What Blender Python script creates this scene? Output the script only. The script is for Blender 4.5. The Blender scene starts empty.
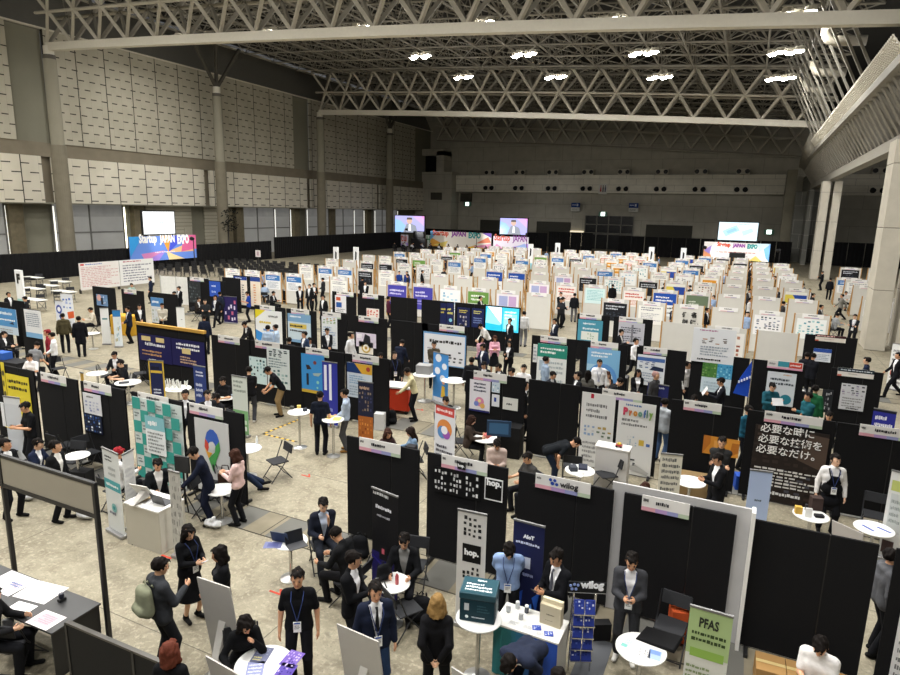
LAMP_W = 900
import bpy, math, random
import numpy as np
from mathutils import Vector, Matrix
S = bpy.context.scene
COL = S.collection
rnd = random.Random(7)
PI = math.pi
# ------------------------------------------------------------------ camera
H = 6.4
YAW, PIT, ROL, FPX = 0.43988608, 0.20212292, 0.0222650056, 624.0
def cam_axes():
    cy, sy = math.cos(YAW), math.sin(YAW)
    f = Vector((-sy*math.cos(PIT), cy*math.cos(PIT), -math.sin(PIT)))
    r0 = Vector((cy, sy, 0)); u0 = r0.cross(f)
    r = math.cos(ROL)*r0 + math.sin(ROL)*u0
    u = -math.sin(ROL)*r0 + math.cos(ROL)*u0
    return r, u, f
CR, CU, CF = cam_axes()
cam = bpy.data.cameras.new('camera'); cam_o = bpy.data.objects.new('camera', cam); COL.objects.link(cam_o)
cam.sensor_width = 36; cam.lens = FPX/900*36; cam.clip_end = 400
m = Matrix((CR, CU, -CF)).transposed().to_4x4(); m.translation = (0, 0, H)
cam_o.matrix_world = m; S.camera = cam_o
def ray(x, y): return CF + (x-450)/FPX*CR - (y-337.5)/FPX*CU
def at(x, y, z=0.0):                 # point of the picture at height z
    d = ray(x, y); t = (z-H)/d.z; return Vector((d.x*t, d.y*t, z))
def onY(x, y, Y):                    # point on the plane Y
    d = ray(x, y); t = Y/d.y; return Vector((d.x*t, Y, H+d.z*t))
def onX(x, y, X):
    d = ray(x, y); t = X/d.x; return Vector((X, d.y*t, H+d.z*t))
def x_at(px, Y, z):                  # world X on the line (Y,z) seen at picture column px
    k = (px-450)/FPX; a = CR-k*CF; return -(a.y*Y + a.z*(z-H))/a.x
# ------------------------------------------------------------------ materials
def lin(h):
    h = h.lstrip('#')
    if len(h) == 3: h = ''.join(c*2 for c in h)
    o = []
    for i in (0, 2, 4):
        c = int(h[i:i+2], 16)/255
        o.append(c/12.92 if c <= .04045 else ((c+.055)/1.055)**2.4)
    return tuple(o)
MATS = {}
def base_mat(key):
    mt = bpy.data.materials.new(key); mt.use_nodes = True
    return mt, mt.node_tree, mt.node_tree.nodes['Principled BSDF']
def mat(hexc, rough=.6, metal=0., var=.12, scale=6., bump=0.):
    key = f'{hexc}_{rough}_{metal}_{var}_{scale}_{bump}'
    if key in MATS: return MATS[key]
    mt, nt, b = base_mat('surface_'+hexc.strip('#'))
    b.inputs['Roughness'].default_value = rough; b.inputs['Metallic'].default_value = metal
    if rough > .55: b.inputs['Specular IOR Level'].default_value = .25
    c = lin(hexc)
    tc = nt.nodes.new('ShaderNodeTexCoord'); n = nt.nodes.new('ShaderNodeTexNoise'); n.inputs['Scale'].default_value = scale
    n.inputs['Detail'].default_value = 3
    mx = nt.nodes.new('ShaderNodeMix'); mx.data_type = 'RGBA'
    mx.inputs[6].default_value = (*[v*(1-var) for v in c], 1); mx.inputs[7].default_value = (*[min(1, v*(1+var)) for v in c], 1)
    nt.links.new(tc.outputs['Object'], n.inputs['Vector']); nt.links.new(n.outputs['Fac'], mx.inputs[0]); nt.links.new(mx.outputs[2], b.inputs['Base Color'])
    if bump:
        bp = nt.nodes.new('ShaderNodeBump'); bp.inputs['Strength'].default_value = bump
        nt.links.new(n.outputs['Fac'], bp.inputs['Height']); nt.links.new(bp.outputs[0], b.inputs['Normal'])
    MATS[key] = mt; return mt
def attr_mat(name, rough):           # printed things: ink colours stored on the mesh
    mt, nt, b = base_mat(name); a = nt.nodes.new('ShaderNodeAttribute'); a.attribute_name = 'Col'
    nt.links.new(a.outputs['Color'], b.inputs['Base Color']); b.inputs['Roughness'].default_value = rough
    b.inputs['Specular IOR Level'].default_value = .2
    return mt
def obj_mat(name, rough, scale=30, var=.15, bump=.15, spec=.2):     # colour of the object (cloth, skin, hair)
    mt, nt, b = base_mat(name); oi = nt.nodes.new('ShaderNodeObjectInfo')
    tc = nt.nodes.new('ShaderNodeTexCoord'); n = nt.nodes.new('ShaderNodeTexNoise'); n.inputs['Scale'].default_value = scale
    mr = nt.nodes.new('ShaderNodeMapRange'); mr.inputs[3].default_value = 1-var; mr.inputs[4].default_value = 1+var
    mx = nt.nodes.new('ShaderNodeVectorMath'); mx.operation = 'SCALE'
    nt.links.new(tc.outputs['Object'], n.inputs['Vector']); nt.links.new(n.outputs['Fac'], mr.inputs[0])
    nt.links.new(oi.outputs['Color'], mx.inputs[0]); nt.links.new(mr.outputs[0], mx.inputs['Scale']); nt.links.new(mx.outputs[0], b.inputs['Base Color'])
    b.inputs['Roughness'].default_value = rough; b.inputs['Specular IOR Level'].default_value = spec
    if bump:
        bp = nt.nodes.new('ShaderNodeBump'); bp.inputs['Strength'].default_value = bump; bp.inputs['Distance'].default_value = .02
        nt.links.new(n.outputs['Fac'], bp.inputs['Height']); nt.links.new(bp.outputs[0], b.inputs['Normal'])
    return mt
def emit_mat(name, hexc, s):
    mt, nt, b = base_mat(name); b.inputs['Base Color'].default_value = (*lin(hexc), 1)
    b.inputs['Emission Color'].default_value = (*lin(hexc), 1); b.inputs['Emission Strength'].default_value = s; return mt
def screen_mat(s):
    mt, nt, b = base_mat('lit_screen'); a = nt.nodes.new('ShaderNodeAttribute'); a.attribute_name = 'Col'
    nt.links.new(a.outputs['Color'], b.inputs['Emission Color']); b.inputs['Emission Strength'].default_value = s
    b.inputs['Base Color'].default_value = (.02, .02, .02, 1); b.inputs['Roughness'].default_value = .3; return mt
PRINT = attr_mat('printed_sheet', .55); GLOSSY = attr_mat('printed_gloss', .35)
CLOTH = obj_mat('cloth', .85, 11, .22, .55, .12); SKIN = obj_mat('skin', .5, 20, .06, 0, .3); HAIR = obj_mat('hair', .7, 60, .35, .12, .1)
EYE = mat('1a1412', .3, var=0); LIP = mat('a35a50', .5, var=0)
LED = screen_mat(1.6)
BLACKC = mat('0e0e10', .9, var=.3, scale=40, bump=.1); BLACKM = mat('141416', .5); WHITE = mat('e6e5e0', .5, var=.04)
WHITEC = mat('d3d1cb', .85, var=.05, scale=3, bump=.1); WOOD = mat('b3884f', .6, var=.25, scale=9); CHROME = mat('c8c8c8', .25, 1., var=.05)
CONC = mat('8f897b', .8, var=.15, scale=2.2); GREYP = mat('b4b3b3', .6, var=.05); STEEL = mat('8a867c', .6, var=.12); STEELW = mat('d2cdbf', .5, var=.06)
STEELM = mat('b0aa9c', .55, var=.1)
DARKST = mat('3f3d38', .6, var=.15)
# ------------------------------------------------------------------ mesh building
class MB:
    def __init__(s): s.v = []; s.f = []; s.c = []
    def add(s, vs, fs, col=None):
        o = len(s.v); s.v += [tuple(p) for p in vs]; s.f += [tuple(i+o for i in f) for f in fs]; s.c += [col]*len(fs); return s
    def quad(s, a, b, c, d, col=None): return s.add((a, b, c, d), ((0, 1, 2, 3),), col)
    def box(s, x0, y0, z0, x1, y1, z1, col=None):
        return s.add([(x, y, z) for z in (z0, z1) for y in (y0, y1) for x in (x0, x1)],
            ((0, 2, 3, 1), (4, 5, 7, 6), (0, 1, 5, 4), (2, 6, 7, 3), (0, 4, 6, 2), (1, 3, 7, 5)), col)
    def bar(s, a, b, w, h=None, col=None, up=(0, 0, 1)):
        a, b = Vector(a), Vector(b); h = h or w; d = (b-a).normalized(); up = Vector(up)
        if abs(d.dot(up)) > .98: up = Vector((1, 0, 0))
        x = d.cross(up).normalized()*w/2; y = x.cross(d).normalized()*h/2
        vs = [p+i*x+j*y for p in (a, b) for i, j in ((-1, -1), (1, -1), (1, 1), (-1, 1))]
        return s.add(vs, ((3, 2, 1, 0), (4, 5, 6, 7), (0, 1, 5, 4), (1, 2, 6, 5), (2, 3, 7, 6), (3, 0, 4, 7)), col)
    def tube(s, pts, r, n=6, col=None, caps=True):
        pts = [Vector(p) for p in pts]; rs = r if isinstance(r, (list, tuple)) else [r]*len(pts); vs = []; px = None
        for i, p in enumerate(pts):
            d = (pts[min(i+1, len(pts)-1)]-pts[max(i-1, 0)]).normalized()
            if px is None:
                px = d.cross(Vector((0, 0, 1)) if abs(d.z) < .95 else Vector((1, 0, 0))).normalized()
            px = (px-d*px.dot(d)).normalized(); py = d.cross(px)
            vs += [p+rs[i]*(math.cos(2*PI*k/n)*px+math.sin(2*PI*k/n)*py) for k in range(n)]
        fs = [(i*n+k, i*n+(k+1) % n, (i+1)*n+(k+1) % n, (i+1)*n+k) for i in range(len(pts)-1) for k in range(n)]
        if caps: fs += [tuple(range(n-1, -1, -1)), tuple(range((len(pts)-1)*n, len(pts)*n))]
        return s.add(vs, fs, col)
    def lathe(s, prof, c=(0, 0, 0), n=20, col=None):
        vs = [(c[0]+r*math.cos(2*PI*k/n), c[1]+r*math.sin(2*PI*k/n), c[2]+z) for r, z in prof for k in range(n)]
        fs = [(i*n+k, i*n+(k+1) % n, (i+1)*n+(k+1) % n, (i+1)*n+k) for i in range(len(prof)-1) for k in range(n)]
        return s.add(vs, fs+[tuple(range(n-1, -1, -1)), tuple(range((len(prof)-1)*n, len(prof)*n))], col)
    def build(s, name, mt, parent=None, loc=None, smooth=False, bevel=0):
        me = bpy.data.meshes.new(name); me.from_pydata(s.v, [], s.f)
        if any(c is not None for c in s.c):
            at_ = me.color_attributes.new('Col', 'FLOAT_COLOR', 'CORNER'); arr = []
            for f, c in zip(s.f, s.c): arr += ([*(c or (.8, .8, .8)), 1.])*len(f)
            at_.data.foreach_set('color', arr)
        if smooth: me.polygons.foreach_set('use_smooth', [True]*len(s.f))
        me.materials.append(mt); me.update()
        o = bpy.data.objects.new(name, me); COL.objects.link(o)
        if parent: o.parent = parent
        if loc is not None: o.location = loc
        if bevel:
            bv = o.modifiers.new('bevel', 'BEVEL'); bv.width = bevel; bv.segments = 2; bv.limit_method = 'ANGLE'
        return o
LABELS = {}
def tag(o, label, cat, group=None, kind=None):
    if kind: o['kind'] = kind
    if label:
        o['label'] = label; LABELS.setdefault(label, []).append(o)
    if cat: o['category'] = cat
    if group: o['group'] = group
    return o
def thing(name, label, cat, loc=(0, 0, 0), rz=0., group=None):
    o = bpy.data.objects.new(name, None); COL.objects.link(o); o.location = loc; o.rotation_euler = (0, 0, rz); o.empty_display_size = .1
    return tag(o, label, cat, group)
def struct(name, mb, mt, label=None): return tag(mb.build(name, mt), label, None, kind='structure')
def link_copy(o, parent):
    c = o.copy(); COL.objects.link(c); c.parent = parent
    for ch in o.children: link_copy(ch, c)
    return c
def dup(root, loc, rz, label, group=None):
    c = link_copy(root, None); c.location = loc; c.rotation_euler = (0, 0, rz)
    if 'group' in c and group is None: del c['group']
    return tag(c, label, root['category'], group)
ORD = ['zeroth', 'first', 'second', 'third', 'fourth', 'fifth', 'sixth', 'seventh', 'eighth', 'ninth', 'tenth', 'eleventh', 'twelfth', 'thirteenth', 'fourteenth', 'fifteenth',
       'sixteenth', 'seventeenth', 'eighteenth', 'nineteenth', 'twentieth', 'twenty-first', 'twenty-second', 'twenty-third', 'twenty-fourth']
# ------------------------------------------------------------------ lettering
def text_mesh(txt, size, bold=0.):
    cu = bpy.data.curves.new('lettering', 'FONT'); cu.body = txt; cu.size = size; cu.resolution_u = 2; cu.offset = bold; cu.extrude = .003
    o = bpy.data.objects.new('lettering', cu); COL.objects.link(o)
    bpy.context.view_layer.update()
    dg = bpy.context.evaluated_depsgraph_get(); me = bpy.data.meshes.new_from_object(o.evaluated_get(dg))
    bpy.data.objects.remove(o); bpy.data.curves.remove(cu); return me
def letter(txt, parent, org, ux, uz, width, hexc, bold=.0, height=None, mt=None, name='lettering'):
    """lettering fitted to a width, lower left at org, along ux, upright along uz (parent space)"""
    me = text_mesh(txt, 1., bold/ max(width, .01))
    co = np.zeros(len(me.vertices)*3); me.vertices.foreach_get('co', co); co = co.reshape(-1, 3)
    if not len(co): return None
    mn, mxx = co.min(0), co.max(0); sx = width/(mxx[0]-mn[0]); sy = sx if not height else height/(mxx[1]-mn[1])
    ux, uz = Vector(ux).normalized(), Vector(uz).normalized(); n = ux.cross(uz)
    q = (co[:, :1]-mn[0])*sx*np.array(ux)+(co[:, 1:2]-mn[1])*sy*np.array(uz)+co[:, 2:3]*np.array(n)+np.array(org)
    me.vertices.foreach_set('co', q.ravel()); me.update()
    me.materials.clear(); me.materials.append(mt or mat(hexc, .5, var=0.)); me.name = name
    o = bpy.data.objects.new(name, me); COL.objects.link(o); o.parent = parent; return o
# ------------------------------------------------------------------ printed art (mini language)
def art(mb, spec, org, ux, uz, w, h, seed=0, th=.012):
    """bg;R x0 y0 x1 y1 col;T x0 y0 x1 y1 rows col;C cx cy r col;G x0 y0 x1 y1 n col;P col x y x y ..."""
    rr = random.Random(seed); org = Vector(org); ux = Vector(ux).normalized(); uz = Vector(uz).normalized(); n = ux.cross(uz)
    items = spec.split(';'); bg = lin(items[0]); lay = [0]
    a, b, c, d = org, org+ux*w, org+ux*w+uz*h, org+uz*h; k = [p-n*th for p in (a, b, c, d)]
    mb.add([a, b, c, d]+k, ((0, 1, 2, 3), (7, 6, 5, 4), (0, 4, 5, 1), (1, 5, 6, 2), (2, 6, 7, 3), (3, 7, 4, 0)), bg)
    def poly(pts, col): mb.add([org+ux*(x*w)+uz*(y*h)+n*lay[0] for x, y in pts], (tuple(range(len(pts))),), col)
    def rect(x0, y0, x1, y1, col): poly(((x0, y0), (x1, y0), (x1, y1), (x0, y1)), col)
    for it in items[1:]:
        lay[0] += .0018; t = it.split()
        if t[0] == 'R': rect(*map(float, t[1:5]), lin(t[5]))
        elif t[0] == 'C':
            cx, cy, r = map(float, t[1:4]); poly([(cx+r*math.cos(2*PI*q/20), cy+r*w/h*math.sin(2*PI*q/20)) for q in range(20)], lin(t[4]))
        elif t[0] == 'P':
            v = list(map(float, t[2:])); poly(list(zip(v[::2], v[1::2])), lin(t[1]))
        elif t[0] == 'T':
            x0, y0, x1, y1 = map(float, t[1:5]); rows = int(t[5]); col = lin(t[6]); ph = (y1-y0)/rows
            for r in range(rows):
                x = x0; yb = y1-(r+.85)*ph; end = x1-(x1-x0)*rr.choice((0, 0, .05, .2, .35))
                while x < end-.01:
                    L = min(end-x, (x1-x0)*rr.uniform(.03, .12)); rect(x, yb+ph*rr.uniform(0, .15), x+L, yb+ph*rr.uniform(.45, .65), col); x += L+(x1-x0)*rr.uniform(.015, .03)
        elif t[0] == 'G':            # broken-up picture of several tones
            x0, y0, x1, y1 = map(float, t[1:5]); nn = int(t[5]); cols = [lin(q) for q in t[6:]]
            for i in range(nn):
                for j in range(nn):
                    if rr.random() < .72:
                        bx = x0+(x1-x0)*(i+rr.uniform(0, .3))/nn; by = y0+(y1-y0)*(j+rr.uniform(0, .3))/nn
                        rect(bx, by, bx+(x1-x0)*rr.uniform(.4, .7)/nn, by+(y1-y0)*rr.uniform(.4, .7)/nn, rr.choice(cols))
    return mb
# ================================================================== THE SETTING
def nodes_mat(name, build, rough=.8):
    mt, nt, b = base_mat(name); b.inputs['Roughness'].default_value = rough; b.inputs['Specular IOR Level'].default_value = .25
    N = lambda t, **k: [setattr(q, a, v) for q in [nt.nodes.new(t)] for a, v in ([('name', t)]+list(k.items()))] and nt.nodes[-1]
    def math_(op, a, b_=None):
        q = nt.nodes.new('ShaderNodeMath'); q.operation = op
        for i, v in enumerate((a, b_)):
            if v is None: continue
            if isinstance(v, (int, float)): q.inputs[i].default_value = v
            else: nt.links.new(v, q.inputs[i])
        return q.outputs[0]
    def mixc(f, a, b_):
        q = nt.nodes.new('ShaderNodeMix'); q.data_type = 'RGBA'
        for i, v in ((0, f), (6, a), (7, b_)):
            if isinstance(v, str): q.inputs[i].default_value = (*lin(v), 1)
            elif isinstance(v, (int, float)): q.inputs[i].default_value = v
            else: nt.links.new(v, q.inputs[i])
        return q.outputs[2]
    def noise(scale, detail=4, vec=None, dist=0):
        q = nt.nodes.new('ShaderNodeTexNoise'); q.inputs['Scale'].default_value = scale; q.inputs['Detail'].default_value = detail; q.inputs['Distortion'].default_value = dist
        nt.links.new(vec or tc.outputs['Object'], q.inputs['Vector']); return q.outputs['Fac']
    def ramp(f, a, b_):
        q = nt.nodes.new('ShaderNodeMapRange'); q.inputs[1].default_value = a; q.inputs[2].default_value = b_; nt.links.new(f, q.inputs[0]); return q.outputs[0]
    tc = nt.nodes.new('ShaderNodeTexCoord'); sp = nt.nodes.new('ShaderNodeSeparateXYZ'); nt.links.new(tc.outputs['Object'], sp.inputs[0])
    col = build(sp.outputs, math_, mixc, noise, ramp)
    nt.links.new(col, b.inputs['Base Color']); return mt
def floor_col(xyz, M, mix, noise, ramp):
    c = mix(ramp(noise(.35, 5), .35, .68), '98917d', '837c69')
    c = mix(ramp(noise(2.6, 6, dist=.6), .45, .75), c, '736b5a')
    c = mix(M('MULTIPLY', ramp(noise(14, 6, dist=.4), .5, .68), .7), c, 'aaa28e')
    c = mix(M('MULTIPLY', ramp(noise(38, 4), .58, .66), .5), c, '5c5649')
    c = mix(M('MULTIPLY', ramp(noise(1.1, 6, dist=2.), .62, .7), .45), c, '4d483e')
    jx = M('LESS_THAN', M('FRACT', M('DIVIDE', xyz[0], 6.0)), .003); jy = M('LESS_THAN', M('FRACT', M('DIVIDE', xyz[1], 5.73)), .003)
    return mix(M('MULTIPLY', M('MAXIMUM', jx, jy), .7), c, '3a372f')
def clad_col(py, pz, dash, c0, c1, cm, pv=2.95):
    def f(xyz, M, mix, noise, ramp):
        row = M('FLOOR', M('DIVIDE', xyz[2], pz)); hz = M('LESS_THAN', M('FRACT', M('DIVIDE', xyz[2], pz)), .12)
        ph = M('FRACT', M('ADD', M('DIVIDE', xyz[1], py), M('MULTIPLY', row, .5)))
        da = M('LESS_THAN', ph, dash); h = M('MULTIPLY', hz, da)
        v = M('LESS_THAN', M('FRACT', M('DIVIDE', xyz[1], pv)), .03)
        vv = M('MULTIPLY', v, M('GREATER_THAN', M('FRACT', M('MULTIPLY', row, .3333)), .2))
        c = mix(ramp(noise(.6, 4), .3, .7), c0, c1)
        c = mix(M('MULTIPLY', M('LESS_THAN', M('FRACT', M('DIVIDE', xyz[1], py)), .014), .3), c, cm)
        return mix(M('MULTIPLY', M('MAXIMUM', h, vv), .95), c, cm)
    return f
def slab_col(px_, pz, c0, c1, cm, ax=0):
    def f(xyz, M, mix, noise, ramp):
        c = mix(ramp(noise(.8, 5), .3, .7), c0, c1)
        h = M('LESS_THAN', M('FRACT', M('DIVIDE', xyz[2], pz)), .05/pz); row = M('FLOOR', M('DIVIDE', xyz[2], pz))
        v = M('LESS_THAN', M('FRACT', M('ADD', M('DIVIDE', xyz[ax], px_), M('MULTIPLY', row, .37))), .05/px_)
        return mix(M('MULTIPLY', M('MAXIMUM', h, v), .6), c, cm)
    return f
M_FLOOR = nodes_mat('concrete_floor', floor_col, .6)
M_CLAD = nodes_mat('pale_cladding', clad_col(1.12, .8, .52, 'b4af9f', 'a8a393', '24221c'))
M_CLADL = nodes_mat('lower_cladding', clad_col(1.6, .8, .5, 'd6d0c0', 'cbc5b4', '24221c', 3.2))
M_BACK = nodes_mat('back_wall_slabs', slab_col(5.2, 2.6, 'b7b3a6', 'aaa699', '5f5d54'))
M_BAND = nodes_mat('back_band_panels', slab_col(4.6, 1.02, 'efeadb', 'e3decf', '6a675f'))
M_CONCB = mat('7d7565', .85, var=.2, scale=.9); M_PLAIN = mat('7d7b6c', .85, var=.08, scale=.5)
M_SHUT = nodes_mat('roller_shutter', lambda xyz, M, mix, noise, ramp: mix(M('MULTIPLY', M('LESS_THAN', M('FRACT', M('DIVIDE', xyz[2], .42)), .15), .6), 'aaa594', '55524a'))
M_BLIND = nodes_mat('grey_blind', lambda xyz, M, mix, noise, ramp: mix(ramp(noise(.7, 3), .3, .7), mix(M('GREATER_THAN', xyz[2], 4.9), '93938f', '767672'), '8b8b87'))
M_BLIND.node_tree.nodes['Principled BSDF'].inputs['Emission Color'].default_value = (.86, .85, .82, 1); M_BLIND.node_tree.nodes['Principled BSDF'].inputs['Emission Strength'].default_value = .1  # faint glow put into the blinds for daylight coming through from behind
M_TILE = nodes_mat('dark_tile', slab_col(2.4, 2.0, '7d7d77', '73736d', 'c9c8bc'))
M_BLUET = mat('8d8b84', .6, var=.12, scale=3); M_DECK = mat('2c2b29', .9, var=.2, scale=.5)
XW, XL = -59., -56.5
YC = [-0.9, 18.1, 37.2, 56.3, 75.4, 94.5]
struct('floor', MB().box(-66, -8, -.3, 30, 120, 0), M_FLOOR)
# service trenches let into the floor, with their cover plates
T1a, T1b = 8.68, 9.52
tm = MB()
for (a, b, c, d) in ((-30, T1a, 6, T1b), (-30, 15.2, 6, 16.2), (-30, 26., 6, 26.7)):
    tm.box(a, b, 0, c, d, .004)
struct('trim_1', tm, nodes_mat('trench_cover', lambda xyz, M, mix, noise, ramp: mix(M('LESS_THAN', M('FRACT', M('DIVIDE', xyz[0], 1.15)), .5), mix(ramp(noise(3, 4), .3, .7), '857d6a', '756e5d'), '64635e')))
em = MB()
for (b, d) in ((T1a, T1b), (15.2, 16.2), (26., 26.7)):
    for y in (b, d): em.box(-30, y-.012, 0, 6, y+.012, .006)
    for i in range(32): em.box(-30+i*1.15-.01, b, 0, -30+i*1.15+.01, d, .006)
struct('trim_2', em, mat('35322b', .7))
struct('trim_5', MB().box(-1.64, 6.2, 0, -1.22, 8.66, .005), mat('54565a', .8, var=.1, scale=4))
# ---- left wall
wl = MB()
segs = [(-8, 35.2), (38.4, 72.6), (76.3, 108)]
for a, b in segs: wl.box(XW-.3, a, 11.6, XW, b, 21.4)
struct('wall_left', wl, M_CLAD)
wl = MB()
for a, b in ((-8, 37.1), (38.1, 56.1), (57, 75.3), (76.2, 94.4), (95.3, 112)): wl.box(XW-.25, a, 6.2, XW+.05, b, 10.35)
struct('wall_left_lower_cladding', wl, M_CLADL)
struct('wall_left_band', MB().box(XW-.9, -8, 10.35, XW-.12, 112, 11.6).box(XW-.9, -8, 6.2, XW-.5, 112, 10.35), M_CONCB)
struct('wall_left_pilaster', MB().box(XW-.8, 35.2, 11.6, XW-.35, 38.4, 21.4).box(XW-.8, 72.6, 11.6, XW-.35, 76.3, 21.4).box(XW-.8, 108, 11.6, XW-.35, 115, 21.4), M_PLAIN)
struct('wall_left_recess', MB().box(XW-2.2, -8, 0, XW-1.8, 114, 6.3).box(XW-2.0, -8, 6.1, XW, 114, 6.25), M_PLAIN)
struct('wall_left_upper', MB().add([(XW-.2, -8, 21.4), (XW-.2, 115, 21.4), (XW-2.2, 115, 25.6), (XW-2.2, -8, 25.6), (XW-.5, -8, 21.2), (XW-.5, 115, 21.2), (XW-2.6, 115, 25.6), (XW-2.6, -8, 25.6)],
    ((0, 3, 2, 1), (4, 5, 6, 7), (0, 1, 5, 4), (2, 3, 7, 6), (0, 4, 7, 3), (1, 2, 6, 5))), mat('74726b', .7, var=.1))
struct('trim_3', MB().box(XW-.45, -8, 21.38, XW+.12, 115, 21.5).bar((XW-2.1, -8, 25.55), (XW-2.1, 115, 25.55), .2), STEELW)
# windows with drawn blinds and the bright gaps between them, brick piers, shutters
wn = 0
def blind_window(y0, y1):
    global wn; wn += 1
    w = MB().box(XW-1.7, y0, 0, XW-1.6, y1, 6.1)
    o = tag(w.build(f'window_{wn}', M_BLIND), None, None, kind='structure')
    n = max(2, int((y1-y0)/2.6)); fm = MB()
    for i in range(n+1): fm.box(XW-1.6, y0+(y1-y0)*i/n-.06, 0, XW-1.5, y0+(y1-y0)*i/n+.06, 6.1)
    fm.box(XW-1.6, y0, 3.3, XW-1.52, y1, 3.42); fm.build('window_frame', mat('6d6c68', .6), o)
    gl = MB()
    for i in (0, n//2+1, n):
        yy = y0+(y1-y0)*min(i, n)/n; gl.box(XW-1.52, yy+.07, .2, XW-1.48, yy+.2, 5.9)
    gl.build('daylight_gap', DAY, o)
DAY = emit_mat('daylight', 'fffdf2', 1.1)
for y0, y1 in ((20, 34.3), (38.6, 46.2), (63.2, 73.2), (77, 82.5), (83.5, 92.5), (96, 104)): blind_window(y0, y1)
pm = MB()
for y in (34.4, 47.2, 60.2, 62.2, 73.6, 82.5, 93): pm.box(XW-2., y, 0, XW-1.1, y+1.3, 6.15)
struct('wall_left_piers', pm, mat('6d6552', .9, var=.3, scale=3))
for i, (y0, y1) in enumerate(((49., 55.3), (57.3, 60.1))):
    d = tag(MB().box(XW-1.7, y0, 0, XW-1.5, y1, 6.1).build(f'door_{i+1}', M_SHUT), None, None, kind='structure')
    MB().box(XW-1.6, y1-1.2, 0, XW-1.42, y1-.1, 3.6).build('side_door', mat('a7a292', .7), d)
# ---- columns
def column(y, joined, label):
    t = thing('concrete_column', label, 'column', (XL, y, 0), 0, 'round concrete columns along the left wall')
    MB().lathe([(.64, 0), (.64, 11.2), (.62, 11.25)], n=24).build('lower_shaft', mat('787263', .85, var=.22, scale=1.5, bump=.2), t, smooth=False)
    MB().lathe([(.55, 11.2), (.52, 18.4)], n=24).build('upper_shaft', mat('8b8778', .8, var=.06, scale=1.), t, smooth=False)
    MB().lathe([(.5, 18.4), (.5, 18.75)], n=20).build('steel_collar', mat('57534b', .6), t)
    MB().lathe([(.42, 18.75), (.42, 19.45)], n=16).build('steel_head', STEELW, t)
    if not joined:
        for dy in (-3.6, 0, 3.6):
            MB().bar((0, 0, 19.3), (0.2, dy, 24.2), .3).build('strut', mat('55524b', .6), t)
    return t
for i, y in enumerate(YC):
    if i >= 2: column(y, i in (2, 4), f'round concrete column by the left wall, {ORD[i-1]} from the near end')
# ---- back wall
struct('wall_back', MB().box(-66, 115, 0, 30, 115.5, 27), M_BACK)
struct('wall_back_band', MB().box(-52.9, 113.6, 9.87, 4.1, 115, 12.95).box(9.3, 113.6, 9.87, 30, 115, 12.95), M_BAND)
struct('wall_back_tower', MB().box(-62, 111.5, 0, -52.9, 115, 13.5).box(-62, 111.5, 13.5, -60.6, 115, 17.4).box(-56.2, 111.5, 13.5, -54.6, 115, 17.4).box(-62, 111.5, 16.6, -54.6, 115, 17.8), M_BACK)
struct('window_20', MB().box(-61, 113, 13.4, -56, 113.2, 16.8), mat('15181c', .2))
struct('wall_right_far', MB().box(6.6, 99, 0, 7.2, 115, 12.5), M_TILE)
struct('wall_right_tile', MB().box(5.3, 104, 0, 8.3, 104.4, 10), M_TILE)
struct('wall_right_pier', MB().box(3.95, 106, 0, 5.3, 107.5, 13.2), mat('8f8a79', .85, var=.15, scale=1.3))
struct('wall_right', MB().box(29.6, -8, 0, 30, 115, 27), M_BACK)
vi = 0
for px in (490, 520, 553, 588, 624, 662, 701, 743, 880):
    vi += 1; p = onY(px, 172.8, 113.8)
    t = thing('air_vent', f'pair of black air nozzles on back wall ledge, {ORD[vi]} from left', 'vent', (p.x, 113.6, 0), 0, 'air nozzle pairs on the back wall')
    MB().box(-1.0, -.05, 13.0, 1.0, 1.2, 13.9).build('vent_box', mat('cfcabb', .8), t)
    for sx in (-.62, .62):
        MB().tube([(sx, -.12, 13.45), (sx, .1, 13.45)], .36, 12).build('round_outlet', BLACKM, t)
        MB().tube([(sx, .05, 10.75), (sx, -.45, 10.55)], [.3, .42], 10).build('nozzle', BLACKM, t)
# doors, signs on the back wall
g = tag(MB().box(-27.3, 114.6, 0, -18.8, 114.9, 5.9).build('door_20', mat('16171a', .25)), None, None, kind='structure')
f = MB()
for x in (-27.3, -25.2, -23.1, -20.9, -18.8): f.box(x-.07, 114.5, 0, x+.07, 114.6, 5.9)
for z in (2.6, 2.8, 4.3): f.box(-27.3, 114.5, z, -18.8, 114.6, z+.12)
f.build('door_frame', mat('77756c', .5), g)
for k, (x0, x1) in enumerate(((-36.5, -30), (-16.6, -9), (-48, -44))):
    struct(f'door_{21+k}', MB().box(x0, 114.7, 0, x1, 114.95, 4.6), mat('45443e', .8))
struct('trim_4', MB().box(-30, 114.6, .3, -27.6, 114.9, 3.1), emit_mat('lit_doorway', 'fff0d0', .9))
for px, py, lab in ((603, 214, 'lit green and white exit sign above the black glass doors'), (467.5, 204, 'lit exit sign on back wall above the left banner'), (769, 232, 'lit exit sign at right of the far right screen')):
    p = onY(px, py, 114.5); t = thing('exit_sign', lab, 'sign', (p.x, 114.5, p.z))
    MB().box(-.75, -.12, -.4, .75, .1, .4).build('housing', mat('6d9a86', .5), t)
    MB().box(-.35, -.14, -.33, .35, -.12, .33).build('lit_face', emit_mat('exit_face', 'eafff4', 3.), t)
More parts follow.
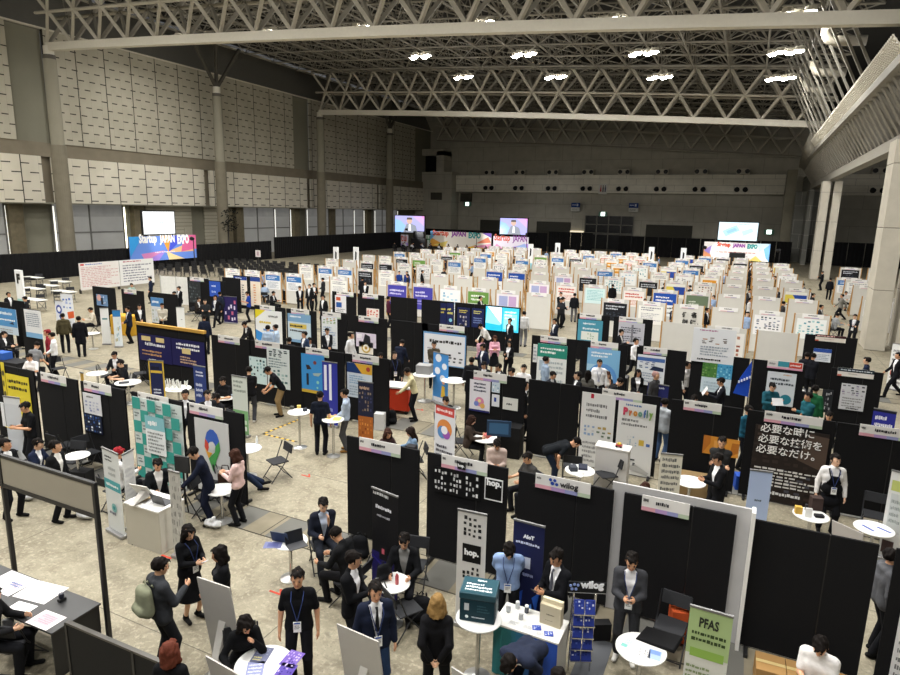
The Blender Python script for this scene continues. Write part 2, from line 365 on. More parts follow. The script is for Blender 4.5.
for px, py, lab in ((575.5, 207, 'blue and white hanging sign left of the glass doors'), (633.5, 207.5, 'blue and white hanging sign right of the glass doors')):
    p = onY(px, py, 113.9); t = thing('direction_sign', lab, 'sign', (p.x, 113.9, p.z))
    mb = MB(); art(mb, '1d3f86;R 0 0 1 .45 d8d8d0;R .62 .62 .8 .88 dfe6f2;T .1 .65 .55 .85 1 cfd8ea;T .1 .1 .9 .35 2 77776f', (-.8, 0, -.75), (1, 0, 0), (0, 0, 1), 1.6, 1.5, 3, .1); mb.build('sign_face', PRINT, t)
p = onY(603, 189, 113.5); t = thing('toilet_sign', 'white toilet sign with red and dark figures on back wall', 'sign', (p.x, 113.45, p.z))
mb = MB(); art(mb, 'dcdad2;C .25 .78 .07 b02a2a;P b02a2a .14 .25 .36 .25 .3 .68 .2 .68;C .52 .78 .07 20242c;R .45 .22 .59 .68 20242c;C .77 .78 .07 22305a;R .7 .22 .84 .68 22305a', (-.75, 0, -.9), (1, 0, 0), (0, 0, 1), 1.5, 1.8, 3, .06); mb.build('sign_face', PRINT, t)
struct('wall_back_speaker_box', MB().box(-52.2, 114.2, 8, -50, 115, 9.6).box(-57.2, 111.2, 8.2, -54.9, 111.6, 9.6), mat('4c4a42', .8))
# ---- black drapes round the hall
def drape(a, b, h, label, n):
    a, b = Vector(a), Vector(b); t = thing('drape_wall', label, 'partition', (a.x, a.y, 0)); d = (b-a)/n; nn = Vector((-d.y, d.x)).normalized()*.03
    for i in range(n):
        mb = MB(); k = 8
        for j in range(k):
            p = d*(i+j/k); q = d*(i+(j+1)/k)-d*((.012 if a.x < -20 else .05) if j == k-1 else 0); o = nn*(1 if j % 2 else -1)
            mb.quad((p.x+o.x, p.y+o.y, 0), (q.x-o.x, q.y-o.y, 0), (q.x-o.x, q.y-o.y, h), (p.x+o.x, p.y+o.y, h))
        ob = mb.build('drape_panel', BLACKC, t); so = ob.modifiers.new('s', 'SOLIDIFY'); so.thickness = .04; so.offset = 0
    fr = MB()
    fr.tube([(0, 0, h), (d.x*n, d.y*n, h)], .025, 5); fr.build('top_rail', DARKST, t)
drape((-52.6, 22), (-52.6, 60), 2.2, 'long black drape wall along the left wall, near length', 22)
drape((-52.6, 60.5), (-52.6, 91.6), 2.6, 'long black drape wall along the left wall, far length', 22)
drape((-52.4, 100.2), (-30, 100.2), 3.0, 'black drape wall across the back, left of the glass doors', 12)
drape((-18.5, 100.2), (5.5, 100.2), 3.0, 'black drape wall across the back, right of the glass doors', 12)
drape((8.2, 100.2), (26, 100.2), 3.2, 'black drape wall across the back, behind the right pillars', 9)
drape((-29.4, 99.2), (-22.3, 99.2), 3.3, 'tall dark drape wall hiding the lower glass doors', 4)
# ---- right side pillars, in pairs
def pillar(x0, x1, y, d, h, lab):
    t = thing('concrete_pillar', lab, 'pillar', ((x0+x1)/2, y, 0)); w = (x1-x0)/2; z = 0; k = 0
    hs = [3.0, 3.0, 3.0, h-9.] if h > 9.5 else [3., 3., h-6]
    for q in hs:
        MB().box(-w, 0, z+.012, w, d, z+q-.012).build('concrete_block', mat('bbb5a7', .85, var=.16, scale=1.6, bump=.15), t, bevel=.02); z += q
    MB().box(-w+.02, .02, 0, w-.02, d-.02, h).build('joint_core', mat('4a473f', .9), t)
pillar(5.72, 6.58, 36.4, 1.7, 10.12, 'big concrete pillar on the right, nearer pair, left blade')
pillar(7.0, 7.86, 36.6, 1.7, 10.12, 'big concrete pillar at the right edge, nearer pair, right blade')
pillar(6.17, 6.92, 76.2, 1.7, 10.12, 'slim far concrete pillar, left blade of the far pair')
pillar(7.25, 7.98, 76.4, 1.7, 10.12, 'slim far concrete pillar, right blade of the far pair')
# ---- roof
def zc(x): return 15.965-.0747*x-.000246*x*x
NX = 19; XS = [XL+(62.8)*i/NX for i in range(NX+1)]
def truss(y, lab, far=False):
    t = thing('roof_truss', lab, 'truss', (0, y, 0), 0, None)
    mb = MB()
    for a, b in zip(XS, XS[1:]): mb.bar((a, 0, zc(a)), (b, 0, zc(b)), .2 if far else .55, .2 if far else .62)
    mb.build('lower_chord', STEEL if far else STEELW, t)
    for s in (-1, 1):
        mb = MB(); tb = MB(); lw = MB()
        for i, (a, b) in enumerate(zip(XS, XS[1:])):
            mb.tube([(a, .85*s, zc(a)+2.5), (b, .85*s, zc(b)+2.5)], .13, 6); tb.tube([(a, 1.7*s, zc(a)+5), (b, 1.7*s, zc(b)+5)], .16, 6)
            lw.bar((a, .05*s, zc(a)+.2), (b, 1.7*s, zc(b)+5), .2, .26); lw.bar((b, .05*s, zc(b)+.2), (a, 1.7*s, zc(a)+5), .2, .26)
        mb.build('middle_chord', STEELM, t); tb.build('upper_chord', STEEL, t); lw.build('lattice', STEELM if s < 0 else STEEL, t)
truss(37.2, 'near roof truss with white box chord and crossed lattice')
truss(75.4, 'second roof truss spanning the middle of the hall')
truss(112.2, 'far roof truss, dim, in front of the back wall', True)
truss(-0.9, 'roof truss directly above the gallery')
dk = MB()
for a, b in zip(XS, XS[1:]): dk.quad((a, -8, zc(a)+6.9), (b, -8, zc(b)+6.9), (b, 115.4, zc(b)+6.9), (a, 115.4, zc(a)+6.9))
dk.quad((-62, -8, 26.3), (XS[0], -8, zc(XS[0])+6.9), (XS[0], 115.4, zc(XS[0])+6.9), (-62, 115.4, 26.3)); dk.quad((XS[-1], -8, zc(XS[-1])+6.9), (30, -8, 22), (30, 115.4, 22), (XS[-1], 115.4, zc(XS[-1])+6.9))
struct('ceiling', dk, M_DECK)
pi_ = 0
for y0, y1 in ((-.9, 37.2), (37.2, 75.4), (75.4, 112.2)):
    for k in range(1, 8):
        y = y0+(y1-y0)*k/8; pi_ += 1
        t = thing('roof_purlin', f'lattice roof purlin running across the hall, {ORD[pi_]} from the near end', 'roof beam', (0, y, 0), 0, 'lattice purlins under the roof')
        a_, b_, w_ = MB(), MB(), MB()
        for i, (a, b) in enumerate(zip(XS, XS[1:])):
            mm = (a+b)/2
            a_.tube([(a, 0, zc(a)+4.6), (b, 0, zc(b)+4.6)], .1, 5); b_.tube([(a, 0, zc(a)+6.6), (b, 0, zc(b)+6.6)], .1, 5)
            w_.bar((a, 0, zc(a)+4.6), (mm, 0, zc(mm)+6.6), .09); w_.bar((mm, 0, zc(mm)+6.6), (b, 0, zc(b)+4.6), .09)
        a_.build('lower_tube', STEEL, t); b_.build('upper_tube', STEEL, t); w_.build('zigzag_web', STEEL, t)
brn = 0
for y0, y1 in ((-.9, 37.2), (37.2, 75.4), (75.4, 112.2)):
    for k in range(8):
        ya, yb = y0+(y1-y0)*k/8, y0+(y1-y0)*(k+1)/8; brn += 1; mb = MB()
        for a, b in zip(XS, XS[1:]):
            mb.bar((a, ya, zc(a)+4.65), (b, yb, zc(b)+4.65), .07); mb.bar((b, ya, zc(b)+4.65), (a, yb, zc(a)+4.65), .07)
            mb.bar((a, ya, zc(a)+4.6), ((a+b)/2, (ya+yb)/2, zc(a)+6.6), .07); mb.bar((b, yb, zc(b)+4.6), ((a+b)/2, (ya+yb)/2, zc(a)+6.6), .07)
        tag(mb.build('roof_bracing', STEEL), f'crossed roof bracing between the purlins, {ORD[brn]} bay from the near end', 'roof beam', 'crossed bracing bays under the roof')
for i, x in enumerate(XS[1:-1]):
    t = thing('roof_joist', f'lattice roof joist running the length of the hall, {ORD[i+1]} from the left wall', 'roof beam', (x, 0, 0), 0, 'lattice joists under the roof')
    a_, w_ = MB(), MB(); z = zc(x)
    a_.tube([(0, -1, z+4.6), (0, 112, z+4.6)], .09, 5); a_.tube([(0, -1, z+6.5), (0, 112, z+6.5)], .09, 5)
    for q in range(48):
        ya = -1+q*113/48; yb = ya+113/96; w_.bar((0, ya, z+4.6), (0, yb, z+6.5), .08); w_.bar((0, yb, z+6.5), (0, ya+113/48, z+4.6), .08)
    a_.build('tubes', STEEL, t); w_.build('zigzag_web', STEEL, t)
# ---- the long truss above the right pillars
t = thing('edge_truss', 'long deep truss along the right side carried by the concrete pillars', 'truss', (0, 0, 0))
ZB, XB, XF, ZF = 10.45, 6.9, 5.2, 13.15
MB().box(XB-.35, 20, ZB-.3, XB+.35, 98.5, ZB+.35).build('lower_chord', STEEL, t)
MB().box(XF-.25, 20, ZF-.22, XF+.25, 98.5, ZF+.22).build('upper_flange', STEEL, t)
MB().box(8.4, 20, ZF-.22, 8.9, 98.5, ZF+.22).build('outer_flange', STEEL, t)
w_ = MB()
for q in range(56):
    y = 20+q*1.4
    w_.bar((XF, y, ZF), (XB, y+.7, ZB), .2); w_.bar((XB, y+.7, ZB), (XF, y+1.4, ZF), .13)
    w_.bar((8.6, y, ZF), (XB, y+.7, ZB), .16); w_.bar((XF, y, ZF), (8.6, y+1.4, ZF), .1)
w_.build('inclined_lattice', STEEL, t)
zt = onX(838, 108, 4.7).z; w_ = MB()
for q in range(112):
    y = 34+q*.375
    for j in range(4):
        f0, f1 = j/4, (j+1)/4; P = lambda f, yy: (XF-.1+(4.7-XF)*f, yy, ZF+.3+(zt-ZF-.3)*f)
        w_.bar(P(f0, y), P(f1, y+.375), .085); w_.bar(P(f1, y), P(f0, y+.375), .085)
    w_.bar(P(0, y), P(1, y), .05)
w_.build('guard_mesh', STEELW, t)
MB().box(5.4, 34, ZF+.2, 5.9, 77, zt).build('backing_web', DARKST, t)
MB().tube([(5.6, 76.5, ZF+1.2), (5.6, 84, ZF+.9), (5.7, 96, ZF+.2)], [1.3, 1.25, .9], 14).build('rounded_end', STEEL, t, smooth=True)
for k, (px, py, Y) in enumerate(((826, 33, 47), (814, 66, 58), (806, 84, 68))):
    p = onY(px, py, Y); t = thing('air_duct', f'pale round duct bending down beside the edge truss, {ORD[k+1]} from the near end', 'duct', p)
    MB().bar((0, 0, .3), (0, 0, zc(p.x)+4.6-p.z), .06).build('hanger', STEEL, t)
    MB().tube([(0, 0, .35), (0, 0, 0), (.15, 0, -.35), (.55, 0, -.5), (2.2, 0, -.6)], .3, 10).build('duct_pipe', STEELM, t, smooth=True)
for k in range(14):
    y = 40+k*2.6; t = thing('roof_brace', f'slanting steel brace from roof to the right edge truss, {ORD[k+1]} from the near end', 'roof beam', (0, y, 0), 0, 'slanting braces above the edge truss')
    MB().bar((1.2, 0, zc(1)+5.2), (4.7, .4, zt), .13).build('brace', STEEL, t)
# ---- lamps
LMP = emit_mat('lamp_glass', 'fffaf0', 60.)
ln = 0
lampd = bpy.data.lights.new('hall_lamp', 'AREA'); lampd.shape = 'DISK'; lampd.size = 1.6; lampd.energy = LAMP_W if 'LAMP_W' in globals() else 2100; lampd.color = (1., .985, .955); lampd.spread = math.radians(165)
aisled = bpy.data.lights.new('aisle_fill_light', 'POINT'); aisled.energy = 900; aisled.shadow_soft_size = .4
strayd = bpy.data.lights.new('lamp_stray_light', 'POINT'); strayd.energy = lampd.energy*.16; strayd.shadow_soft_size = .4; strayd.color = (1., .985, .955)
for y in (-4, 6, 16, 26, 46, 56, 66):
    for x in (-50, -40, -30.2, -19.8, -9.5, .9):
        if y > 50 and x < -35: continue
        z = zc(x)+2.6; ln += 1
        t = thing('ceiling_lamp', f'bright ceiling lamp cluster hung in the roof, {ORD[[-50, -40, -30.2, -19.8, -9.5, .9].index(x)+1]} from left in the {ORD[[-4, 6, 16, 26, 46, 56, 66].index(y)+1]} row', 'lamp', (x, y, z), 0, 'lamp clusters in the roof')
        MB().box(-1.5, -.06, .25, 1.5, .06, .35).build('mounting_bar', STEEL, t)
        for dx, dy in ((-.85, .3), (-.3, -.3), (.35, .3), (.95, -.25)):
            o = MB().lathe([(.1, .34), (.3, .3), (.36, .05), (.36, .0)], (dx, dy, 0), 12).build('reflector', STEELW, t)
            MB().lathe([(.3, .0), (.34, -.03), (.2, -.12)], (dx, dy, 0), 12).build('lamp_glass', LMP, o)
        lo = bpy.data.objects.new('hall_lamp', lampd); COL.objects.link(lo); lo.location = (x, y, z-.35)
        lo = bpy.data.objects.new('lamp_stray_light', strayd); COL.objects.link(lo); lo.location = (x, y, z-.5)
for y in (30, 44, 60, 72):  # lamps added out of view to brighten the right side hall
    t = thing('ceiling_lamp', f'lamp added out of view over the right side aisle, {ORD[(30, 44, 60, 72).index(y)+1]} from the near end', 'lamp', (14.5, y, 9.6), 0, 'added side aisle lamps')
    MB().box(-.5, -.1, 0, .5, .1, .1).bar((0, 0, .1), (0, 0, 11.5), .04).build('housing', STEEL, t); MB().box(-.45, -.08, -.03, .45, .08, 0).build('lamp_glass', LMP, t)
    lo = bpy.data.objects.new('aisle_fill_light', aisled); COL.objects.link(lo); lo.location = (14.5, y, 9.4)
wd = bpy.data.worlds.new('ambient_fill'); S.world = wd; wd.use_nodes = True  # weak even fill light added from all around
wd.node_tree.nodes['Background'].inputs[0].default_value = (.95, .97, 1, 1); wd.node_tree.nodes['Background'].inputs[1].default_value = .1
S.view_settings.view_transform = 'Standard'; S.view_settings.look = 'None'; S.view_settings.gamma = 1; S.view_settings.exposure = 0
S.view_settings.use_curve_mapping = False
S.cycles.use_light_tree = True; S.cycles.max_bounces = 6; S.cycles.diffuse_bounces = 4
# ================================================================== PEOPLE
def field(prims, h, k0=.03):
    """smooth union of tapered capsules sampled on a grid; prim = (a,b,ra,rb,flat_axis,flat,k)"""
    A = np.array([q[0] for q in prims]+[q[1] for q in prims], float); R_ = max(max(q[2], q[3]) for q in prims)
    lo = A.min(0)-R_-2.5*h; hi = A.max(0)+R_+2.5*h
    n = np.maximum(np.ceil((hi-lo)/h).astype(int)+1, 4)
    ax = [lo[i]+h*np.arange(n[i]) for i in range(3)]
    F = np.full(n, .3, np.float32)
    for a, b, ra, rb, fa, ff, k in prims:
        a = np.array(a, float); b = np.array(b, float); r = max(ra, rb)+.09
        mn = np.minimum(a, b)-r; mx = np.maximum(a, b)+r
        s = [slice(max(0, int((mn[i]-lo[i])/h)), min(n[i], int((mx[i]-lo[i])/h)+2)) for i in range(3)]
        X, Y, Z = np.meshgrid(*[ax[i][s[i]]-a[i] for i in range(3)], indexing='ij'); P = np.stack((X, Y, Z), -1); d = b-a
        if fa is not None:
            fa = np.array(fa, float); P = P+(ff-1)*(P@fa)[..., None]*fa; d = d+(ff-1)*(d@fa)*fa
        L = max(d@d, 1e-9); t = np.clip(P@d/L, 0, 1); D = np.linalg.norm(P-t[..., None]*d, axis=-1)-(ra+(rb-ra)*t)
        k = k or k0; G = F[s[0], s[1], s[2]]; hh = np.clip(.5+.5*(G-D)/k, 0, 1); F[s[0], s[1], s[2]] = G*(1-hh)+D*hh-k*hh*(1-hh)
    return F, lo, h
def nets(F, lo, h):
    Sg = F < 0; nx, ny, nz = F.shape; c = (nx-1, ny-1, nz-1); acc = np.zeros(c+(3,)); cnt = np.zeros(c, int)
    E = []
    for ax in range(3):
        s0 = [slice(None)]*3; s1 = [slice(None)]*3; s0[ax] = slice(0, -1); s1[ax] = slice(1, None)
        a, b = F[tuple(s0)], F[tuple(s1)]; M = Sg[tuple(s0)] != Sg[tuple(s1)]; E.append((M, Sg[tuple(s0)]))
        t = np.where(M, a/(a-b+1e-12), 0)
        idx = np.stack(np.meshgrid(*[np.arange(q) for q in M.shape], indexing='ij'), -1).astype(float); idx[..., ax] += t
        o = [q for q in range(3) if q != ax]
        for d0 in (0, 1):
            for d1 in (0, 1):
                sl = [slice(None)]*3; sl[o[0]] = slice(d0, d0+c[o[0]]); sl[o[1]] = slice(d1, d1+c[o[1]])
                m_ = M[tuple(sl)]; acc += idx[tuple(sl)]*m_[..., None]; cnt += m_
    on = cnt > 0; ids = -np.ones(c, int); ids[on] = np.arange(on.sum()); V = acc[on]/cnt[on][:, None]*h+lo
    Q = []
    for ax in range(3):
        M, S0 = E[ax]; o = [(ax+1) % 3, (ax+2) % 3]
        I = np.argwhere(M); ok = np.all([(I[:, q] >= 1) & (I[:, q] <= c[q]-1) for q in o], axis=0); I = I[ok]
        def cell(d0, d1):
            J = I.copy(); J[:, o[0]] -= d0; J[:, o[1]] -= d1; return ids[J[:, 0], J[:, 1], J[:, 2]]
        q = np.stack((cell(1, 1), cell(0, 1), cell(0, 0), cell(1, 0)), -1); s = S0[I[:, 0], I[:, 1], I[:, 2]]
        q[~s] = q[~s][:, ::-1]; Q.append(q)
    return V, np.concatenate(Q)
def np_mesh(name, V, Q, mt):
    me = bpy.data.meshes.new(name); me.vertices.add(len(V)); me.vertices.foreach_set('co', np.asarray(V, np.float32).ravel())
    me.loops.add(len(Q)*4); me.loops.foreach_set('vertex_index', np.asarray(Q, np.int32).ravel()); me.polygons.add(len(Q))
    me.polygons.foreach_set('loop_start', np.arange(0, len(Q)*4, 4, dtype=np.int32)); me.polygons.foreach_set('loop_total', np.full(len(Q), 4, np.int32))
    me.polygons.foreach_set('use_smooth', np.ones(len(Q), bool)); me.materials.append(mt); me.update(calc_edges=True); me.validate(); return me
def trim(V, Q, keep):
    Q = Q[keep(V[Q].mean(1))]; u, inv = np.unique(Q, return_inverse=True); return V[u], inv.reshape(-1, 4)
def rot(ax, deg): return np.array(Matrix.Rotation(math.radians(deg), 3, ax))
def ik(S_, T, l1, l2, pole):
    S_, T = np.array(S_, float), np.array(T, float); d = T-S_; L = np.linalg.norm(d); mx = (l1+l2)*.995
    if L > mx: T = S_+d/L*mx; d = T-S_; L = mx
    x = (l1*l1-l2*l2+L*L)/(2*L); y = math.sqrt(max(l1*l1-x*x, 0)); u = d/L; p = np.array(pole, float); p = p-u*(p@u); p /= np.linalg.norm(p)+1e-9
    return S_+u*x+p*y, T
# a pose: pel (hip height), lean, twist, head pitch/yaw, wrists in the torso's frame, feet, palm turn
P0 = dict(pel=.93, lean=0, twist=0, head=(3, 0), L=(.25, -.03, .86), R=(-.25, -.03, .86), fl=(.1, 0, 0), fr=(-.1, 0, 0), ft=(12, -12), hipy=0)
POSES = {
 'stand': {}, 'stand2': dict(fl=(.12, -.06, 0), fr=(-.1, .05, 0), L=(.24, -.08, .87), R=(-.25, .02, .86), head=(4, 18)),
 'phone': dict(L=(.07, -.30, 1.16), R=(-.07, -.30, 1.16), head=(22, 0), fl=(.1, -.05, 0)),
 'phone1': dict(R=(-.1, -.31, 1.2), L=(.24, -.08, .9), head=(18, -8), fr=(-.11, -.07, 0)),
 'back': dict(L=(.06, .17, .93), R=(-.06, .17, .93), head=(12, 0)), 'bow': dict(L=(.07, .16, .93), R=(-.07, .16, .93), head=(42, 0), lean=6),
 'cross': dict(L=(-.12, -.22, 1.17), R=(.12, -.24, 1.14), head=(8, 0)), 'clasp': dict(L=(.04, -.22, .98), R=(-.04, -.22, .98), head=(12, 0)),
 'folder': dict(R=(-.05, -.27, 1.18), L=(.08, -.27, 1.05), head=(12, 25)), 'read': dict(L=(.13, -.36, 1.2), R=(-.13, -.36, 1.2), head=(22, 0)),
 'walk': dict(fl=(.08, -.34, .0), fr=(-.08, .34, .05), L=(.23, .17, .93), R=(-.23, -.22, .95), pel=.89),
 'lean': dict(lean=32, L=(.14, -.42, 1.12), R=(-.14, -.42, 1.12), head=(15, 0), hipy=.08), 'reach': dict(lean=16, L=(.2, -.45, 1.1), R=(-.22, -.3, 1.0), head=(25, 0)),
 'bend': dict(lean=72, L=(.16, -.36, 1.05), R=(-.16, -.36, 1.05), head=(-5, 0), hipy=.22, fl=(.13, 0, 0), fr=(-.13, .04, 0)),
 'sit': dict(pel=.575, fl=(.13, -.42, 0), fr=(-.13, -.42, 0), L=(.16, -.36, 1.18), R=(-.16, -.36, 1.18), head=(18, 0), lean=6),
 'sitphone': dict(pel=.575, fl=(.12, -.44, 0), fr=(-.12, -.4, 0), L=(.06, -.3, 1.16), R=(-.06, -.3, 1.16), head=(34, 0), lean=6),
 'sitwork': dict(pel=.575, fl=(.12, -.4, 0), fr=(-.12, -.36, 0), L=(.17, -.42, 1.2), R=(-.17, -.42, 1.2), head=(30, 0), lean=18),
 'sitmouth': dict(pel=.575, fl=(.13, -.42, 0), fr=(-.14, -.46, 0), L=(.05, -.19, 1.40), R=(-.14, -.3, 1.15), head=(14, 0), lean=4),
 'sitcheek': dict(pel=.575, fl=(.12, -.4, 0), fr=(-.12, -.4, 0), L=(.08, -.2, 1.42), R=(-.26, -.34, 1.18), head=(20, 10), lean=14),
 'sitfar': dict(pel=.56, fl=(.1, -.86, 0.02), fr=(-.1, -.72, 0.02), L=(.14, -.3, 1.1), R=(-.14, -.3, 1.1), head=(14, 0), lean=-6),
}
FIG = {}
def frame_of(p):
    return rot('Z', p['twist'])@rot('X', p['lean'])
def figure(pose, top='jacket', bottom='trousers', hair='short', sex='m', h=.017):
    key = (pose, top, bottom, hair, sex, h)
    if key in FIG: return FIG[key]
    p = dict(P0); p.update(POSES[pose]); fem = sex == 'f'; dz = p['pel']-.93; T = frame_of(p); pelv = np.array((0, p['hipy'], p['pel']))
    def W(q): q = np.array(q, float); return pelv+T@(q-np.array((0, 0, .93)))
    fy = T@np.array((0, 1., 0)); fx = T@np.array((1., 0, 0)); fz = T@np.array((0, 0, 1.))
    sw = .15 if fem else .172; cap = lambda a, b, ra, rb=None, fa=None, ff=1., k=None: (W(a), W(b), ra, ra if rb is None else rb, fa, ff, k)
    raw = lambda a, b, ra, rb=None, fa=None, ff=1., k=None: (a, b, ra, ra if rb is None else rb, fa, ff, k)
    hipw = .085 if fem else .075
    def torso(g, long=0, loose=0):
        ww = .034 if fem else .064
        L = [cap((-hipw, 0, .94), (hipw, 0, .94), .088+g, None, fy, 1.05)]+[cap((q*ww, 0, 1.0), (q*ww, 0, 1.18), .085+g+loose, .094+g, fy, 1.05) for q in (-1, 1)]+[
             cap((-.088, 0, 1.25), (.088, 0, 1.25), .096+g, None, fy, 1.05), cap((-sw+.03, .01, 1.375), (sw-.03, .01, 1.375), .058+g, None, None, 1, .05),
             cap((0, .01, 1.38), (0, 0, 1.44), .066+g, .052+g)]
        if fem: L += [cap((-.07, -.075, 1.26), (.07, -.075, 1.26), .05+g)]
        if long: L += [cap((q*hipw, 0, .98), (q*(hipw+.012), 0, .95-long), .088+g, .09+g, fy, 1.05) for q in (-1, 1)]
        return L
    # limbs
    arms = []; hands = []
    for s, tg in ((1, p['L']), (-1, p['R'])):
        sh = W((s*sw, .01, 1.375)); wr = W(tg); pole = T@np.array((s*(.6 if tg[1] < .1 else .45), .9, -.7)); el, wr = ik(sh, wr, .28, .25, pole); arms.append((sh, el, wr)); hands.append((s, el, wr))
    legs = []
    for s, tg, tn in ((1, p['fl'], p['ft'][0]), (-1, p['fr'], p['ft'][1])):
        hp = pelv+np.array((s*.09, 0, -.04)) if p['lean'] > 40 or p['pel'] < .7 else W((s*.09, 0, .9)); an = np.array(tg, float)+np.array((0, .03, .085))
        kn, an = ik(hp, an, .43, .42, np.array((s*.15, -1, .1))); legs.append((hp, kn, an, tn))
    HC = W((0, -.005, 1.5)); HR = T@rot('Z', p['head'][1])@rot('X', p['head'][0])
    Hd = lambda q: HC+HR@(np.array(q, float)-np.array((0, 0, 1.5)))
    hx, hy = HR@np.array((1., 0, 0)), HR@np.array((0, 1., 0))
    skull = [raw(Hd((0, .022, 1.632)), Hd((0, -.02, 1.615)), .092, .084, hx, 1.12), raw(Hd((0, -.045, 1.56)), Hd((0, -.06, 1.53)), .056, .04)]
    body = [cap((-hipw, 0, .94), (hipw, 0, .94), .09, None, fy, 1.2), cap((0, 0, 1.), (0, 0, 1.2), .095, .1, fy, 1.2), cap((-.08, 0, 1.24), (.08, 0, 1.24), .09, None, fy, 1.2),
            cap((-sw+.03, .01, 1.375), (sw-.03, .01, 1.375), .05), (W((0, .01, 1.40)), Hd((0, .0, 1.55)), .056, .05, None, 1, None)]+skull
    body += [raw(Hd((0, -.098, 1.60)), Hd((0, -.114, 1.576)), .008, .014, None, 1, .012), raw(Hd((0, -.085, 1.625)), Hd((0, -.1, 1.59)), .012, .012, None, 1, .02)]
    for s in (1, -1): body += [raw(Hd((s*.083, .005, 1.605)), Hd((s*.083, .005, 1.575)), .017, .013, hx, 1.8, .012)]
    bare = {'tee': 1, 'dress': 0}.get(top, 0); fat = 1 if bare else .85
    for sh, el, wr in arms: body += [raw(sh, el, .043*fat, .037*fat), raw(el, wr, .038*fat, .026)]
    for hp, kn, an, tn in legs: body += [raw(hp, kn, .07, .046), raw(kn, an, .048, .034)]
    mb = MB()
    for s, el, wr in hands:           # palm, four fingers of unequal length and a thumb from the side of the palm
        d = (wr-el)/np.linalg.norm(wr-el); inn = np.array((-s*1., 0, 0))@T.T; inn = inn-d*(inn@d); inn /= np.linalg.norm(inn)+1e-9
        if p['L'][1] < -.15 and abs(p['L'][0]) < .22: d = d*.8+T@np.array((0, -.35, .2)); d /= np.linalg.norm(d)
        side = np.cross(d, inn)*s; pe = wr+d*.085
        body.append(raw(wr, wr+d*.075, .03, .036, inn, 1.7, .02))
        for i, (o, ln_) in enumerate(((-.03, .062), (-.01, .074), (.011, .07), (.03, .054))):
            b0 = wr+d*.07+side*o*.95; cur = inn*.35; b1 = b0+(d+cur*.3)*ln_*.45; b2 = b1+(d*.9+cur*1.1)*ln_*.35; b3 = b2+(d*.6+cur*1.9)*ln_*.3
            mb.tube([b0, b1, b2, b3], [.0095, .009, .008, .006], 5)
        b0 = wr+d*.03-side*.028; b1 = b0+d*.03-side*.022+inn*.012; b2 = b1+d*.03-side*.004+inn*.015; mb.tube([b0, b1, b2], [.0115, .01, .007], 5)
    V, Q = nets(*field(body, h, .022)); nb = len(V)
    # eyes, brows and mouth are set into the same mesh
    fb = MB(); slot = []
    for s in (1, -1):
        c = Hd((s*.033, -.098, 1.612)); ex, ez = hx, HR@np.array((0, 0, 1.)); n_ = -hy
        for (cx, w_, t_, sl, up) in ((c, .0095, .0036, 1, 0), (c, .013, .0015, 1, .018)):
            q = cx+ez*up+n_*.004; vs = [q-ex*w_-ez*t_, q+ex*w_-ez*t_, q+ex*w_+ez*t_, q-ex*w_+ez*t_]; fb.add(vs+[v-n_*.012 for v in vs], ((0, 1, 2, 3), (0, 4, 5, 1), (1, 5, 6, 2), (2, 6, 7, 3), (3, 7, 4, 0))); slot += [sl]*5
    q = Hd((0, -.1, 1.548)); vs = [q-hx*.02-ez*.005, q+hx*.02-ez*.005, q+hx*.02+ez*.005, q-hx*.02+ez*.005]; fb.add([v-hy*.004 for v in vs]+[v+hy*.014 for v in vs], ((0, 1, 2, 3), (0, 4, 5, 1), (1, 5, 6, 2), (2, 6, 7, 3), (3, 7, 4, 0))); slot += [2]*5
    me2 = np_mesh('body', np.concatenate([V, np.array(mb.v), np.array([tuple(v) for v in fb.v])]),
        np.concatenate([Q, nb+np.array([f for f in mb.f if len(f) == 4], int), nb+len(mb.v)+np.array(fb.f, int)]), SKIN)
    me2.materials.append(EYE); me2.materials.append(LIP); mi = np.zeros(len(me2.polygons), np.int32); k = len(me2.polygons)-len(slot); mi[k:] = slot; me2.polygons.foreach_set('material_index', mi)
    out = dict(body=me2)
    # hair
    hh = h*.9; hs = [raw(Hd((0, .03, 1.638)), Hd((0, -.03, 1.632)), .1, .094, hx, 1.1)]
    if hair != 'short': hs += [raw(Hd((0, .035, 1.60)), Hd((0, .045, 1.49 if hair == 'bob' else 1.36)), .1, .1 if hair == 'bob' else .075, hy, 1.25)]
    if hair != 'short': hs += [raw(Hd((s*.075, -.01, 1.6)), Hd((s*.09, -.01, 1.49 if hair == 'bob' else 1.42)), .04, .042 if hair == 'bob' else .03) for s in (1, -1)]
    V, Q = nets(*field(hs, hh)); W_ = (V-HC)*38; V = V+(V-HC-np.array((0, 0, .08)))*(.07*np.sin(W_[:, 0]*1.3+1.7*np.sin(W_[:, 2]))*np.sin(W_[:, 1]*1.1+W_[:, 2]*.6)+.03*np.sin(W_[:, 0]*2.9+W_[:, 1]*2.3))[:, None]
    def keep(c):
        l = (c-HC)@HR+np.array((0, 0, 1.5)); face = (l[:, 1] < -.03) & (l[:, 2] < 1.678+.012*np.sin(l[:, 0]*90)) & (abs(l[:, 0]) < (.085 if hair == 'short' else .062))
        low = (l[:, 2] < 1.575+.25*np.clip(-l[:, 1], 0, 1)) if hair == 'short' else l[:, 2] < (1.445 if hair == 'bob' else 1.2)
        return ~(face | low)
    out['hair'] = np_mesh('hair', *trim(V, Q, keep), HAIR)
    # clothes
    g = dict(jacket=.024, coat=.03, shirt=.02, tee=.016, knit=.02, hoodie=.03, dress=.018)[top]
    ln = dict(jacket=.1, coat=.32, shirt=.0, tee=.05, knit=.05, hoodie=.05, dress=.05)[top]
    if p['pel'] < .7: ln = min(ln, .03)
    tp = torso(g, ln)
